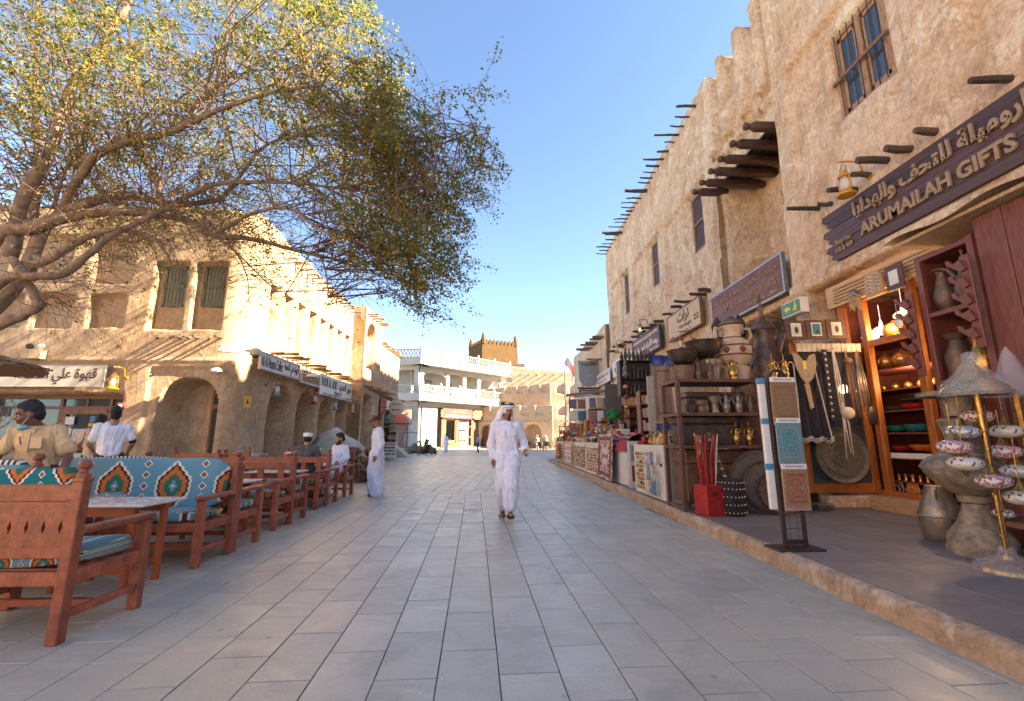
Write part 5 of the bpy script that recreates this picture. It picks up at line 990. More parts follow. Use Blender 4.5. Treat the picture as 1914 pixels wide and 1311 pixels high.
# ramp and handrail
pm('concrete', (.40,.34,.27), .15, 4, .8); t = thing('stone_ramp', 'sloping plaster ramp beside the snack cart', 'ramp', (-7.5, 33.2, 0)); q = MB(); q.poly([(-1.2, 0), (1.1, 0), (-.5, 1.25), (-1.2, 1.25)], 'y', -.5, .9); q.build('slope', 'concrete', t)
t = thing('handrail', 'galvanised steel handrail in front of the bronze camels', 'rail', (-7.3, 35.6, 0)); q = MB(); [q.tube([(x, 0, 0), (x, 0, 1.75)], .07, 8) for x in (-.55, .1)]; q.tube([(-1.1, 0, 1.72), (-.7, 0, 1.8), (.6, 0, 1.8), (1.0, 0, 1.68)], .05, 8); q.build('tube', 'galv', t, smooth=True)

# ================================================================== GOODS IN FRONT OF THE SHOPS
pm('copper_old', (.13,.085,.062), .4, 9, .5, metal=.45, b=.25, bs=40); pm('bronze_dark', (.07,.055,.042), .4, 9, .45, metal=.5, b=.25, bs=40); pm('brass', (.42,.25,.07), .3, 9, .3, metal=.85, b=.1, bs=40); pm('pewter', (.24,.20,.17), .35, 9, .4, metal=.55, b=.2, bs=40); pm('stone_urn', (.20,.17,.135), .5, 11, .7, b=.9, bs=22)
pm('rust_brown', (.095,.04,.028), .3, 9, .6, b=.2); pm('cream_clay', (.46,.35,.24), .2, 6, .8, b=.15); pm('clay_red', (.16,.045,.03), .2, 6, .7); pm('door_orange', (.36,.115,.022), .25, 5, .42, b=.2, bs=25, stretch=(6,6,1)); pm('cabinet_red', (.15,.045,.034), .3, 6, .5, b=.2, bs=25, stretch=(6,6,1)); pm('chest_wood', (.14,.07,.04), .45, 8, .65, b=.7, bs=26)
pm('black_cloth', (.018,.015,.017), .3, 12, .9, b=.3); pm('beige_cloth', (.40,.29,.18), .25, 30, .9, b=.5, bs=90); pm('leather_brown', (.17,.075,.035), .3, 9, .6); pm('bone_white', (.50,.44,.36), .2, 9, .7); pm('red_lacquer', (.30,.016,.016), .25, 10, .35, b=.1); pm('white_board', (.60,.58,.54), .06, 4, .6); pm('blue_cloth', (.05,.09,.32), .2, 6, .8, b=.2); pm('pegboard', (.38,.37,.33), .1, 8, .7)
pm('tray_grey', (.12,.105,.085), .3, 14, .5, metal=.35, b=.5, bs=50); pm('step_wood', (.42,.27,.15), .2, 5, .6, b=.25, stretch=(6,1,6)); pm('grey_planks', (.13,.12,.105), .3, 6, .85, b=.4, stretch=(8,8,1))
def rugmat(name, c1, c2, c3, sc=16.0):
    m, nt, p = newmat(name); sp = nd(nt, 'SeparateXYZ'); g_ = coord(nt, which='Generated'); nt.links.new(g_, sp.inputs[0])
    ax = mth(nt, 'ABSOLUTE', mth(nt, 'SUBTRACT', mth(nt, 'MAXIMUM', sp.outputs[0], sp.outputs[1]) if False else sp.outputs[0], .5)); az = mth(nt, 'ABSOLUTE', mth(nt, 'SUBTRACT', sp.outputs[2], .5)); ay = mth(nt, 'ABSOLUTE', mth(nt, 'SUBTRACT', sp.outputs[1], .5))
    e = mth(nt, 'MAXIMUM', mth(nt, 'MULTIPLY', az, 2.0), mth(nt, 'MULTIPLY', mth(nt, 'MINIMUM', ax, ay) if False else ax, 2.0))
    vo = nd(nt, 'TexVoronoi'); vo.inputs['Scale'].default_value = sc; mir = nd(nt, 'CombineXYZ'); nt.links.new(ax, mir.inputs[0]); nt.links.new(az, mir.inputs[2]); nt.links.new(mir.outputs[0], vo.inputs['Vector'])
    pat = ramp(nt, vo.outputs['Distance'], [(0, c3), (.28, c2), (.42, c1), (.62, c2)], True); fld = mixc(nt, ramp(nt, e, [(.70, 0.0), (.72, 1.0)]), pat, mixc(nt, .6, c2, pat)); fld = mixc(nt, ramp(nt, e, [(.70, 0.0), (.705, 1.0), (.74, 1.0), (.745, 0.0)]), fld, c3); fld = mixc(nt, ramp(nt, e, [(.94, 0.0), (.945, 1.0)]), fld, c2)
    fld = mixc(nt, .3, fld, ramp(nt, noise(nt, 120, 2, .6), [(.3, (.15,.13,.12)), (.7, (.6,.55,.5))]), 'OVERLAY'); nt.links.new(fld, p.inputs['Base Color']); p.inputs['Roughness'].default_value = .95; bump(nt, p, noise(nt, 200, 2, .6), .3, .004); return m
rugmat('rug_gold', (.20,.17,.10), (.30,.15,.07), (.08,.11,.09)); rugmat('rug_teal', (.05,.20,.26), (.10,.30,.36), (.40,.22,.10)); rugmat('rug_red', (.24,.06,.035), (.34,.22,.13), (.16,.03,.025)); rugmat('rug_brownwhite', (.42,.34,.28), (.17,.05,.04), (.5,.44,.38), 7); rugmat('rug_beige', (.30,.19,.13), (.36,.27,.19), (.14,.06,.05), 22); rugmat('rug_blue', (.05,.10,.28), (.32,.30,.36), (.02,.04,.14), 9); rugmat('rug_pink', (.30,.07,.09), (.42,.32,.30), (.08,.06,.16), 8)
def turned(name, label, cat, prof, mat, loc, n=22, group=None, rz=0.0):
    q = MB(); q.lathe(prof, n=n); o = q.build(name, mat, None, loc, rz, smooth=45); return tag(o, label, cat, group)
BODY = [(.0, 0), (.20, 0), (.22, .03), (.21, .10), (.27, .28), (.30, .42), (.28, .62), (.22, .82), (.165, .95), (.15, 1.02), (.165, 1.12), (.19, 1.2)]
LID = [(.19, 1.2), (.205, 1.22), (.19, 1.27), (.12, 1.36), (.06, 1.41), (.035, 1.46), (.03, 1.56), (.055, 1.60), (.055, 1.64), (.025, 1.68), (.025, 1.72), (.05, 1.76), (.02, 1.83), (0, 1.93)]
def dallah(loc, h, mat, label, rz=0.0, cat='coffee pot', group='Arabic coffee pots', spout=1.0, name='coffee_pot'):
    k = h / 1.93; t = thing(name, label, cat, loc, rz, group); S = lambda P: [(r * k, z * k) for r, z in P]
    q = MB(); q.lathe(S(BODY), n=24); q.build('body', mat, t, smooth=45); q = MB(); q.lathe(S(LID), n=20); q.build('lid', mat, t, smooth=45)
    q = MB(); q.tube([(k * x, 0, k * z) for x, z in ((.20, .80), (.27, .98), (.36, 1.14), (.50, 1.23), (.68 * spout, 1.25), (.82 * spout, 1.18))], [k * r for r in (.085, .075, .06, .045, .03, .004)], 10, flat=1.3); q.build('spout', mat, t, smooth=60)
    q = MB(); q.tube([(k * x, 0, k * z) for x, z in ((-.17, 1.16), (-.32, 1.22), (-.45, 1.12), (-.47, .92), (-.40, .70), (-.27, .48), (-.24, .28))], [k * r for r in (.022, .026, .03, .03, .028, .024, .02)], 8); q.build('handle', mat, t, smooth=60)
    return t
# --- iron rack with copperware
rk = thing('shelf_rack', 'brown angle-iron rack of copperware at the edge of the walk', 'shelf', (2.86, 7.25, PZ))
for x in (0, 1.30):
    for y in (0, .66): q = MB(); q.b2((x - .03, y - .03, 0), (x + .03, y + .03, 2.02)); q.build('post', 'rust_brown', rk)
for z in (2.0, 1.46, .95):
    q = MB(); q.b2((-.035, -.035, z), (1.335, .695, z + .05)); q.build('shelf_board', 'rust_brown', rk)
q = MB(); q.b2((-.02, .02, .02), (.02, .62, .07)); q.build('foot_bar', 'rust_brown', rk)
zt = PZ + 2.05; z2 = PZ + 1.51; z3 = PZ + 1.0
BOWL = lambda r, h: [(.0, 0), (r * .45, 0), (r * .75, h * .3), (r * .95, h * .75), (r, h), (r * 1.02, h * 1.02), (r * .93, h * .95), (r * .6, h * .3), (0, h * .2)]
VASE = lambda r, h: [(.0, 0), (r * .5, 0), (r * .55, h * .05), (r * .95, h * .3), (r, h * .45), (r * .7, h * .65), (r * .35, h * .78), (r * .38, h * .9), (r * .55, h), (r * .45, h * .98), (0, h * .7)]
BUCK = lambda r, h: [(.0, 0), (r * .82, 0), (r, h), (r * 1.04, h), (r * .95, h * .96), (r * .8, h * .1), (0, h * .1)]
turned('copper_bowl', 'wide dark bowl stacked at the street end of the rack top', 'bowl', BOWL(.25, .24), 'bronze_dark', (3.06, 7.45, zt + .26)); turned('copper_pan', 'flat copper pan under the wide dark bowl on the rack', 'pan', BUCK(.2, .24), 'copper_old', (3.06, 7.45, zt))
turned('copper_bowl', 'large greenish bowl held highest on the rack top', 'bowl', BOWL(.31, .27), 'bronze_dark', (3.48, 7.55, zt + .40)); turned('copper_bucket', 'dented grey copper bucket on the rack top below the greenish bowl', 'bucket', BUCK(.19, .36), 'pewter', (3.58, 7.55, zt))
turned('copper_pot', 'dark pot carrying the greenish bowl at the back of the rack top', 'pot', BUCK(.16, .40), 'bronze_dark', (3.35, 7.75, zt))
dallah((3.27, 7.36, zt), .42, 'copper_old', 'small copper coffee pot on the rack top beside the flat pan', 0.2); dallah((3.45, 7.32, zt), .40, 'copper_old', 'small dull coffee pot on the rack top before the grey bucket', .1)
dallah((3.83, 7.33, zt), .46, 'brass', 'bright brass coffee pot on the rack top next to the painted jar', math.pi); dallah((4.33, 7.05, zt - .02), .44, 'brass', 'bright brass coffee pot in front of the giant coffee pot', math.pi + .2)
dallah((4.55, 7.1, zt - .02), .44, 'brass', 'brass coffee pot behind the arch of the small-rug stand', .2)
# painted clay jar on its basin
t = thing('painted_jar', 'cream clay jar with dark red bands and handles on a plain basin', 'jar', (4.02, 7.6, zt)); q = MB(); q.lathe([(0, 0), (.21, 0), (.24, .24), (.22, .25), (0, .22)], n=24); q.build('basin', 'cream_clay', t, smooth=40)
q = MB(); q.lathe([(.15, .24), (.24, .34), (.30, .48), (.30, .56), (.24, .68), (.15, .76), (.13, .84), (.17, .93), (.19, .97), (.16, .98), (0, .9)], n=26); q.build('body', 'cream_clay', t, smooth=40)
for z_, r_ in ((.44, .287), (.60, .291), (.75, .165)): q = MB(); q.lathe([(r_ + .004, z_ - .012), (r_ + .012, z_), (r_ + .004, z_ + .012)], n=26, cap=False); q.build('painted_band', 'clay_red', t)
for a in (-1.57, -2.4, -.7): q = MB(); q.ball((.297 * math.cos(a), .297 * math.sin(a), .52), (.05, .05, .055), 10, 8); q.build('painted_spot', 'clay_red', t, smooth=True)
for s_ in (-1, 1): q = MB(); q.tube([(s_ * .14, 0, .92), (s_ * .30, 0, .93), (s_ * .33, 0, .80), (s_ * .24, 0, .68)], .028, 8); q.build('handle', 'cream_clay', t, smooth=True)
q = MB(); q.lathe([(.20, .99), (.20, 1.02), (.05, 1.14), (0, 1.15)], n=20); q.build('hat_lid', 'copper_old', t, smooth=40)
dallah((4.78, 7.95, 1.95), 1.98, 'copper_old', 'giant dusty copper coffee pot towering over the rack', .05, spout=1.0)
q = MB(); q.b2((-.6, -.32, 0), (.55, .32, 1.78), .02); tag(q.build('plinth', 'rust_brown', None, (4.75, 8.05, PZ)), 'dark wooden plinth that carries the giant coffee pot', 'plinth')
turned('tall_vase', 'tall narrow dark vase behind the giant coffee pot', 'vase', [(0, 0), (.14, 0), (.20, .5), (.14, 1.1), (.09, 1.35), (.16, 1.5), (0, 1.4)], 'bronze_dark', (5.25, 8.1, 1.9)); turned('round_vase', 'round greenish vase just behind the giant coffee pot', 'vase', VASE(.2, .8), 'pewter', (5.05, 8.3, 2.55))
for i, (x, y, z) in enumerate(((3.95, 7.95, 3.0), (4.32, 7.9, 3.05))):
    t = thing('metal_lantern', ('small black metal lantern above the painted jar', 'six-sided filigree lantern beside the giant pot handle')[i], 'lantern', (x, y, z)); q = MB(); q.lathe([(.09, 0), (.11, .03), (.11, .05)], n=6); q.lathe([(.12, .26), (.08, .34), (.03, .40), (0, .46)], n=6); q.build('cap', 'iron', t)
    for k in range(6): q = MB(); a = k * math.pi / 3; q.tube([(.1 * math.cos(a), .1 * math.sin(a), .05), (.1 * math.cos(a), .1 * math.sin(a), .27)], .012, 5); q.build('bar', 'iron', t)
    q = MB(); q.lathe([(.08, .05), (.08, .26)], n=6, cap=False); q.build('pane', 'lantern_glass', t)
# second shelf
for i, (x, h, m_, lb_) in enumerate(((3.75, .40, 'pewter', 'silvery coffee pot first from the left on the middle shelf'), (3.95, .42, 'pewter', 'silvery coffee pot second from the left on the middle shelf'), (4.15, .43, 'copper_old', 'brown coffee pot at the right end of the middle shelf'))): dallah((x - .06, 7.36, z2), h, m_, lb_, .25 * i)
turned('copper_cup', 'footed copper bowl at the left of the middle shelf', 'bowl', BOWL(.1, .13), 'copper_old', (3.12, 7.4, z2)); turned('copper_cup', 'lidded copper pot second on the middle shelf', 'pot', [(0, 0), (.09, 0), (.11, .08), (.10, .12), (.09, .13), (.095, .2), (0, .2)], 'copper_old', (3.3, 7.38, z2)); turned('vase', 'flared grey vase in the middle of the middle shelf', 'vase', [(0, 0), (.07, 0), (.055, .08), (.05, .14), (.1, .27), (0, .2)], 'pewter', (3.5, 7.38, z2)); turned('copper_tumbler', 'tall copper tumbler beside the silvery coffee pots', 'tumbler', BUCK(.075, .27), 'copper_old', (3.62, 7.55, z2))
for i, (x, h) in enumerate(((3.82, .40), (4.03, .41))): dallah((x, 7.38, z3), h, 'brass', ('left one of two dull brass coffee pots on the lower shelf', 'right one of two dull brass coffee pots on the lower shelf')[i], .3)
# studded trunks and carved chest
def chest(loc, w, d, h, label, mat='chest_wood', studs=True, rz=0.0):
    t = thing('chest', label, 'chest', loc, rz); q = MB(); q.b2((-w/2, -d/2, 0), (w/2, d/2, h * .72), .012); q.build('body', mat, t); q = MB(); q.b2((-w/2 - .015, -d/2 - .015, h * .725), (w/2 + .015, d/2 + .015, h), .02); q.build('lid', mat, t)
    if studs:
        me_ = None
        for r in range(3):
            for k in range(int(w / .085)):
                if me_ is None: q = MB(); q.ball((0, 0, 0), (.016, .01, .016), 8, 5); o = q.build('stud', 'bronze_dark', t, smooth=True); me_ = o.data
                else: o = link('stud', me_, t)
                o.location = (-w/2 + .06 + k * .085, -d/2 - .004, .07 + r * h * .25)
    return t
chest((3.42, 7.62, z3), .95, .4, .46, 'dark studded trunk on the lower shelf of the rack', 'bronze_dark'); chest((3.62, 7.72, z2), 1.0, .3, .36, 'dark studded trunk at the back of the middle shelf', 'bronze_dark')
ch = chest((3.62, 7.72, PZ + .12), 1.25, .55, .80, 'carved brown chest standing on the floor under the rack', 'chest_wood', False)
q = MB()
for k in range(7):
    for r in range(2): q.lathe([(.075, 0), (.06, .012), (.03, .004), (.02, .014), (0, .014)], (-.52 + k * .175, -.276, .18 + r * .19), 12, R=Matrix.Rotation(rad(90), 3, 'X'))
q.build('carving', 'chest_wood', ch, smooth=40)
for x in (-.5, .5): q = MB(); q.lathe([(.03, -.12), (.05, -.08), (.03, -.04), (.05, 0)], (x, -.2, 0), 12); q.build('foot', 'chest_wood', ch, smooth=40)
t = thing('stick_box', 'red lacquered box full of red and white canes', 'box', (3.10, 6.95, PZ), rad(12)); q = MB(); q.b2((-.15, -.15, 0), (.15, .15, .43), .008); q.build('box', 'red_lacquer', t); q = MB(); q.b2((-.05, -.165, .30), (.05, -.152, .33)); q.build('handle', 'bronze_dark', t)
for k in range(26): q = MB(); a = RNG.uniform(-.11, .11); b_ = RNG.uniform(-.1, .1); q.tube([(a, b_, .2), (a * 1.5 + RNG.uniform(-.04, .04), b_ * 1.4, .8), (a * 1.9 + RNG.uniform(-.05, .05), b_ * 1.8, RNG.uniform(1.02, 1.2))], .010, 6); q.build('cane', 'red_lacquer' if k % 4 else 'bone_white', t)
t = thing('studded_drum', 'black barrel-shaped stool with rows of pale studs beside the red box', 'drum', (3.42, 6.92, PZ)); q = MB(); q.lathe([(0, 0), (.17, 0), (.185, .03), (.18, .25), (.19, .46), (.18, .50), (.14, .52), (0, .525)], n=26); q.build('body', 'black_cloth', t, smooth=40)
q = MB(); q.ball((0, 0, 0), .011, 6, 4); s0 = q.build('stud', 'bone_white', t); first = True
for z_ in (.05, .16, .27, .38, .47):
    for k in range(22):
        a = 2 * math.pi * k / 22 + z_; o = s0 if first else link('stud', s0.data, t); first = False; o.location = (.188 * math.cos(a), .188 * math.sin(a), z_)
t = thing('inlaid_cane', 'dark inlaid walking stick leaning behind the red box', 'stick', (3.45, 7.1, PZ + .45)); q = MB(); q.tube([(.02, 0, 0), (-.12, .1, .55), (-.16, .12, .75)], [.02, .022, .03], 8); q.build('shaft', 'bronze_dark', t)
for k in range(6): q = MB(); s_ = .1 + k * .12; q.lathe([(.024, -.012), (.027, 0), (.024, .012)], (.02 - .24 * s_, .16 * s_, s_ * .9), 8, cap=False); q.build('inlay_ring', 'bone_white', t)
TRAY = lambda r: [(0, 0), (r * .86, 0), (r * .9, .004), (r * .97, .03), (r, .032), (r, .024), (r * .9, -.008), (0, -.008)]
def tray(loc, r, label, lean=80, rz=0.0, mat='tray_grey'):
    q = MB(); q.lathe(TRAY(r), n=40); o = q.build('round_tray', mat, None, loc, 0, smooth=40); o.rotation_euler = (rad(lean), 0, rz); return tag(o, label, 'tray')
tray((3.98, 7.10, PZ + .46), .46, 'largest of the three grey trays leaning under the rack', 82, -.1); tray((4.06, 7.03, PZ + .40), .38, 'middle one of the three grey trays leaning under the rack', 80, -.08); tray((4.16, 6.95, PZ + .33), .31, 'smallest and foremost of the three trays leaning under the rack', 78, -.05, 'copper_old')
# --- stand with small rugs
t = thing('rug_stand', 'black arched floor stand for sample rugs on the walk', 'stand', (2.99, 4.82, PZ), rad(4)); q = MB(); [q.b2((x - .016, -.016, .02), (x + .016, .016, 1.70)) for x in (-.10, .12)]; q.tube([(-.10, 0, 1.7), (-.09, 0, 1.76), (-.03, 0, 1.82), (.05, 0, 1.82), (.11, 0, 1.76), (.12, 0, 1.7)], .018, 8); q.b2((-.11, -.02, .05), (.13, .02, .09)); q.build('frame', 'iron', t)
q = MB(); q.b2((-.24, -.13, 0), (.24, .15, .02), .006); q.build('base_plate', 'iron', t); q = MB(); [q.tube([(x, 0, .1), (x, 0, .6)], .003, 4) for x in (-.03, .05)]; [q.tube([(-.1, 0, z), (.12, 0, z)], .003, 4) for z in (.2, .35, .5)]; q.build('wire_grid', 'iron', t)
for i, (z0, z1, m_, lb_) in enumerate(((1.27, 1.74, 'rug_gold', 'greenish gold sample rug at the top of the rug stand'), (.86, 1.31, 'rug_teal', 'turquoise sample rug in the middle of the rug stand'), (.41, .84, 'rug_red', 'dark red sample rug at the bottom of the rug stand'))):
    r_ = thing('sample_rug', lb_, 'rug', (3.01 + .01 * i, 4.76, PZ + z0), rad(4), 'sample rugs on the floor stand'); q = MB(); q.b2((-.135, -.012, 0), (.135, .004, z1 - z0 - .05)); q.build('pile', m_, r_); q = MB(); q.b2((-.136, -.014, z1 - z0 - .05), (.136, .006, z1 - z0)); q.build('header_card', 'paper_white', r_); q = MB(); q.b2((-.13, .006, -.03), (.15, .02, z1 - z0 - .08)); q.build('rug_behind', 'rug_pink', r_)
    lettering('MINIATURE WOVEN WOODENS', 'sticker_blue', r_, (0, -.0145, z1 - z0 - .025), (1, 0, 0), (0, 0, 1), .2, .018, .001, .01)
    r2 = thing('sample_rug', ('white-backed rolled rug hanging left of the greenish gold one', 'white-backed rolled rug hanging left of the turquoise one', 'white-backed rolled rug hanging left of the dark red one')[i], 'rug', (2.84, 4.84, PZ + z0 - .03), rad(4), 'sample rugs on the floor stand'); q = MB(); q.b2((-.05, -.01, 0), (.03, .03, z1 - z0 - .03), .008); q.build('backing', 'paper_white', r2); q = MB(); q.b2((-.05, -.012, z1 - z0 - .03), (.03, .032, z1 - z0 + .03)); q.build('label_card', 'sticker_blue', r2)
# --- open orange door leaf with the great tray, hanging goods
dl_ = thing('door_leaf', 'open orange timber door leaf with dark glass beside the lamp shop', 'door', (4.95, 7.52, .40)); q = MB(); [q.b2((a, -.03, 0), (a + .13, .03, 2.46), .006) for a in (0, 1.10)]; [q.b2((.13, -.028, e), (1.10, .028, e + .15), .006) for e in (0, 2.31)]; q.build('frame', 'door_orange', dl_); q = MB(); q.b2((.13, -.005, .15), (1.10, .012, 2.31)); q.build('pane', 'glass_dark', dl_)
for k in range(10): q = MB(); q.b2((.13, .02, 1.2 + k * .11), (1.1, .03, 1.2 + k * .11 + .1)); q.build('shutter_slat', 'grey_planks', dl_)
q = MB(); q.lathe(TRAY(.44), n=48); q.lathe([(.30, .006), (.31, .010), (.32, .006)], n=40, cap=False); q.lathe([(.16, .006), (.17, .010), (.18, .006)], n=40, cap=False); o = q.build('great_tray', 'tray_grey', None, (5.52, 7.40, 1.0), smooth=40); o.rotation_euler = (rad(86), 0, 0); tag(o, 'great grey engraved tray against the orange door leaf', 'tray')
tag(MB().b2((-.5, -.12, 0), (.5, .12, .2), .03).build('stone_block', 'plaster_right', None, (5.75, 7.55, PZ)), 'rough stone block under the orange door leaf', 'stone')
# kaftan
kf = thing('kaftan', 'black kaftan with beige embroidered bib hanging on the door leaf', 'garment', (4.98, 7.28, 1.20))
def kaf(u, v, off=0.0):
    z = v * 1.42; w = .29 - .10 * v + (.0 if v < .86 else .02); x = (u - .5) * 2 * w - .06 * v + .02; fold = .03 * math.sin(u * 22) * (1 - v) + .01 * math.sin(u * 9 + v * 4); return (x, -.05 - fold - off, z)
q = MB(); q.sheet(lambda u, v: kaf(u, v), 36, 18); q.sheet(lambda u, v: (kaf(u, v)[0], kaf(u, v)[1] + .06, kaf(u, v)[2]), 36, 18); q.build('robe', 'black_cloth', kf, smooth=60)
for s_ in (-1, 1): q = MB(); q.sheet(lambda u, v: (s_ * (.19 + .13 * u * (1 - .1 * v)) - .06, -.06 - .02 * math.sin(v * 11 + u * 5), 1.36 - .12 * u - (.75 if s_ < 0 else .62) * v), 8, 12); q.build('sleeve', 'black_cloth', kf, smooth=60)
bib = [(-.22, 1.43), (-.13, 1.40), (-.06, 1.30), (-.01, 1.30), (.06, 1.40), (.14, 1.42), (.15, 1.25), (.07, 1.02), (-.04, .92), (-.13, 1.03), (-.2, 1.22)]; q = MB(); q.poly([(a, c) for a, c in bib][::-1], 'y', -.125, -.105); q.build('embroidered_bib', 'beige_cloth', kf); q = MB(); q.poly([(-.08, .93), (-.0, .93), (.03, .55), (-.03, .52)][::-1], 'y', -.115, -.10); q.build('front_band', 'beige_cloth', kf)
for s_ in (-1, 1): q = MB(); q.tube([(s_ * .17 - .05, -.10, 1.25), (s_ * .20 - .02, -.11, .7), (s_ * .25, -.12, .08)], .011, 5); q.build('trim', 'bone_white', kf)
q = MB(); [q.tube([((u / 20 - .5) * .6 + .02, -.06 - .03 * math.sin(u / 20 * 22), .02 + e + .02 * math.sin(u)) for u in range(21)], .010, 5) for e in (0, .03, .055)]; q.build('hem_braid', 'bone_white', kf, smooth=True)
q = MB(); q.b2((-.08, -.135, 1.16), (-.03, -.127, 1.30)); q.build('price_tag', 'exit_yellow', kf)
def hanging(loc, n, L_, spread, mat, label, cat, top=.0, blob=None, nm='hanging_strap'):
    t = thing(nm, label, cat, loc); HS = random.Random(int(loc[0] * 1000))
    for k in range(n): q = MB(); a = (k / max(1, n - 1) - .5) * spread; q.tube([(a * .2, 0, 0), (a * .7 + HS.uniform(-.01, .01), -.02, -L_ * .4), (a + HS.uniform(-.02, .02), -.02 - HS.uniform(0, .03), -L_ * HS.uniform(.85, 1.05))], [.010, .013, .010], 6); q.build('strand', mat, t, smooth=True)
    if blob: q = MB(); q.ball((blob[0], -.04, blob[1]), blob[2], 12, 8); q.build('pouch', blob[3], t, smooth=True)
    q = MB(); q.tube([(0, .02, .0), (0, -.01, .05), (0, -.04, .0)], .006, 5); q.build('hook', 'galv', t)
bl = thing('studded_belt', 'black belt with rows of silver studs hanging beside the kaftan', 'belt', (5.42, 7.36, 1.55)); q = MB(); q.b2((-.04, -.02, 0), (.04, .0, 1.18)); q.build('strap', 'black_cloth', bl)
for k in range(11): q = MB(); q.ball((.0, -.022, .06 + k * .105), (.026, .012, .026), 8, 5); q.build('stud', 'galv', bl, smooth=True)
hanging((5.34, 7.38, 2.70), 4, .95, .16, 'black_cloth', 'bunch of black sashes hanging between kaftan and studded belt', 'sashes'); hanging((5.58, 7.36, 2.72), 3, 1.15, .10, 'bone_white', 'pale leather straps with a white pouch on the door leaf', 'straps', blob=(.08, -1.05, (.12, .05, .10), 'bone_white')); hanging((5.60, 7.34, 1.85), 3, .95, .12, 'bone_white', 'long white tassels hanging to the floor below the studded belt', 'tassels')
hanging((5.79, 7.36, 2.70), 3, 1.1, .07, 'leather_brown', 'brown leather reins with buckle on the door leaf', 'reins', blob=(0, -.16, (.07, .04, .05), 'leather_brown')); hanging((5.98, 7.36, 2.68), 5, 1.0, .16, 'pewter', 'silver-chained necklaces with a dark pendant at the hinge of the door leaf', 'necklaces', blob=(.08, -1.05, (.08, .03, .16), 'bronze_dark'))
for i in range(3):
    t = thing('picture', ('dark-framed picture of leaves, left of three in a row', 'dark-framed picture in the middle of the row of three', 'dark-framed picture of a doorway, right of three in a row')[i], 'picture', (4.78 + i * .345, 7.3, 2.88 + i * .012), 0, 'framed pictures above the kaftan'); q = MB(); q.b2((-.0, -.02, 0), (.33, .02, .33), .006); q.build('frame', 'rust_brown', t); q = MB(); q.b2((.08, -.026, .055), (.25, -.021, .28)); q.build('mount', 'paper_white', t); q = MB(); q.b2((.098, -.030, .075), (.232, -.0265, .26)); q.build('print', ('pale_green_wall', 'lamp_teal', 'pale_green_wall')[i], t)
    q = MB(); (q.ball((.165, -.031, .16), (.035, .002, .06), 8, 6) if i != 1 else q.b2((.15, -.033, .09), (.20, -.0305, .16))); q.build('motif', 'frame_dark', t)
t = thing('cd_rail', 'wall rail with rows of cream cards below the three pictures', 'display rail', (4.98, 7.42, 2.70)); 
for k in range(13): q = MB(); q.b2((.02 + k * .085, -.03, 0), (.095 + k * .085, .0, .14)); q.build('card', 'bone_white', t)
turned('ash_bowl', 'stack of silver dishes on the floor left of the stone block', 'dish', [(0, 0), (.12, 0), (.15, .05), (.14, .05), (.17, .09), (.15, .1), (0, .08)], 'pewter', (5.05, 7.35, PZ)); 
# --- lamp shop: door frame, glass front, shelves and wares
sp = thing('shop_window', 'orange-framed shop window full of bowls and brass domes', 'shop window', (6.22, 6.1, PZ)); 
for y in (0.35, 1.28, 1.75): q = MB(); q.b2((-.05, y - .06, .2), (.05, y + .06, 3.5), .008); q.build('post', 'door_orange', sp)
for z in (.2, 2.62, 3.42): q = MB(); q.b2((-.045, .35, z), (.045, 1.75, z + .09), .006); q.build('rail', 'door_orange', sp)
q = MB(); q.b2((-.3, -1.5, 0), (.12, 1.85, .21), .01); q.build('threshold', 'step_wood', sp)
q = MB(); q.b2((1.1, -1.6, .2), (1.15, 2.1, 3.6)); q.b2((.0, 1.85, .2), (1.1, 1.9, 3.6)); q.build('back_panel', 'cabinet_red', sp)
for z in (.42, .78, 1.17, 1.52, 1.86, 2.20, 2.66): q = MB(); q.b2((.08, -1.4, z), (.75, 1.8, z + .025)); q.build('shelf', 'cabinet_red', sp)
q = MB(); q.b2((.06, -.2, .80), (.075, 1.3, .88)); q.build('price_strip', 'paper_white', sp)
pm('glaze_red', (.40,.025,.02), .15, 9, .2); pm('glaze_teal', (.02,.17,.16), .3, 12, .2); pm('glaze_orange', (.5,.13,.02), .2, 9, .2); pm('amber_glass', (.45,.20,.05), .3, 12, .15, metal=.6)
m_, nt_, p_ = newmat('lamp_lit'); v_ = nd(nt_, 'TexVoronoi'); v_.inputs['Scale'].default_value = 60; nt_.links.new(coord(nt_), v_.inputs['Vector']); c_ = ramp(nt_, v_.outputs['Color'], [(0, (.9,.35,.1)), (.4, (.9,.7,.4)), (.6, (.2,.3,.8)), (.8, (.9,.15,.1))], True); nt_.links.new(c_, p_.inputs['Base Color']); nt_.links.new(c_, p_.inputs['Emission Color']); p_.inputs['Emission Strength'].default_value = .35
sx0, sy0 = 6.22, 6.1
for i, (y, z, r, h, m_, nm_, lb_) in enumerate(((.95, 1.55, .17, .09, 'glaze_red', 'bowl', 'bright red bowl stacked on the third shelf of the shop window'), (1.35, 1.55, .2, .07, 'pewter', 'plate_stack', 'stack of striped grey plates on the third shelf of the shop window'), (1.35, 1.2, .19, .11, 'glaze_teal', 'bowl', 'teal bowl left of two under the plates in the shop window'), (.92, 1.2, .21, .12, 'glaze_teal', 'bowl', 'larger teal bowl right of two under the red bowl'), (1.3, .90, .16, .09, 'glaze_red', 'bowl', 'patterned red bowl low in the shop window, left'), (.85, .90, .22, .11, 'glaze_orange', 'bowl', 'orange-rimmed bowl low in the shop window, right'), (.92, 1.68, .21, .04, 'glaze_teal', 'dish', 'green dish lying over the bright red bowl'))): turned(nm_, lb_, 'bowl', BOWL(r, h), m_, (sx0 + .32, sy0 + y, PZ + z))
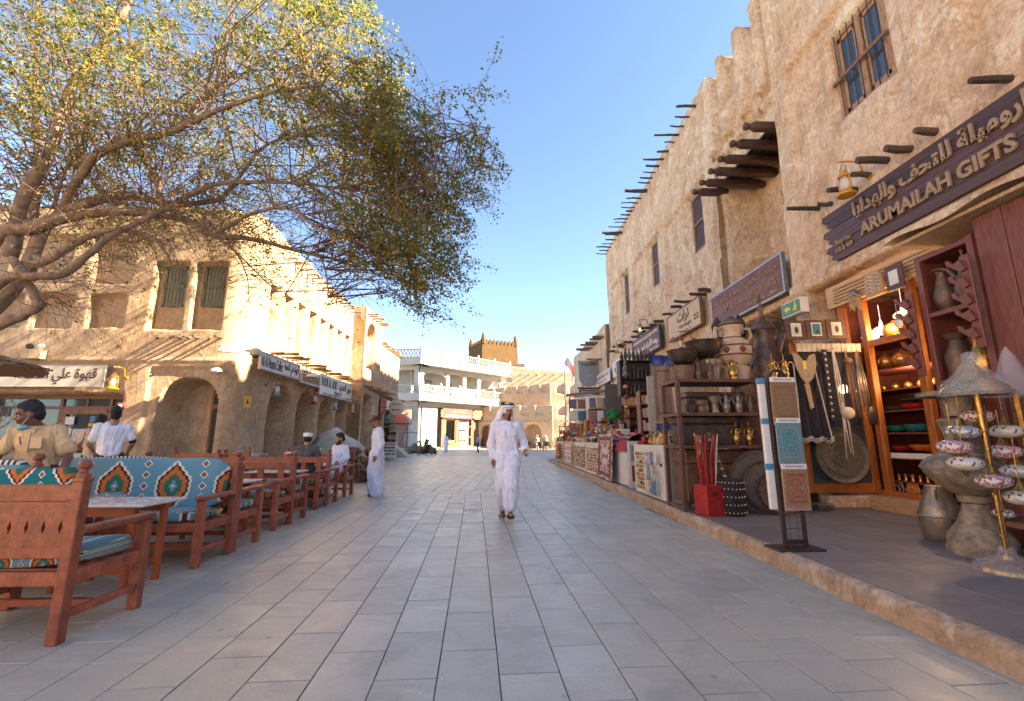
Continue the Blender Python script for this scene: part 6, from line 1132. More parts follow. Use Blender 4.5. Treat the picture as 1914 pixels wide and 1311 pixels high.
for i, (y, z, r, lb_) in enumerate(((1.0, 2.23, .15, 'amber glass globe lamp, right of two on the shop shelf'), (1.3, 2.23, .15, 'amber glass globe lamp, left of two on the shop shelf'), (1.05, 2.69, .17, 'amber glass globe standing on the upper window rail'))): q = MB(); q.ball((0, 0, r * .92), (r, r, r * .95), 18, 12); q.lathe([(r * .25, r * 1.8), (r * .2, r * 1.95), (0, r * 1.98)], n=10); tag(q.build('globe_lamp', 'amber_glass', None, (sx0 + .3, sy0 + y, PZ + z), smooth=40), lb_, 'lamp')
SH = random.Random(8)
for i in range(9): q = MB(); q.ball((0, 0, .06), (.06, .06, .06), 12, 8); q.lathe([(.03, 0), (.03, .01)], n=8); tag(q.build('brass_dome', 'brass', None, (sx0 + .35 + .1 * (i % 2), sy0 + .55 + i * .12, PZ + 1.89 + .0), smooth=True), ('first', 'second', 'third', 'fourth', 'fifth', 'sixth', 'seventh', 'eighth', 'last')[i] + ' small brass dome from the right on the shop shelf', 'brass dome', 'brass domes on the shop shelf')
for i in range(11): turned('tea_glass', ('first', 'second', 'third', 'fourth', 'fifth', 'sixth', 'seventh', 'eighth', 'ninth', 'tenth', 'last')[i] + ' gilt tea glass from the right, above the star plates', 'glass', [(0, 0), (.03, 0), (.022, .04), (.03, .1), (.026, .1), (0, .02)], 'amber_glass', (sx0 + .2, sy0 + .3 + i * .125, PZ + .45), 10, 'tea glasses in the shop window')
for i, y in enumerate((1.28, 1.0, .72, .44)):
    t = thing('star_plate', ('round inlaid star plate, first from the left at the shop threshold', 'orange inlaid star plate, second from the left at the shop threshold', 'dark orange inlaid star plate, third from the left at the shop threshold', 'inlaid star plate nearest the great urn at the threshold')[i], 'plate', (sx0 + .14, sy0 + y, PZ + .32), 0, 'star plates at the shop threshold'); q = MB(); ptsp = [(.115 * (1 + .07 * math.cos(8 * a)) * math.cos(a), .115 * (1 + .07 * math.cos(8 * a)) * math.sin(a)) for a in [2 * math.pi * k / 48 for k in range(48)]]; q.poly(ptsp, 'x', -.02, .0); q.build('disc', 'bone_white', t); q = MB(); q.poly([(a * .9, c * .9) for a, c in ptsp], 'x', -.025, -.021); q.build('face', ('black_cloth', 'glaze_orange', 'leather_brown', 'black_cloth')[i], t)
    for k in range(8): q = MB(); a = k * math.pi / 4; q.ball((-.027, .055 * math.cos(a), .055 * math.sin(a)), (.004, .018, .018), 8, 5); q.build('petal', 'ink_gold', t)
for i, (y, z, m_) in enumerate(((1.5, 2.85, 'lamp_lit'), (1.25, 2.9, 'lamp_lit'), (.8, 3.05, 'lamp_lit'))): q = MB(); q.ball((0, 0, 0), (.13, .13, .075), 18, 10); q.lathe([(.03, .07), (.03, .12), (.005, .2), (.005, .45)], n=8); tag(q.build('mosaic_lamp', m_, None, (sx0 + .25, sy0 + y, PZ + z), smooth=40), ('orange mosaic lamp glowing at the left behind the shop window top', 'blue mosaic lamp glowing in the middle behind the shop window top', 'red mosaic lamp glowing at the right behind the shop window top')[i], 'lamp', 'glowing mosaic lamps in the shop window')
for i, (y, z) in enumerate(((.9, 2.9), (.7, 2.0), (-.6, 2.4))):      # the glowing lamps light the shelves
    ld = bpy.data.lights.new('shop_lamp_glow', 'POINT'); ld.energy = 5; ld.color = (1, .62, .3); ld.shadow_soft_size = .08; link('shop_lamp_glow', ld, None, (sx0 + .12, sy0 + y, PZ + z))
# lintel grille and small hangings above the window
t = thing('air_grille', 'long slatted air-conditioner grille under the shop lintel', 'grille', (6.12, 6.35, 3.62)); q = MB(); q.b2((-.0, -1.9, 0), (.05, 1.7, .40)); q.build('back', 'sign_tan', t)
for k in range(5): q = MB(); q.b2((-.03, -1.5, .06 + k * .06), (.0, 1.5, .09 + k * .06)); q.build('slat', 'step_wood', t)
t = thing('beaded_lamp', 'small beaded fringe lamp hanging under the shop lintel', 'lamp', (6.0, 7.25, 3.42)); q = MB(); q.lathe([(.09, .22), (.08, .28), (.03, .32), (0, .33)], n=16); q.build('cap', 'pewter', t, smooth=40)
for k in range(16): q = MB(); a = 2 * math.pi * k / 16; q.tube([(.085 * math.cos(a), .085 * math.sin(a), .22), (.075 * math.cos(a), .075 * math.sin(a), -.03 + .03 * (k % 3))], .008, 4); q.build('bead_string', 'beige_cloth', t)
t = thing('carved_panel', 'arched pale wood panel carved with palm leaves under the lintel', 'carving', (5.98, 6.82, 3.50)); ar = [(-.17, 0), (.17, 0), (.17, .26)] + [(.17 * math.cos(a), .26 + .15 * math.sin(a)) for a in [math.pi * k / 12 for k in range(1, 12)]] + [(-.17, .26)]; q = MB(); q.poly(ar, 'x', 0, .03); q.build('panel', 'step_wood', t)
for k in range(10): q = MB(); s_ = 1 if k % 2 else -1; z_ = .06 + (k // 2) * .06; q.tube([(-.006, 0, z_), (-.01, s_ * .07, z_ + .05), (-.008, s_ * .13, z_ + .02)], .012, 5); q.build('carved_leaf', 'sign_cream', t)
t = thing('picture', 'small dark-framed picture under the lintel beside the cabinet', 'picture', (5.95, 6.38, 3.46)); q = MB(); q.b2((-.02, -.15, 0), (.02, .15, .38), .006); q.build('frame', 'rust_brown', t); q = MB(); q.b2((-.026, -.08, .08), (-.021, .08, .30)); q.build('print', 'paper_white', t)
t = thing('light_bulb', 'white light bulb hanging in front of the shop window', 'bulb', (5.95, 6.45, 2.95)); q = MB(); q.ball((0, 0, 0), (.055, .055, .065), 14, 10); q.build('glass', 'paper_white', t, smooth=True); q = MB(); q.lathe([(.03, .05), (.03, .13), (.005, .14), (.005, .3)], n=10); q.build('socket', 'galv', t)
# --- dark red cabinet with big pots
cb = thing('display_cabinet', 'tall dark red wooden cabinet with large coffee pots by the right edge', 'cabinet', (5.30, 4.70, PZ)); 
for y in (-.03, .62): q = MB(); q.b2((-.03, y - .035, .9), (.03, y + .035, 3.36), .006); q.build('post', 'cabinet_red', cb)
for z in (3.28, 2.55, 1.72, .95): q = MB(); q.b2((-.028, -.05, z), (.55, .64, z + .06), .006); q.build('shelf', 'cabinet_red', cb)
q = MB(); q.b2((.52, -.05, .9), (.56, .66, 3.36)); q.b2((.03, .62, .95), (.52, .65, 3.3)); q.build('back_panel', 'cabinet_red', cb)
for y0, y1 in ((-.72, -.42), (-.42, -.12)): q = MB(); q.b2((-.05, y0 + .004, .7), (-.01, y1 - .004, 3.5), .006); q.build('side_board', 'cabinet_red', cb)
q = MB(); q.b2((-.06, -1.4, .7), (-.0, -1.34, 3.5)); q.b2((-.05, -1.4, 3.4), (0, -.74, 3.5)); q.b2((-.05, -1.4, 2.5), (.4, -.74, 2.56)); q.b2((.4, -1.4, .7), (.45, -.7, 3.5)); q.build('second_bay', 'cabinet_red', cb)
q = MB(); q.b2((-.2, -1.6, 3.52), (.9, .75, 3.56)); q.sheet(lambda u, v: (-.28 + .6 * v, .8 - 2.4 * u, 3.58 + .03 * math.sin(u * 14) + .02 * math.sin(v * 9)), 24, 6); q.build('dust_cover', 'beige_cloth', cb, smooth=50)
q = MB(); q.b2((-.02, -.05, .05), (.5, .62, .9)); q.build('base', 'cabinet_red', cb)
dallah((5.40, 4.88, PZ + 2.61), .78, 'copper_old', 'big dull copper coffee pot on the upper cabinet shelf', 2.0); turned('copper_jug', 'slim copper jug behind the big pot on the upper cabinet shelf', 'jug', [(0, 0), (.06, 0), (.11, .1), (.12, .2), (.08, .36), (.06, .45), (.075, .5), (0, .48)], 'copper_old', (5.42, 5.17, PZ + 2.61))
turned('ridged_jar', 'ridged copper jar with frilled rim on the lower cabinet shelf', 'jar', [(0, 0), (.11, 0), (.13, .06), (.12, .12), (.13, .2), (.13, .3), (.09, .38), (.07, .46), (.13, .54), (0, .5)], 'copper_old', (5.42, 5.15, PZ + 1.78)); turned('brass_jar', 'brass-necked jar right of the ridged one in the cabinet', 'jar', [(0, 0), (.1, 0), (.12, .08), (.13, .22), (.09, .3), (.07, .36), (.1, .46), (0, .44)], 'brass', (5.40, 4.87, PZ + 1.78))
turned('tall_jug', 'greenish tall jug in the second bay of the red cabinet', 'jug', [(0, 0), (.09, 0), (.12, .15), (.10, .3), (.06, .42), (.09, .5), (0, .46)], 'pewter', (5.40, 3.75, PZ + 2.56))
for i, (x, y, z, lb_) in enumerate(((5.18, 5.42, 1.95, 'left one of two notched wooden sword racks beside the cabinet'), (5.12, 4.62, 2.15, 'right one of two notched wooden sword racks on the cabinet'))):
    t = thing('sword_rack', lb_, 'rack', (x, y, PZ + z)); q = MB(); q.b2((0, -.05, -.1), (.03, .05, .95), .006); q.build('back_board', 'cabinet_red', t)
    for k in range(5): q = MB(); z_ = .02 + k * .19; q.poly([(-.03, z_), (.03, z_ - .02), (.17, z_ + .10), (.18, z_ + .16), (.14, z_ + .15), (.10, z_ + .09), (.02, z_ + .11)], 'x', -.03, .0); q.build('notch', 'cabinet_red', t)
# --- tree of mosaic lamps
def mosaic(name, c):
    m, nt, p = newmat(name); vo = nd(nt, 'TexVoronoi'); vo.inputs['Scale'].default_value = 62; nt.links.new(coord(nt), vo.inputs['Vector']); k_ = ramp(nt, vo.outputs['Color'], [(0, c), (.42, (.62,.58,.52)), (.74, (.14,.05,.08)), (.86, c)], True); ve = nd(nt, 'TexVoronoi', feature='DISTANCE_TO_EDGE'); ve.inputs['Scale'].default_value = 62; nt.links.new(coord(nt), ve.inputs['Vector']); k_ = mixc(nt, ramp(nt, ve.outputs[0], [(.03, 0.0), (.06, 1.0)]), (.35,.32,.3), k_); nt.links.new(k_, p.inputs['Base Color']); p.inputs['Roughness'].default_value = .15
mosaic('mosaic_white', (.55,.60,.58)); mosaic('mosaic_pink', (.46,.12,.22)); mosaic('mosaic_red', (.42,.05,.03)); mosaic('mosaic_blue', (.12,.25,.42)); mosaic('mosaic_plum', (.30,.08,.20)); mosaic('mosaic_green', (.30,.46,.44))
def plastic(name):
    m, nt, p = newmat(name); p.inputs['Base Color'].default_value = (.78,.80,.86,1); p.inputs['Roughness'].default_value = .12; p.inputs['Alpha'].default_value = .22; bump(nt, p, noise(nt, 26, 4, .6, coord(nt), 1.5), .9, .03)
plastic('cling_film')
lt = thing('lamp_tree', 'brass pole stand wrapped in film that carries the hanging mosaic lamps', 'lamp stand', (4.28, 3.98, PZ)); q = MB(); q.tube([(0, 0, .02), (0, 0, .5), (.0, 0, 1.0), (0, 0, 1.5)], .022, 10); 
for k in range(60): z_ = .05 + k * .024; a = k * .9; q.ball((.02 * math.cos(a), .02 * math.sin(a), z_), .008, 6, 4)
q.build('pole', 'brass', lt, smooth=40); q = MB(); q.lathe([(0, 0), (.20, 0), (.19, .03), (.10, .07), (.04, .10), (.03, .13)], n=24); q.build('foot', 'brass', lt, smooth=40); q = MB(); q.lathe([(.235, -.0), (.225, .05), (.13, .1), (.06, .15), (.05, .2)], n=22, cap=False); q.build('foot_film', 'cling_film', lt, smooth=True)
q = MB(); q.lathe([(.24, 1.48), (.25, 1.50), (.22, 1.55), (.10, 1.66), (.04, 1.74), (.02, 1.8), (0, 1.81)], n=26); q.build('hood', 'brass', lt, smooth=40); q = MB(); q.lathe([(.265, 1.47), (.24, 1.57), (.13, 1.68), (.06, 1.78), (.05, 1.86), (0, 1.88)], n=26, cap=False); q.build('hood_film', 'cling_film', lt, smooth=True)
q = MB(); q.tube([(-.03, -.03, .12), (-.05, -.05, .5), (-.01, -.03, .9), (.02, -.03, 1.4)], .006, 5); q.build('cable', 'iron', lt)
for i, (x, z, m_, lb_, dy) in enumerate(((4.364, 1.454, 'mosaic_red', 'red and white mosaic lamp, highest under the film-wrapped hood', .1), (4.159, 1.313, 'mosaic_blue', 'pale blue mosaic lamp, second from the top left of the pole', .05), (4.003, 1.183, 'mosaic_pink', 'pink flowered mosaic lamp at the far left of the lamp tree', 0), (4.025, 1.045, 'mosaic_white', 'plain white mosaic lamp just below the pink one', -.05), (4.212, .90, 'mosaic_plum', 'plum speckled mosaic lamp on the pole side below the white one', -.08), (4.418, .765, 'mosaic_green', 'green leaf-patterned mosaic lamp, lowest of the lamp tree', -.1), (4.562, 1.141, 'mosaic_pink', 'coral mosaic lamp at the right picture edge', .1), (4.60, .972, 'mosaic_green', 'pale green mosaic lamp at the right picture edge below the coral one', .05), (4.62, 1.32, 'mosaic_white', 'whitish mosaic lamp cut by the right picture edge', .1), (4.50, .60, 'mosaic_blue', 'small blue mosaic lamp behind the green leaf-patterned one', .15))):
    t = thing('mosaic_lamp', lb_, 'lamp', (x, 4.0 + dy, z), 0, 'mosaic lamps hanging on the lamp tree'); r_ = .125 if i != 9 else .08; q = MB(); q.ball((0, 0, 0), (r_, r_, r_ * .52), 20, 12); q.build('globe', m_, t, smooth=True); q = MB(); q.lathe([(r_ * .5, r_ * .42), (r_ * .3, r_ * .6), (r_ * .16, r_ * .9), (r_ * .1, r_ * 1.0), (.004, r_ * 1.1), (.004, r_ * 3.0)], n=12); q.lathe([(r_ * .42, -r_ * .46), (r_ * .2, -r_ * .6), (r_ * .1, -r_ * .85), (0, -r_ * .95)], n=12); q.build('fittings', 'brass', t, smooth=40)
lt2 = thing('lamp_tree', 'second film-wrapped lamp hood cut by the right picture edge', 'lamp stand', (4.72, 4.05, PZ)); q = MB(); q.tube([(0, 0, 0), (0, 0, 1.5)], .022, 8); q.build('pole', 'brass', lt2); q = MB(); q.lathe([(.24, 1.48), (.22, 1.55), (.10, 1.68), (.05, 1.85), (0, 1.95)], n=22); q.build('hood', 'cling_film', lt2, smooth=40)
# --- urn, pedestal, can, crate
t = thing('great_urn', 'great dusty bronze urn on a bell-shaped pedestal', 'urn', (4.66, 4.55, PZ)); q = MB(); q.lathe([(0, 0), (.265, 0), (.27, .05), (.25, .09), (.26, .13), (.24, .18), (.16, .28), (.11, .40), (.095, .47), (.12, .49), (.125, .54), (.10, .56), (0, .56)], n=30); q.build('pedestal', 'stone_urn', t, smooth=45)
q = MB(); q.lathe([(.08, .54), (.15, .57), (.27, .66), (.34, .75), (.36, .82), (.345, .86), (.29, .91), (.17, .97), (.13, 1.06), (.15, 1.18), (.18, 1.28), (.14, 1.30), (0, 1.25)], n=32); q.build('bowl', 'stone_urn', t, smooth=45); q = MB(); q.lathe([(.358, .79), (.374, .815), (.356, .84)], n=32, cap=False); q.build('band', 'stone_urn', t, smooth=True)
q = MB(); q.lathe([(.30, 1.52), (.31, 1.56), (.26, 1.57), (.12, 1.50), (.10, 1.32)], n=28); q.build('rim_dish', 'stone_urn', t, smooth=45)
t = thing('milk_can', 'battered grey metal can with sloping shoulder beside the great urn', 'can', (4.90, 5.18, PZ)); q = MB(); q.lathe([(0, 0), (.17, 0), (.19, .03), (.205, .25), (.205, .27), (.15, .42), (.10, .52), (.10, .58), (0, .58)], n=26); q.build('body', 'pewter', t, smooth=40); q = MB(); q.tube([(-.12, -.1, .45), (-.14, -.13, .55), (-.09, -.09, .57)], .012, 6); q.build('handle', 'pewter', t); q = MB(); q.lathe([(.207, .25), (.213, .262), (.207, .274)], n=26, cap=False); q.build('seam', 'galv', t)
t = thing('low_bench', 'low worn wooden bench behind the lamp tree foot', 'bench', (4.95, 4.35, PZ)); q = MB(); q.b2((-.2, -.6, .28), (.15, .5, .34), .01); q.build('seat', 'chest_wood', t); q = MB(); [q.b2((x, y, 0), (x + .06, y + .06, .28)) for x in (-.18, .08) for y in (-.55, .4)]; q.build('legs', 'chest_wood', t)
turned('wire_basket', 'shallow dark basket under the low wooden bench', 'basket', BOWL(.16, .1), 'bronze_dark', (4.6, 4.12, PZ))

# ================================================================== SOUVENIR STALLS ALONG THE WALK
for nm_, c_ in (('tr_gold', (.42,.26,.07)), ('tr_cream', (.50,.42,.31)), ('tr_brown', (.16,.08,.04)), ('tr_red', (.30,.03,.03)), ('tr_blue', (.07,.17,.30)), ('tr_teal', (.06,.22,.22)), ('tr_dark', (.05,.04,.04)), ('tr_orange', (.42,.15,.03))): pm(nm_, c_, .25, 12, .5, b=.1, rnd=.25)
TM = ['tr_gold', 'tr_cream', 'tr_brown', 'tr_red', 'tr_blue', 'tr_teal', 'tr_dark', 'tr_orange']
GS = random.Random(21)
def tmesh(fn):
    q = MB(); fn(q); me = bpy.data.meshes.new('trinket'); me.from_pydata(q.v, [], q.f); smooth_mesh(me, 40); return me
TK = [tmesh(lambda q: q.lathe([(0, 0), (.05, 0), (.06, .05), (.03, .10), (.035, .14), (0, .16)], n=10)), tmesh(lambda q: q.box((0, 0, .05), (.12, .09, .10), bev=.01)), tmesh(lambda q: (q.ball((0, 0, .07), (.09, .04, .045), 10, 6), q.ball((.09, 0, .13), (.03, .02, .03), 8, 5), q.tube([(.07, 0, .07), (.085, 0, .13)], .016, 6), q.b2((-.06, -.02, 0), (-.04, .02, .06)), q.b2((.04, -.02, 0), (.06, .02, .06)))),
      tmesh(lambda q: q.lathe([(0, 0), (.04, 0), (.045, .09), (.015, .12), (.015, .16), (0, .165)], n=10)), tmesh(lambda q: q.lathe([(0, 0), (.05, 0), (.08, .05), (.085, .06), (0, .03)], n=12)), tmesh(lambda q: q.ball((0, 0, .06), (.07, .05, .06), 10, 7))]
TKM = {}; TKN = ('figurine', 'gift_box', 'toy_camel', 'perfume_bottle', 'dish', 'pouch'); TMN = dict(tr_gold='golden ', tr_cream='cream ', tr_brown='brown ', tr_red='red ', tr_blue='blue ', tr_teal='teal ', tr_dark='black ', tr_orange='orange ')
def trinket(i, m):
    if (i, m) not in TKM: me = TK[i].copy(); me.materials.append(M[m]); TKM[(i, m)] = me
    return TKM[(i, m)]
def scatter(n, x0, x1, y0, y1, z, label, cat, group, kinds=(0, 1, 2, 3, 4, 5), mats=TM, s=(.7, 1.5)):
    for _ in range(n):
        i = GS.choice(kinds); m = GS.choice(mats); k = GS.uniform(*s); o = link(TKN[i], trinket(i, m), None, (GS.uniform(x0, x1), GS.uniform(y0, y1), z), GS.uniform(0, 6.28)); o.scale = (k, k, k); tag(o, ('little ', 'small ', 'larger ')[min(2, int((k - s[0]) / (s[1] - s[0]) * 3))] + TMN[m] + TKN[i].replace('_', ' ') + ' ' + label, TKN[i].replace('_', ' '), group)
def counter(y0, y1, label, x0=2.92, x1=3.85, h=.95, board='white_board', mag=None, rows=9, cols=14, top='white_board', skip=None):
    t = thing('stall_counter', label, 'stall', (x0, y0, PZ), 0, 'souvenir stall counters'); L_ = y1 - y0
    q = MB(); q.b2((.03, 0, 0), (x1 - x0, L_, h)); q.build('body', 'pegboard', t); q = MB(); q.b2((-.01, -.02, h), (x1 - x0 + .02, L_ + .02, h + .03), .005); q.build('top', top, t)
    q = MB(); w = .05; q.b2((-.005, 0, .02), (.027, w, h)); q.b2((-.005, L_ - w, .02), (.027, L_, h)); q.b2((-.004, w, h - w), (.026, L_ - w, h)); q.b2((-.004, w, .02), (.026, L_ - w, .02 + w)); q.b2((.012, w, .02 + w), (.028, L_ - w, h - w)); q.build('front_board', board, t)
    if mag:
        st = (L_ - .2) / cols
        for r in range(rows):
            for k in range(cols):
                if skip and skip(k / cols, r / rows): continue
                o = link('magnet', trinket(GS.choice((1, 5)), GS.choice(mag)), t, (-.002, .1 + (k + .5) * st, .10 + r * (h - .2) / rows)); o.scale = (.25, min(.8, st * 6.5), GS.uniform(.5, .75))
    return t
def packs(y0, y1, z, n, label):
    for k in range(n): q = MB(); q.b2((-.02, -.045, -.24), (.01, .045, 0), .006); tag(q.build('key_ring_pack', GS.choice(('cling_film', 'tr_blue', 'tr_cream', 'cling_film')), None, (2.865, y0 + (k + .5) * (y1 - y0) / n, PZ + z)), ('first', 'second', 'third', 'fourth', 'fifth', 'sixth')[k] + ' pack from the near end, ' + label, 'souvenir pack', 'souvenir packs on the white board')
YB = ['tr_gold', 'tr_orange', 'tr_gold', 'tr_cream', 'tr_dark']
counter(8.25, 10.05, 'white peg-board counter of yellow magnets nearest the iron rack', mag=YB, rows=9, cols=13, skip=lambda a, b: a < .45 and GS.random() < .75)
for z, nm_ in ((.86, 'top'), (.58, 'middle'), (.32, 'lowest')): packs(8.45, 9.2, z, 6, nm_ + ' row on the white peg-board')
t = thing('white_panel', 'plain white panel with grey inset standing at the near end of the stalls', 'panel', (2.92, 8.16, PZ)); q = MB(); q.b2((0, -.02, 0), (.34, .02, 1.02), .005); q.build('frame', 'white_board', t); q = MB(); q.b2((.04, -.026, .05), (.30, -.021, .97)); q.build('inset', 'pegboard', t); q = MB(); q.b2((.36, .1, 0), (.46, .13, .62)); q.build('price_board', 'paper_white', t)
counter(10.9, 13.5, 'counter carrying the striped red blanket and the brown rug', x0=3.0, top='white_board'); counter(13.75, 15.75, 'magnet counter just beyond the brown and white rug', x0=2.93, mag=YB, rows=8, cols=12); counter(16.0, 18.3, 'magnet counter third from the near end, with brown rows', x0=2.95, mag=['tr_brown', 'tr_cream', 'tr_gold', 'tr_dark'], rows=9, cols=12); counter(18.7, 21.4, 'stall counter with small framed prints on its front', x0=2.97, board='tr_gold'); counter(21.7, 24.6, 'farthest stall counter at the end of the walk', x0=2.97, board='tr_cream', mag=['tr_brown', 'tr_gold'], rows=6, cols=10)
for r in range(2):
    for k in range(4): t = thing('framed_print', ('upper' if r else 'lower') + ' row of small framed prints, number ' + ('one', 'two', 'three', 'four')[k] + ' from the near end', 'print', (2.93, 19.2 + k * .52, PZ + .14 + r * .4)); q = MB(); q.b2((-.02, -.17, 0), (.0, .17, .34)); q.build('mount', 'paper_white', t); q = MB(); q.b2((-.026, -.08, .1), (-.021, .08, .25)); q.build('image', 'tr_dark', t)
# posters on the white display set back in the gap
t = thing('poster_display', 'white display with two posters behind the gap in the stalls', 'display', (2.98, 10.75, PZ)); q = MB(); q.b2((0, -.03, 0), (.52, .03, 1.05)); q.build('board', 'white_board', t); rugmat('poster_mix', (.20,.22,.22), (.42,.40,.34), (.03,.04,.05), 9)
q = MB(); q.b2((.04, -.036, .58), (.47, -.031, .97)); q.build('market_photo', 'poster_mix', t); q = MB(); q.b2((.06, -.036, .14), (.44, -.031, .50)); pz_ = q.build('plate_poster', 'clay_red', t); q = MB(); q.lathe([(.15, -.042), (.15, -.037), (.11, -.037), (.11, -.042)], (.25, 0, .31), 24, R=Matrix.Rotation(rad(90), 3, 'X'), cap=False); q.build('plate_ring', 'tr_blue', pz_)
# rug over the counter front, striped blanket on top
q = MB(); q.sheet(lambda u, v: (2.88 - .05 * math.sin(u * 7) * v - .06 * v, 11.75 + 1.75 * u, PZ + 1.22 - 1.16 * min(v, 1) + .0), 22, 16); rugmat('rug_brownwhite', (.44,.36,.30), (.17,.05,.04), (.5,.44,.38), 7)
m_, nt_, p_ = newmat('rug_hung'); sp_ = nd(nt_, 'SeparateXYZ'); nt_.links.new(coord(nt_, which='Generated'), sp_.inputs[0]); a_ = mth(nt_, 'ABSOLUTE', mth(nt_, 'SUBTRACT', sp_.outputs[1], .5)); b_ = mth(nt_, 'ABSOLUTE', mth(nt_, 'SUBTRACT', sp_.outputs[2], .5)); vo_ = nd(nt_, 'TexVoronoi'); vo_.inputs['Scale'].default_value = 6; cx_ = nd(nt_, 'CombineXYZ'); nt_.links.new(a_, cx_.inputs[0]); nt_.links.new(b_, cx_.inputs[1]); nt_.links.new(cx_.outputs[0], vo_.inputs['Vector'])
f_ = ramp(nt_, vo_.outputs['Distance'], [(0, (.17,.06,.045)), (.3, (.52,.46,.39)), (.45, (.22,.08,.06)), (.6, (.52,.46,.39))], True); e_ = mth(nt_, 'MAXIMUM', a_, b_); f_ = mixc(nt_, ramp(nt_, e_, [(.36, 0.0), (.365, 1.0), (.44, 1.0), (.445, 0.0)]), f_, (.18,.05,.04)); nt_.links.new(f_, p_.inputs['Base Color']); p_.inputs['Roughness'].default_value = .95
tag(q.build('hanging_rug', 'rug_hung', None, smooth=True), 'brown and white rug draped down over the counter front', 'rug')
m_, nt_, p_ = newmat('blanket_striped'); sp_ = nd(nt_, 'SeparateXYZ'); nt_.links.new(coord(nt_, which='Generated'), sp_.inputs[0]); nt_.links.new(ramp(nt_, mth(nt_, 'FRACT', mth(nt_, 'MULTIPLY', sp_.outputs[0], 2.6)), [(0, (.32,.025,.03)), (.3, (.03,.03,.03)), (.42, (.5,.46,.42)), (.48, (.03,.03,.03)), (.55, (.32,.025,.03)), (.8, (.5,.46,.42)), (.86, (.32,.025,.03))], True), p_.inputs['Base Color']); p_.inputs['Roughness'].default_value = .95
q = MB(); q.sheet(lambda u, v: (2.93 + .85 * u, 10.85 + 2.3 * v + .06 * math.sin(u * 8), PZ + .99 + .22 * math.sin(math.pi * min(1, u * 1.15)) * (1 + .25 * math.sin(v * 9)) - (.18 * max(0, .12 - u) / .12)), 22, 22); tag(q.build('striped_blanket', 'blanket_striped', None, smooth=True), 'red, black and white striped blanket heaped on the counter', 'blanket')
# small wares on the counters
scatter(34, 2.98, 3.75, 8.3, 10.0, PZ + .985, 'on the counter nearest the iron rack', 'souvenir', 'souvenirs on the nearest counter', mats=['tr_cream', 'tr_dark', 'tr_red', 'tr_gold']); scatter(40, 3.0, 3.8, 13.8, 15.7, PZ + .985, 'on the counter beyond the hung rug', 'souvenir', 'souvenirs on the magnet counter'); scatter(45, 3.0, 3.8, 16.0, 18.3, PZ + .985, 'on the third counter of the stalls', 'souvenir', 'souvenirs on the third counter', mats=['tr_gold', 'tr_cream', 'tr_orange', 'tr_brown']); scatter(50, 3.0, 3.9, 18.8, 21.4, PZ + .985, 'on the counter with the framed prints', 'souvenir', 'souvenirs on the print counter'); scatter(45, 3.0, 3.9, 21.8, 24.5, PZ + .985, 'on the farthest counter', 'souvenir', 'souvenirs on the farthest counter', s=(1.0, 2.2))
for i in range(9): dallah((3.1 + .07 * (i % 3), 8.4 + i * .18, PZ + .985), .24, ('pewter', 'brass', 'copper_old')[i % 3], ('first', 'second', 'third', 'fourth', 'fifth', 'sixth', 'seventh', 'eighth', 'last')[i] + ' little coffee pot from the near end of the nearest counter', GS.uniform(0, 6))
t = thing('red_gift_box', 'flat red gift box on the nearest counter edge', 'box', (3.05, 9.55, PZ + .985), .3); q = MB(); q.b2((-.16, -.11, 0), (.16, .11, .05), .006); q.build('tray', 'red_lacquer', t); q = MB(); q.b2((-.165, -.115, .051), (.165, .115, .075), .006); q.build('lid', 'red_lacquer', t)
# stepped risers crowded with more wares
for y0, y1, lb_ in ((13.8, 15.7, 'on the riser behind the magnet counter'), (16.1, 18.2, 'on the riser of the third counter'), (18.8, 21.3, 'on the riser of the print counter'), (21.8, 24.4, 'on the riser of the farthest counter')):
    t = thing('stepped_riser', 'low stepped riser ' + lb_[:2] + ' the stall top ' + lb_.split('riser ')[1], 'riser', (3.45, (y0 + y1) / 2, PZ + .98)); MB().b2((0, y0 - (y0 + y1) / 2, 0), (.45, (y1 - y0) / 2, .2)).build('step', 'white_board', t); MB().b2((.2, y0 - (y0 + y1) / 2, .2), (.45, (y1 - y0) / 2, .42)).build('step', 'white_board', t)
    scatter(20, 3.48, 3.62, y0, y1, PZ + 1.18, lb_ + ', lower step', 'ware', 'wares ' + lb_, s=(.9, 1.8)); scatter(20, 3.68, 3.86, y0, y1, PZ + 1.40, lb_ + ', upper step', 'ware', 'wares ' + lb_, s=(1, 2.0))
# tiers and shelves behind
def shelves(x0, x1, y, z0, z1, n, label, mat='cabinet_red', d=.3, back=None):
    t = thing('shelf_unit', label, 'shelf', (x0, y, z0)); W = x1 - x0; H_ = z1 - z0
    for x in (0, W): q = MB(); q.b2((x - .02, 0, 0), (x + .02, d, H_)); q.build('side', mat, t)
    for k in range(n + 1): q = MB(); q.b2((.02, 0, k * H_ / n - .012), (W - .02, d - .001, k * H_ / n + .012)); q.build('shelf', mat, t)
    q = MB(); q.b2((0, d, 0), (W, d + .02, H_)); q.build('back', back or mat, t); return t
shelves(3.72, 4.42, 12.0, PZ + .95, PZ + 2.35, 4, 'shelf unit of pale boxed souvenirs behind the striped blanket', 'cabinet_red')
for r in range(4):
    for k in range(7): q = MB(); h_ = GS.uniform(.2, .27); q.b2((-.036, -.12, 0), (.036, .04, h_), .004); o = q.build('boxed_souvenir', GS.choice(('tr_cream', 'bone_white', 'tr_gold', 'paper')), None, (3.80 + k * .088, 12.14, PZ + .963 + r * .35)); tag(o, 'pale box number ' + ('one', 'two', 'three', 'four', 'five', 'six', 'seven')[k] + ' from the left in the ' + ('lowest', 'second lowest', 'second highest', 'highest')[r] + ' row behind the blanket', 'box', 'pale boxes on the shelf unit')
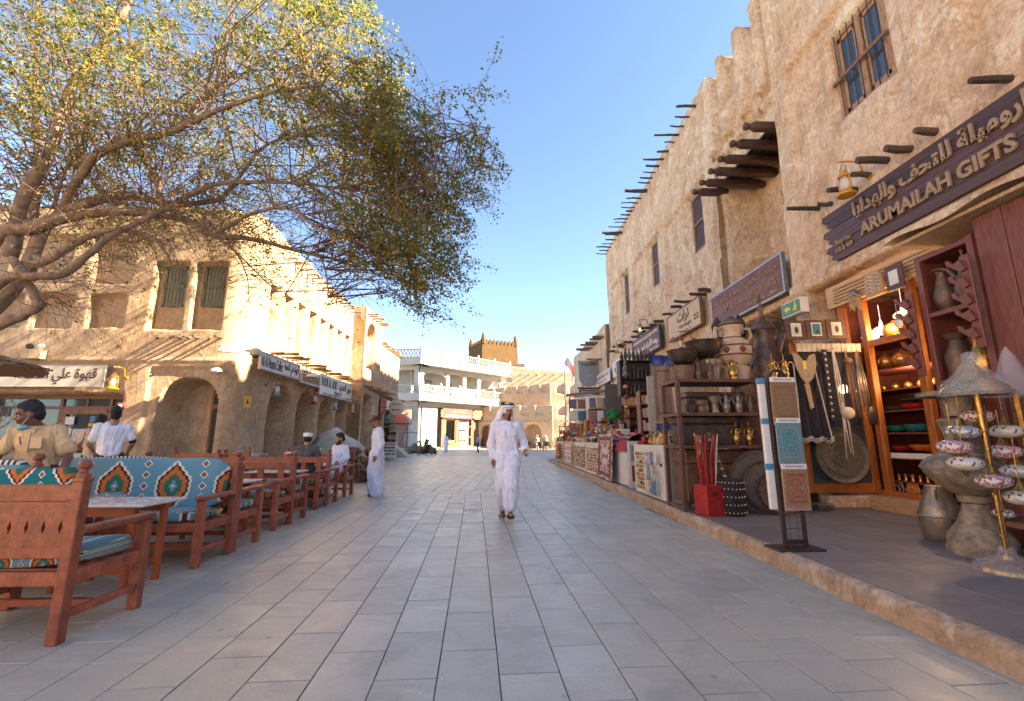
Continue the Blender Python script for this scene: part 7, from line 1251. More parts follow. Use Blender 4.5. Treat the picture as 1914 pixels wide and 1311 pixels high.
shelves(3.7, 4.9, 13.8, 2.55, 3.65, 2, 'high dark shelf crowded with metal vases', 'frame_dark', .35)
for r in range(3):
    for k in range(9): o = turned('metal_vase', ('first', 'second', 'third', 'fourth', 'fifth', 'sixth', 'seventh', 'eighth', 'ninth')[k] + ' dark vase from the left ' + ('on the lower board', 'on the middle board', 'on top')[r] + ' of the high shelf', 'vase', VASE(.06, GS.uniform(.28, .42)), GS.choice(('bronze_dark', 'copper_old', 'bronze_dark')), (3.8 + k * .125, 13.95, 2.565 + r * .55), 12, 'vases on the high shelf')
t = thing('wood_cabinet', 'dark brown wall cabinet beside the high vase shelf', 'cabinet', (4.05, 11.2, 2.55)); q = MB(); q.b2((-.22, -.2, 0), (.25, .2, .62), .01); q.build('body', 'rust_brown', t); q = MB(); q.b2((-.18, -.22, .04), (.21, -.201, .58)); q.build('door', 'rust_brown', t)
tag(MB().b2((-.16, -.02, 0), (.16, .02, 1.55)).build('peg_panel', 'pegboard', None, (3.62, 10.6, PZ + 1.0)), 'tall pale perforated panel behind the nearest counter', 'panel')
q = MB(); q.sheet(lambda u, v: (3.30 + .40 * u + .01 * math.sin(v * 9), 9.62 + .02 * math.sin(u * 9), 1.62 + 1.25 * v), 10, 14); q.sheet(lambda u, v: (3.30 + .40 * u, 9.65, 1.62 + 1.25 * v), 2, 2); tag(q.build('hanging_carpet', 'rug_beige', None, smooth=True), 'beige patterned carpet hanging high behind the nearest counter', 'carpet')
q = MB(); q.sheet(lambda u, v: (3.24 + .50 * u, 9.58 + .04 * math.sin(u * 12), 2.82 + .16 * math.sin(math.pi * v) + .1 * v), 12, 8); tag(q.build('blue_cover', 'blue_cloth', None, smooth=True), 'blue cloth folded over the top of the beige carpet', 'cloth'); q = MB(); q.sheet(lambda u, v: (3.32 + .5 * u, 9.7 + .03 * math.sin(u * 14), PZ + 1.0 + .42 * v), 12, 6); tag(q.build('blue_curtain', 'blue_cloth', None, smooth=True), 'blue cloth hanging below the beige carpet', 'cloth')
t = thing('plank_shutter', 'grey weathered plank shutter behind the middle stalls', 'shutter', (3.75, 16.2, 2.25))
for k in range(6): q = MB(); q.b2((k * .1, -.02, 0), (k * .1 + .093, .02, .95)); q.build('plank', 'grey_planks', t)
t = thing('mirror_frame', 'orange-brown timber frame standing behind the stall keeper', 'frame', (4.1, 15.0, PZ + .95)); q = MB(); [q.b2((a, -.02, 0), (a + .07, .02, 1.25)) for a in (0, .8)]; q.b2((0, -.021, 1.18), (.87, .021, 1.25)); q.build('frame', 'door_orange', t); q = MB(); q.b2((.07, -.0, .0), (.8, .01, 1.18)); q.build('panel', 'dark_inside', t)
scatter(26, 4.15, 4.85, 14.7, 14.95, PZ + 1.0, 'in front of the orange-brown frame', 'souvenir', 'wares by the orange frame', s=(1, 1.8)); shelves(4.15, 4.95, 14.6, PZ + .95, PZ + 2.1, 4, 'low shelf of mixed wares beside the stall keeper', 'tr_brown')
for r in range(4):
    for k in range(6): o = link('trinket', trinket(GS.choice((0, 1, 3, 5)), GS.choice(TM)), None, (4.25 + k * .12, 14.72, PZ + .975 + r * .288)); tag(o, ('first', 'second', 'third', 'fourth', 'fifth', 'sixth')[k] + ' ware from the left, ' + ('lowest', 'second', 'third', 'top')[r] + ' board of the low shelf beside the stall keeper', 'souvenir', 'wares on the low shelf')
# hanging lamp chains, green plush, hanging bags, cloths
t = thing('hanging_lamps', 'string of amber globe lamps hanging over the blanket counter', 'lamp string', (3.52, 12.6, 1.75)); q = MB(); q.tube([(0, 0, 0), (0, 0, 1.35)], .008, 5); q.build('cord', 'iron', t)
for k in range(4): q = MB(); q.ball((0, 0, .1 + k * .28), (.08, .08, .07), 12, 8); q.build('globe', 'amber_glass' if k % 2 else 'clay_red', t, smooth=True)
q = MB(); q.lathe([(.02, 1.2), (.09, 1.26), (.05, 1.36), (.08, 1.44), (.03, 1.56), (.05, 1.6), (.0, 1.75)], n=12); q.build('finial', 'pewter', t, smooth=40)
pm('plush_green', (.02,.22,.05), .2, 20, .9); t = thing('plush_toy', 'bright green plush toy hanging above the stall keeper', 'toy', (3.95, 15.9, 2.05)); q = MB(); q.ball((0, 0, 0), (.17, .1, .16), 12, 8); [q.ball((.19 * math.cos(a), 0, .19 * math.sin(a)), (.08, .06, .08), 10, 6) for a in (.5, 1.57, 2.6, 3.8, 5.6)]; q.build('body', 'plush_green', t, smooth=True); 
BGM = ['rug_blue', 'rug_pink', 'paper_white', 'tr_blue', 'rug_pink', 'paper_white', 'rug_blue', 'tr_cream']
k = 0
for y, xs_b in ((20.2, (3.22, 3.62)), (18.3, (3.72, 4.02, 4.28))):
    for r in range(3):
        for x in xs_b:
            t = thing('cloth_bag', ('top', 'middle', 'bottom')[r] + ' row printed cloth bag hanging at the ' + ('far' if y > 19 else 'middle') + ' stall, ' + ('left', 'second', 'right')[xs_b.index(x)], 'bag', (x, y, 3.0 - r * .52 - (.1 if y < 19 else 0)), 0, 'cloth bags hanging at the stalls'); q = MB(); w_ = .18 if y > 19 else .13; q.b2((-w_, -.02, -.42), (w_, .02, 0), .015); q.build('bag', BGM[k % 8], t); q = MB(); q.tube([(-.08, 0, 0), (-.06, 0, .1), (.06, 0, .1), (.08, 0, 0)], .008, 5); q.build('handle', 'bone_white', t); k += 1
t = thing('bag_rail', 'overhead rail and canvas strip that carries the hanging bags', 'rail', (3.1, 20.3, 3.1)); q = MB(); q.tube([(0, 0, 0), (1.3, -2.0, -.05)], .02, 6); q.tube([(.0, 0, 0), (0, .0, -2.9)], .025, 6); q.build('bar', 'iron', t); q = MB(); q.sheet(lambda u, v: (-.1 + 1.5 * u, .1 - 2.2 * u + .3 * v, .05 + .12 * math.sin(math.pi * v)), 8, 4); q.build('canvas', 'tr_brown', t)
for x, y, z, h_, m_, lb_ in ((3.45, 19.4, PZ + 1.0, .75, 'tr_orange', 'rust-coloured board standing on the print counter'), (4.05, 17.6, PZ + 1.0, .9, 'tr_orange', 'rust-red folded cloth behind the third counter'), (3.8, 19.0, PZ + 1.0, .85, 'tr_red', 'dark red shawl hanging behind the print counter'), (3.62, 19.2, PZ + 1.1, .8, 'tr_gold', 'yellow shawl hanging behind the print counter'), (4.1, 18.9, PZ + 1.0, .8, 'rug_blue', 'blue patterned shawl hanging behind the print counter')): q = MB(); q.sheet(lambda u, v: (-.16 + .32 * u, .02 * math.sin(u * 11), h_ * v), 8, 4); tag(q.build('hanging_cloth', m_, None, (x, y, z), smooth=True), lb_, 'cloth')
t = thing('souvenir_flag', 'little maroon and white flag on the farthest counter', 'flag', (3.15, 22.3, PZ + .98)); q = MB(); q.tube([(0, 0, 0), (0, 0, .95)], .012, 6); q.build('stick', 'bone_white', t); q = MB(); q.sheet(lambda u, v: (-.04 + .10 * u + .02 * math.sin(v * 6), 0, .42 + .5 * v), 4, 8); q.build('white_cloth', 'sign_white', t); q = MB(); q.sheet(lambda u, v: (-.08 + .16 * u, -.01, .05 + .4 * v), 4, 6); q.build('maroon_cloth', 'red_lacquer', t)
t = thing('toy_rack', 'dark clothes rail with dolls and pouches on the farthest counter', 'rack', (3.0, 23.2, PZ + .98)); q = MB(); q.tube([(0, 0, 0), (0, 0, .75)], .02, 6); q.tube([(.9, 0, 0), (.9, 0, .75)], .02, 6); q.tube([(0, 0, .75), (.9, 0, .75)], .02, 6); q.build('rail', 'iron', t)
for k in range(7): q = MB(); q.ball((.08 + k * .125, 0, .45), (.06, .05, .13), 8, 6); q.build('doll', GS.choice(('tr_blue', 'tr_red', 'tr_brown', 'tr_gold')), t, smooth=True)
t = thing('plush_toy', 'orange-brown plush bunch hanging at the street end of the farthest counter', 'toy', (2.86, 22.6, PZ + .55)); q = MB(); [q.ball((GS.uniform(-.08, .05), GS.uniform(-.14, .14), GS.uniform(-.3, .25)), (.1, .1, .1), 10, 6) for _ in range(9)]; q.build('plush', 'tr_orange', t, smooth=True)
shelves(4.3, 5.6, 17.9, PZ, PZ + 2.4, 5, 'tall dark shelf of wares behind the third counter', 'tr_brown'); scatter(30, 4.4, 5.5, 17.95, 18.1, PZ + 1.0, 'on the tall dark shelf behind the third counter', 'souvenir', 'wares on the tall shelf', s=(1, 2)); shelves(4.2, 5.6, 21.5, PZ, PZ + 2.5, 5, 'tall shelf of wares behind the print counter', 'tr_brown'); 
scatter(24, 4.3, 5.5, 21.55, 21.7, PZ + 1.55, 'on the tall shelf behind the print counter', 'souvenir', 'wares behind the print counter', s=(1.2, 2.4))
# fish-shaped silver ornaments
for k in range(7): q = MB(); q.ball((0, 0, 0), (.13, .03, .05), 12, 8); q.poly([(-.12, 0), (-.2, .06), (-.17, 0), (-.2, -.06)], 'y', -.01, .01); tag(q.build('fish_ornament', 'pewter' if k % 2 else 'brass', None, (3.15 + .06 * (k % 3), 8.5 + k * .17, PZ + 1.16 + .03 * (k % 3)), GS.uniform(-.4, .4), smooth=40), ('first', 'second', 'third', 'fourth', 'fifth', 'sixth', 'last')[k] + (' silver' if k % 2 else ' brass') + ' fish ornament from the near end of the nearest counter', 'ornament', 'fish ornaments on the nearest counter')

# ================================================================== THE SQUARE BEHIND: CAMELS, FLAG, BARRIER
pm('bronze_camel', (.16,.10,.06), .35, 6, .5, metal=.3, b=.3)
def remeshed(mb, name, mat, parent, vox=.02, smooth_it=2, fold=None):
    me = bpy.data.meshes.new(name); me.from_pydata(mb.v, [], mb.f); me.update(); ob = bpy.data.objects.new('tmp', me); COL.objects.link(ob)
    r = ob.modifiers.new('r', 'REMESH'); r.mode = 'VOXEL'; r.voxel_size = vox; r.use_smooth_shade = True
    if smooth_it: s = ob.modifiers.new('s', 'SMOOTH'); s.factor = .5; s.iterations = smooth_it
    dg = bpy.context.evaluated_depsgraph_get(); dg.update(); m2 = bpy.data.meshes.new_from_object(ob.evaluated_get(dg)); bpy.data.objects.remove(ob); bpy.data.meshes.remove(me)
    if fold:
        n = len(m2.vertices); co = np.empty(n * 3); m2.vertices.foreach_get('co', co); co = co.reshape(-1, 3); no = np.empty(n * 3); m2.vertices.foreach_get('normal', no); no = no.reshape(-1, 3)
        co = co + no * fold(co)[:, None]; m2.vertices.foreach_set('co', co.ravel())
    m2.materials.clear()
    for m in (mat if isinstance(mat, (list, tuple)) else [mat]): m2.materials.append(M[m])
    m2.polygons.foreach_set('use_smooth', [True] * len(m2.polygons)); m2.update(); m2.name = name
    return link(name, m2, parent)
def camel(loc, rz, label):
    t = thing('camel_statue', label, 'statue', loc, rz); q = MB(); q.ball((0, 0, .48), (.78, .36, .36), 16, 10); q.ball((-.05, 0, .80), (.34, .22, .26), 14, 10); q.ball((-.55, 0, .45), (.36, .34, .32), 12, 8)
    q.tube([(.55, 0, .55), (.85, 0, .52), (1.02, 0, .78), (1.05, 0, 1.1), (1.08, 0, 1.25)], [.26, .20, .15, .12, .11], 12); q.ball((1.18, 0, 1.3), (.22, .10, .11), 12, 8); q.ball((1.36, 0, 1.26), (.1, .075, .075), 10, 6)
    for s_ in (-1, 1): q.ball((1.02, s_ * .09, 1.42), (.03, .03, .07), 8, 6); q.tube([(.5, s_ * .28, .4), (.75, s_ * .3, .12), (.35, s_ * .3, .08)], [.13, .10, .08], 8); q.tube([(-.6, s_ * .3, .4), (-.2, s_ * .38, .14), (-.7, s_ * .36, .08)], [.2, .12, .08], 8)
    q.tube([(-.85, 0, .45), (-1.0, 0, .25), (-1.0, 0, .1)], [.05, .04, .05], 8); remeshed(q, 'body', 'bronze_camel', t, .045, 3); return t
ca = camel((-7.0, 38.6, 0), rad(-15), 'bronze camel statue lying left of the two'); ca.scale = (.9, .9, .9); cb_ = camel((-5.9, 38.9, 0), rad(-205), 'bronze camel statue on which the child sits'); cb_.scale = (.82,) * 3
t = thing('flag_pole', 'tall pole with a white and maroon flag in front of the battlements', 'flag', (8.0, 56, 0)); q = MB(); q.tube([(0, 0, 0), (0, 0, 11.9)], [.09, .05], 8); q.build('pole', 'galv', t)
def flagf(u, v): return (.05 + 2.0 * u * (.62), .12 * math.sin(u * 7 + v), 11.6 - 1.25 * v - 1.15 * u * u - .5 * u)
q = MB(); q.sheet(lambda u, v: flagf(u * .5, v), 8, 8); q.build('white_part', 'sign_white', t, smooth=True)
q = MB(); vs = []
for k in range(9): z0_, z1_ = k / 9, (k + 1) / 9; q.add([flagf(.5, z0_), flagf(.5, z1_), flagf(1, z1_), flagf(1, z0_)], [(0, 1, 2, 3)]); q.add([flagf(.5, z0_), flagf(.38, (z0_ + z1_) / 2), flagf(.5, z1_)], [(0, 1, 2)])
q.build('maroon_part', 'red_lacquer', t)
for k in range(5):
    t = thing('stanchion', ('first', 'second', 'third', 'fourth', 'fifth')[k] + ' from the left of the brass rope stanchions before the arches', 'stanchion', (2.2 + k * 1.35, 53 - .2 * k, 0), 0, 'rope stanchions before the arches'); q = MB(); q.tube([(0, 0, 0), (0, 0, 1.3)], .04, 8); q.lathe([(.2, 0), (.2, .04), (.04, .08)], n=14); q.ball((0, 0, 1.34), .07, 8, 6); q.build('post', 'brass', t, smooth=40)
    if k < 4: q = MB(); q.tube([(1.35 * j / 8, 0, 1.2 - .35 * math.sin(math.pi * j / 8)) for j in range(9)], .035, 6); q.build('rope', 'bone_white', t, smooth=True)
for k in range(8):
    t = thing('cafe_chair', ('first', 'second', 'third', 'fourth', 'fifth', 'sixth', 'seventh', 'last')[k] + ' dark cafe chair from the left behind the rope barrier', 'chair', (2.4 + k * .7, 55.2 + (k % 3) * .5, 0), k * 1.3, 'dark chairs behind the rope barrier'); q = MB(); q.b2((-.25, -.25, .45), (.25, .25, .52)); q.build('seat', 'frame_dark', t); q = MB(); q.b2((-.25, .22, .52), (.25, .27, 1.0)); q.build('backrest', 'frame_dark', t)
    for a in (-.22, .22):
        for c in (-.22, .22): q = MB(); q.b2((a - .025, c - .025, 0), (a + .025, c + .025, .45)); q.build('leg', 'frame_dark', t)
t = thing('orange_barrel', 'round orange-ringed drum by the last doorway of the white building', 'drum', (-.9, 62.5, 0)); q = MB(); q.lathe([(.75, -.15), (.85, 0), (.75, .15)], (0, 0, .9), 22, R=Matrix.Rotation(rad(90), 3, 'X')); q.build('body', 'ochre_wood', t, smooth=40); q = MB(); q.lathe([(.55, -.17), (.55, -.155)], (0, 0, .9), 20, R=Matrix.Rotation(rad(90), 3, 'X')); q.build('face', 'leather_brown', t)
t = thing('wall_print', 'large pale photograph hung on the green shop wall', 'picture', wbpt(1.75, -.06, 2.5), aw); q = MB(); q.b2((-.85, -.03, 0), (.85, .03, 1.5)); q.build('mount', 'sign_cream', t); q = MB(); q.b2((-.7, -.036, .25), (.7, -.031, 1.1)); q.build('image', 'poster_mix', t)
t = thing('carpet_pile', 'red patterned carpets piled at the bookshop step', 'carpets', wbpt(5.0, -.7, .2), aw); [MB().b2((-1.2 + .3 * k, -.3, .18 * k), (1.2, .3, .18 * k + .17), .03).build('carpet', 'rug_red', t) for k in range(3)]

# ================================================================== PEOPLE
for nm_, c_ in (('skin_brown', (.27,.125,.07)), ('skin_tan', (.37,.19,.115)), ('skin_dark', (.15,.065,.038)), ('hair', (.012,.010,.010)), ('cloth_white', (.70,.72,.83)), ('cloth_white2', (.76,.77,.84)), ('shirt_tan', (.60,.40,.21)), ('shirt_grey', (.085,.075,.085)), ('shirt_blue', (.03,.08,.25)), ('cap_maroon', (.07,.018,.02)), ('trouser_dark', (.03,.03,.035)), ('sandal', (.035,.022,.018)), ('mask_blue', (.18,.42,.50)), ('shirt_pale', (.45,.36,.27)), ('eye_white', (.55,.52,.5)), ('lip', (.17,.06,.045))): pm(nm_, c_, .12, 8, .75 if 'skin' not in nm_ else .5, b=.12, bs=70)
BASE = dict(head=(0, 0, 1.615), neck=(0, 0, 1.47), chest=(0, .0, 1.28), belly=(0, 0, 1.08), pelvis=(0, .01, .94), shL=(.185, 0, 1.415), shR=(-.185, 0, 1.415), elL=(.245, .03, 1.14), elR=(-.245, .03, 1.14), wrL=(.26, -.04, .90), wrR=(-.26, -.04, .90),
            hiL=(.09, 0, .92), hiR=(-.09, 0, .92), knL=(.10, -.02, .50), knR=(-.10, -.02, .50), anL=(.10, .03, .09), anR=(-.10, .03, .09), turn=0.0, nod=0.0, curl=.5)
def cap_(q, a, b, ra, rb, n=12): a = Vector(a); b = Vector(b); q.tube([a, a.lerp(b, .33), a.lerp(b, .66), b], [ra, ra * .7 + rb * .3, ra * .3 + rb * .7, rb], n); q.ball(a, ra, n, 8); q.ball(b, rb, n, 8)
def hand(q, wr, el, side, curl=.5):
    w = Vector(wr); d = (w - Vector(el)).normalized(); sx = Vector((0, -1, 0)); sx = (sx - d * sx.dot(d)).normalized(); nrm = d.cross(sx) * side     # sx = thumb side, nrm = palm side
    pc = w + d * .05; q.ball(pc, (.042, .042, .05), 10, 8); q.ball(w + d * .075, (.038, .036, .036), 10, 8)
    for k, L_ in enumerate((.068, .078, .072, .055)):
        o = w + d * .085 + sx * (.028 - k * .019); a = o + d * L_ * .5 + nrm * -.006; b = a + (d * (1 - curl) + nrm * -curl).normalized() * L_ * .5; q.tube([o - d * .02, o, a, b], [.010, .0095, .009, .007], 6); q.ball(b, .007, 6, 5)
    o = w + d * .03 + sx * .03; a = o + (d * .5 + sx * .8).normalized() * .035; b = a + (d * .9 + sx * .1 - nrm * .3 * curl).normalized() * .03; q.tube([o - sx * .01, o, a, b], [.013, .012, .010, .008], 6)
def person(loc, rz, label, pose, h=1.75, skin='skin_brown', hair='short', outfit='thobe', cloth='cloth_white', vox=.012, beard=None, extra=None, shoes='sandal', long_sleeve=True, cloth2='trouser_dark', hem=.12, seed=1):
    P = dict(BASE); P.update(pose); t = thing('person', label, 'person', loc, rz); k = h / 1.75; t.scale = (k, k, k); V_ = lambda n: Vector(P[n])
    R_ = Matrix.Rotation(P['turn'], 3, 'Z') @ Matrix.Rotation(P['nod'], 3, 'X'); H_ = V_('head'); F = lambda x, y, z: H_ + R_ @ Vector((x, y, z))
    q = MB()
    q.ball(F(0, .008, .03), (.076, .096, .105), 18, 12, R_); q.ball(F(0, -.018, -.035), (.060, .070, .085), 16, 10, R_); q.ball(F(0, -.055, -.098), (.030, .028, .026), 10, 8, R_)
    q.tube([F(0, -.088, .012), F(0, -.105, -.022), F(0, -.092, -.038)], [.010, .016, .012], 8); [q.ball(F(s * .014, -.092, -.036), .011, 8, 6) for s in (-1, 1)]
    [q.ball(F(s * .077, .012, -.012), (.012, .024, .034), 10, 8, R_) for s in (-1, 1)]; q.tube([F(-.055, -.072, .036), F(0, -.089, .034), F(.055, -.072, .036)], [.012, .013, .012], 8); [q.ball(F(s * .042, -.062, -.03), (.024, .022, .022), 8, 6) for s in (-1, 1)]
    q.ball(F(0, -.088, -.066), (.024, .012, .008), 8, 6)
    cap_(q, F(0, .02, -.06), V_('neck'), .052, .06); cap_(q, V_('neck') + Vector((0, 0, -.02)), V_('chest'), .075, .115)
    for s in 'LR':
        cap_(q, V_('sh' + s) + Vector((0, 0, -.02)), V_('el' + s), .038, .040); cap_(q, V_('el' + s), V_('wr' + s), .042, .028); hand(q, V_('wr' + s), V_('el' + s), 1 if s == 'L' else -1, P['curl'])
        if outfit != 'bust':
            cap_(q, V_('hi' + s), V_('kn' + s), .082, .055); cap_(q, V_('kn' + s), V_('an' + s), .054, .036)
            a = V_('an' + s); td = P.get('toe' + s, (0.02 if s == 'L' else -.02, -1, -.15)); td = Vector(td).normalized(); q.ball(a + Vector((0, .02, -.03)), (.036, .045, .045), 10, 8); q.tube([a + td * .0 + Vector((0, 0, -.03)), a + td * .10 + Vector((0, 0, -.045)), a + td * .18 + Vector((0, 0, -.058))], [.040, .040, .026], 10, flat=.8)
    q.ball(V_('chest'), (.15, .095, .16), 14, 10); q.ball(V_('belly'), (.135, .095, .14), 14, 10); q.ball(V_('pelvis'), (.15, .10, .11), 14, 10); [cap_(q, V_('sh' + s) + Vector((0, 0, -.02)), V_('chest') + Vector((0, 0, .05)), .036, .085) for s in 'LR']
    body = remeshed(q, 'body', skin, t, vox, 1)
    # face
    for s in (-1, 1):
        q = MB(); q.ball(F(s * .031, -.078, .006), (.013, .008, .0075), 10, 6, R_); e_ = q.build('eye', 'eye_white', t, smooth=True); q = MB(); q.ball(F(s * .031, -.0855, .006), .0055, 8, 6); q.build('iris', 'hair', e_, smooth=True)
        q = MB(); q.tube([F(s * .012, -.090, .024), F(s * .032, -.088, .031), F(s * .054, -.074, .024)], [.004, .005, .003], 6); q.build('eyebrow', 'hair', t)
    q = MB(); q.tube([F(-.024, -.093, -.066), F(0, -.099, -.064), F(.024, -.093, -.066)], [.003, .005, .003], 6); q.build('mouth', 'lip', t)
    if beard:
        q = MB(); q.tube([F(-.032, -.088, -.060), F(-.012, -.103, -.052), F(.012, -.103, -.052), F(.032, -.088, -.060)], [.004, .008, .008, .004], 6)
        if beard != 'moustache': q.ball(F(0, -.074, -.104), (.026 if beard == 'goatee' else .05, .026, .026 if beard == 'goatee' else .04), 12, 8, R_)
        if beard == 'full': [q.ball(F(s * .055, -.03, -.07), (.018, .04, .05), 10, 8, R_) for s in (-1, 1)]
        q.build('beard', 'hair', t, smooth=True)
    if hair == 'short': q = MB(); q.ball(F(0, .022, .052), (.083, .100, .098), 18, 12, R_); q.ball(F(0, .055, -.01), (.074, .065, .075), 16, 10, R_); q.ball(F(0, -.03, .100), (.062, .05, .034), 14, 8, R_); remeshed(q, 'hair', 'hair', t, .01, 2, lambda c: .009 * fbm(c[:, 0] * 45, c[:, 2] * 45 + c[:, 1] * 40, 3, 5))
    # clothes
    q = MB(); sl = .062 if outfit == 'thobe' else .058
    q.ball(V_('chest') + Vector((0, 0, .02)), (.180, .122, .165), 18, 12); q.ball(V_('belly'), (.168, .128, .20), 18, 12); q.tube([V_('chest') + Vector((0, 0, .03)), V_('belly'), V_('pelvis') + Vector((0, 0, .02))], [.172, .17, .172], 20, flat=.72); [cap_(q, V_('sh' + s) + Vector((0, 0, -.005)), V_('neck') + Vector((0, 0, -.065)), .066, .075) for s in 'LR']; q.ball(V_('chest') + Vector((0, -.0, .09)), (.16, .10, .09), 14, 10)
    for s in 'LR':
        if long_sleeve: cap_(q, V_('sh' + s) + Vector((0, 0, -.015)), V_('el' + s), .066, .062); cap_(q, V_('el' + s), V_('wr' + s).lerp(V_('el' + s), .10), .062, .056)
        else: cap_(q, V_('sh' + s) + Vector((0, 0, -.012)), V_('el' + s).lerp(V_('sh' + s), .3), .060, .060)
    if outfit == 'thobe':
        for s in 'LR': cap_(q, V_('hi' + s) + Vector((0, 0, .02)), V_('kn' + s), .125, .118); cap_(q, V_('kn' + s), V_('an' + s).lerp(V_('kn' + s), hem), .118, P.get('hemr', .115))
        pv = V_('pelvis'); q.ball(pv, (.175, .13, .16), 16, 10)
        if P.get('skirt', 1):
            kn = (V_('knL') + V_('knR')) / 2; an = (V_('anL') + V_('anR')) / 2 + Vector((0, 0, .02 + hem * .35)); q.tube([pv, pv.lerp(kn, .5), kn, kn.lerp(an, .5), an], [.155, .165, .165, .175, .18], 18)
        q.tube([V_('neck') + Vector((0, 0, -.06)), V_('neck') + Vector((0, 0, .0))], [.085, .066], 14)
    else: q.ball(V_('pelvis') + Vector((0, 0, .06)), (.165, .12, .11), 16, 10)
    fa = 9 if outfit == 'thobe' else 14
    def folds(c):
        rid = np.abs(fbm(c[:, 0] * fa + c[:, 2] * 2.2, c[:, 2] * 2.6 + c[:, 1] * 6 + seed, 3, seed)); return .020 * (1 - np.clip(rid * 4, 0, 1)) - .012 * fbm(c[:, 0] * 13 + seed, c[:, 2] * 4 + c[:, 1] * 9, 2, seed + 3)
    g_ = remeshed(q, 'thobe' if outfit == 'thobe' else 'shirt', cloth, t, vox, 3, folds)
    # collar
    nk = V_('neck'); q = MB()
    if outfit in ('thobe', 'shirt'):
        for s in (-1, 1): q.poly([(s * .075, 0), (s * .012, -.075), (s * .055, -.055)][::-s or 1], 'y', -.108, -.088)
        q.v = [(v[0] + nk.x, v[1] + nk.y + .01, v[2] + nk.z - .015) for v in q.v]; q.tube([nk + Vector((.07 * math.cos(a), .068 * math.sin(a), .0 + .012 * math.sin(a))) for a in [2 * math.pi * j / 16 for j in range(17)]], .015, 6, cap=False); q.build('collar', cloth, t, smooth=40)
    if outfit == 'shirt' or outfit == 'tee':
        q = MB()
        for s in 'LR': cap_(q, V_('hi' + s) + Vector((0, 0, .03)), V_('kn' + s), .108, .080); cap_(q, V_('kn' + s), V_('an' + s).lerp(V_('kn' + s), .06), .080, .066)
        q.ball(V_('pelvis'), (.162, .115, .12), 16, 10); remeshed(q, 'trousers', cloth2, t, vox, 2)
    if shoes:
        for s in 'LR':
            a = V_('an' + s); td = Vector(P.get('toe' + s, (0.02 if s == 'L' else -.02, -1, -.15))).normalized(); q = MB(); q.tube([a - td * .05 + Vector((0, .0, -.078)), a + td * .05 + Vector((0, 0, -.085)), a + td * .14 + Vector((0, 0, -.093)), a + td * .20 + Vector((0, 0, -.092))], [.040, .044, .05, .036], 10, flat=.3); q.tube([a + td * .09 + Vector((-.05, 0, -.07)), a + td * .10 + Vector((0, 0, -.005)), a + td * .09 + Vector((.05, 0, -.07))], .014, 6); q.tube([a + td * .14 + Vector((-.045, 0, -.08)), a + td * .15 + Vector((0, 0, -.03)), a + td * .14 + Vector((.045, 0, -.08))], .012, 6); q.build('shoe', shoes, t, smooth=40)
    if extra: extra(t, P, F, R_, V_)
    return t
# --- the man walking towards the camera
def ghutra(t, P, F, R_, V_):
    q = MB(); q.ball(F(0, .028, .048), (.098, .118, .105), 20, 14, R_)
    q.tube([F(-.05, .07, .06), F(-.085, .10, -.04), F(-.125, .13, -.16), F(-.15, .15, -.30), F(-.14, .15, -.42)], [.075, .085, .085, .075, .05], 14, flat=.55)
    q.tube([F(.05, .07, .05), F(.06, .11, -.06), F(.05, .14, -.18), F(.03, .15, -.32)], [.065, .07, .07, .05], 12, flat=.6); q.tube([F(-.088, -.03, .07), F(-.10, .02, -.02), F(-.105, .06, -.12)], [.022, .034, .04], 10)
    q.tube([F(-.088, -.045, .088), F(-.045, -.095, .095), F(0, -.112, .090), F(.045, -.095, .095), F(.088, -.045, .088)], [.02, .022, .022, .022, .02], 10)
    remeshed(q, 'headcloth', 'cloth_white2', t, .009, 3, lambda c: .006 * fbm(c[:, 0] * 26 + c[:, 2] * 9, c[:, 2] * 5, 2, 3))
    q = MB(); 
    for dz, rr in ((.118, .010), (.134, .010)): q.tube([F(.094 * math.cos(a), .020 + .112 * math.sin(a), dz - .012 * math.sin(a) * -1) for a in [2 * math.pi * j / 28 for j in range(29)]], rr, 8, cap=False)
    q.build('agal', 'hair', t, smooth=True)
    q = MB(); q.tube([V_('wrL') + Vector((.01, -.05, -.04)), V_('wrL') + Vector((.02, -.11, -.03))], [.022, .02], 10); q.build('held_mask', 'mask_blue', t); q = MB(); c_ = V_('chest'); q.b2((c_.x + .045, c_.y - .148, c_.z - .03), (c_.x + .135, c_.y - .135, c_.z + .075), .004); q.build('pocket', 'cloth_white', t)
    q = MB(); [q.ball((c_.x + .004, c_.y - .135 + .012 * (k > 2), c_.z + .07 - k * .10), (.007, .004, .007), 8, 5) for k in range(4)]; q.build('buttons', 'cloth_white2', t)
person((.115, 7.72, 0), rad(2), 'man walking towards the camera in a white robe and white headcloth', dict(head=(.01, -.03, 1.615), turn=rad(14), nod=rad(6), chest=(0, -.01, 1.28), shL=(.18, -.02, 1.415), shR=(-.18, .02, 1.415), elR=(-.245, .06, 1.13), wrR=(-.215, -.01, .885), elL=(.265, .05, 1.15), wrL=(.27, -.17, 1.02), hiL=(.085, -.01, .92), hiR=(-.085, .01, .92), knL=(.055, -.16, .52), anL=(.03, -.20, .13), knR=(-.06, -.02, .50), anR=(-.055, .22, .10), toeL=(.15, -1, .12), toeR=(-.1, -1, -.25), hemr=.095, skirt=0), 1.84, 'skin_brown', None, 'thobe', 'cloth_white', .010, 'goatee', ghutra, hem=.18, seed=2)
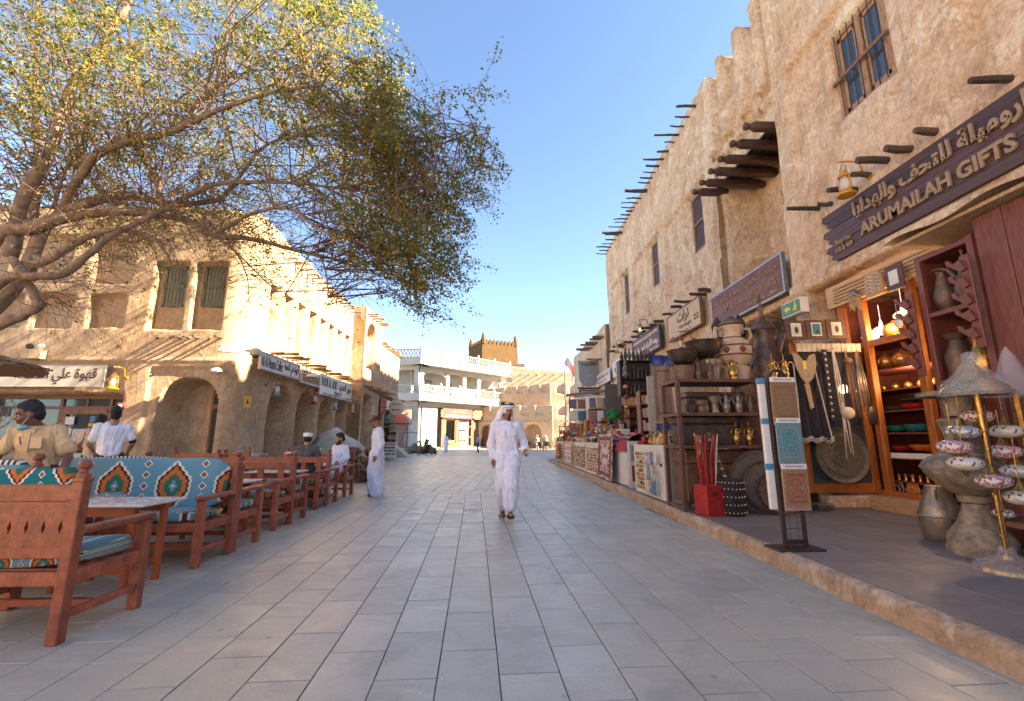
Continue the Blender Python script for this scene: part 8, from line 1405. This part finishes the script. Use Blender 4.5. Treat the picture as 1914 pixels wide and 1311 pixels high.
# --- man in the maroon cap, in profile
def maroon(t, P, F, R_, V_):
    q = MB(); q.ball(F(0, .012, .062), (.090, .108, .078), 18, 10, R_); q.ball(F(0, -.095, .058), (.066, .085, .012), 14, 6, R_); remeshed(q, 'cap', 'cap_maroon', t, .008, 2); q = MB(); q.ball(F(-.088, -.02, .07), (.006, .018, .018), 8, 6); q.build('cap_badge', 'eye_white', t)
    q = MB(); q.ball(F(0, -.082, -.105), (.036, .03, .03), 10, 8, R_); q.build('chin_mask', 'hair', t, smooth=True); c_ = V_('chest'); q = MB(); q.b2((c_.x - .02, c_.y - .155, c_.z + .05), (c_.x + .07, c_.y - .14, c_.z + .075)); q.build('pen_clip', 'hair', t)
person((-2.80, 10.72, 0), rad(-68), 'standing man in a long white robe and maroon cap beside the benches', dict(turn=rad(-6), nod=rad(22), head=(0, -.05, 1.60), elL=(.24, .05, 1.13), wrL=(.25, -.05, .87), hemr=.14), 1.80, 'skin_brown', None, 'thobe', 'cloth_white', .012, 'goatee', maroon, hem=-.0, seed=5, shoes='sandal')
# --- the two seated men
def kufi(t, P, F, R_, V_): q = MB(); q.lathe([(.088, .045), (.092, .10), (.085, .118), (.0, .122)], n=24); q.v = [tuple(F(v[0], v[1] * 1.15 + .018, v[2])) for v in q.v]; q.build('white_cap', 'cloth_white2', t, smooth=40); q = MB(); q.ball(F(0, .035, .0), (.082, .085, .07), 16, 10, R_); q.build('hair', 'hair', t, smooth=True)
SEAT = dict(pelvis=(0, .02, .60), belly=(0, .02, .72), chest=(0, .0, .93), neck=(0, -.01, 1.11), head=(0, -.03, 1.26), shL=(.185, 0, 1.06), shR=(-.185, 0, 1.06), elL=(.27, .0, .80), elR=(-.27, .0, .80), wrL=(.22, -.22, .74), wrR=(-.22, -.22, .74), hiL=(.1, 0, .58), hiR=(-.1, 0, .58), knL=(.13, -.42, .56), knR=(-.13, -.42, .56), anL=(.13, -.42, .10), anR=(-.13, -.42, .10), skirt=0)
person((-3.92, 9.55, 0), rad(188), 'seated man in a dark grey shirt and white cap with his back to the camera', dict(SEAT, turn=rad(14)), 1.75, 'skin_tan', None, 'thobe', 'shirt_grey', .013, None, kufi, hem=.1, seed=8)
person((-3.66, 10.78, 0), rad(-38), 'seated man in white turned towards his companion, arm on the bench end', dict(SEAT, turn=rad(-18), nod=rad(14), elL=(.34, -.05, .84), wrL=(.36, -.24, .76), anL=(.18, -.38, .10), anR=(.02, -.62, .14), knR=(-.06, -.45, .60)), 1.75, 'skin_tan', 'short', 'thobe', 'cloth_white', .013, 'full', None, hem=.12, seed=9)
# --- waiter and the two men at the coffee house
def face_mask(t, P, F, R_, V_):
    q = MB(); q.ball(F(.0, -.062, -.118), (.055, .05, .030), 14, 8, R_); q.build('chin_mask', 'mask_blue', t, smooth=True); q = MB(); [q.tube([F(s * .045, -.075, -.10), F(s * .075, .0, -.02)], .0035, 5) for s in (-1, 1)]; q.build('mask_loop', 'eye_white', t); c_ = V_('chest'); q = MB(); q.b2((c_.x + .03, c_.y - .136, c_.z - .06), (c_.x + .13, c_.y - .118, c_.z + .05), .004); q.build('pocket', 'shirt_tan', t); q = MB(); q.tube([c_ + Vector((-.055, -.15, .06)), c_ + Vector((-.03, -.15, -.02))], .007, 6); q.build('pen', 'shirt_blue', t)
    q = MB(); q.b2((c_.x - .018, c_.y - .131, c_.z - .10), (c_.x + .018, c_.y - .115, c_.z + .10), .003); q.build('placket', 'shirt_tan', t)
person((-4.66, 4.84, 0), rad(10), 'waiter in a tan short-sleeved shirt with a blue mask under his chin', dict(head=(-.05, -.14, 1.52), turn=rad(-58), nod=rad(16), neck=(-.02, -.07, 1.40), chest=(0, -.05, 1.24), shL=(.185, -.04, 1.36), shR=(-.185, -.05, 1.35), elL=(.29, -.04, 1.09), wrL=(.36, -.20, .90), elR=(-.29, -.10, 1.09), wrR=(-.16, -.30, .94), curl=.6), 1.72, 'skin_dark', 'short', 'shirt', 'shirt_tan', .010, None, face_mask, 'sandal', False, 'trouser_dark', seed=12)
def arm_band(t, P, F, R_, V_): a = V_('shR').lerp(V_('elR'), .86); q = MB(); q.ball(a, (.058, .058, .05), 12, 8); q.build('black_mask_on_arm', 'hair', t, smooth=True)
person((-6.55, 8.0, 0), rad(216), 'man in a plain white T-shirt seen from behind at the coffee house', dict(elL=(.27, -.02, 1.15), wrL=(.20, -.20, 1.0), elR=(-.28, -.02, 1.15), wrR=(-.22, -.2, 1.0), turn=rad(4)), 1.80, 'skin_tan', 'short', 'tee', 'cloth_white2', .012, None, arm_band, 'sandal', False, 'trouser_dark', seed=15)
person((-7.22, 8.5, 0), rad(196), 'man in a beige shirt half hidden behind the one in the white T-shirt', dict(head=(.0, -.05, 1.585), nod=rad(10), elL=(.29, -.04, 1.16), wrL=(.22, -.25, 1.05)), 1.72, 'skin_tan', 'short', 'tee', 'shirt_pale', .014, None, None, 'sandal', False, 'trouser_dark', seed=16)
# --- stall keeper, and the small figures on the square
person((3.78, 16.9, PZ), rad(-120), 'stall keeper in a white shirt behind the third counter, seen in profile', dict(nod=rad(10), wrL=(.1, -.25, 1.1), wrR=(-.1, -.25, 1.1)), 1.76, 'skin_tan', 'short', 'tee', 'cloth_white2', .018, 'full', None, 'sandal', True, 'trouser_dark', seed=17)
person((-5.48, 47.4, 0), rad(-30), 'small far man in a long white robe before the bookshop', dict(), 1.8, 'skin_brown', 'short', 'thobe', 'cloth_white', .025, 'full', None, hem=0, seed=18)
def phone(t, P, F, R_, V_): q = MB(); q.b2((-.03, -.42, 1.2), (.03, -.40, 1.3)); q.build('phone', 'hair', t)
person((-2.14, 45.4, 0), rad(-75), 'boy in a blue and white T-shirt looking at his phone', dict(wrL=(.06, -.32, 1.2), wrR=(-.06, -.32, 1.2), elL=(.22, -.08, 1.12), elR=(-.22, -.08, 1.12), nod=rad(15)), 1.68, 'skin_tan', 'short', 'tee', 'mask_blue', .025, None, phone, 'trouser_dark', False, 'trouser_dark', seed=19)
person((-6.1, 38.75, .3), rad(30), 'child in a blue T-shirt sitting on the bronze camel', dict(SEAT), 1.25, 'skin_tan', 'short', 'tee', 'shirt_blue', .025, None, None, 'trouser_dark', False, 'trouser_dark', seed=20)
def whitecap(t, P, F, R_, V_): q = MB(); q.ball(F(0, .0, .07), (.1, .12, .07), 12, 8, R_); q.build('sun_hat', 'cloth_white2', t, smooth=True)
person((4.6, 57.0, 0), rad(10), 'far man in pale clothes and hat, left of two behind the ropes', dict(), 1.75, 'skin_tan', None, 'tee', 'shirt_pale', .03, None, whitecap, 'sandal', True, 'shirt_pale', seed=21); person((5.7, 57.6, 0), rad(-15), 'far man in pale clothes and hat, right of two behind the ropes', dict(), 1.75, 'skin_tan', None, 'tee', 'shirt_pale', .03, None, whitecap, 'sandal', True, 'shirt_pale', seed=22)
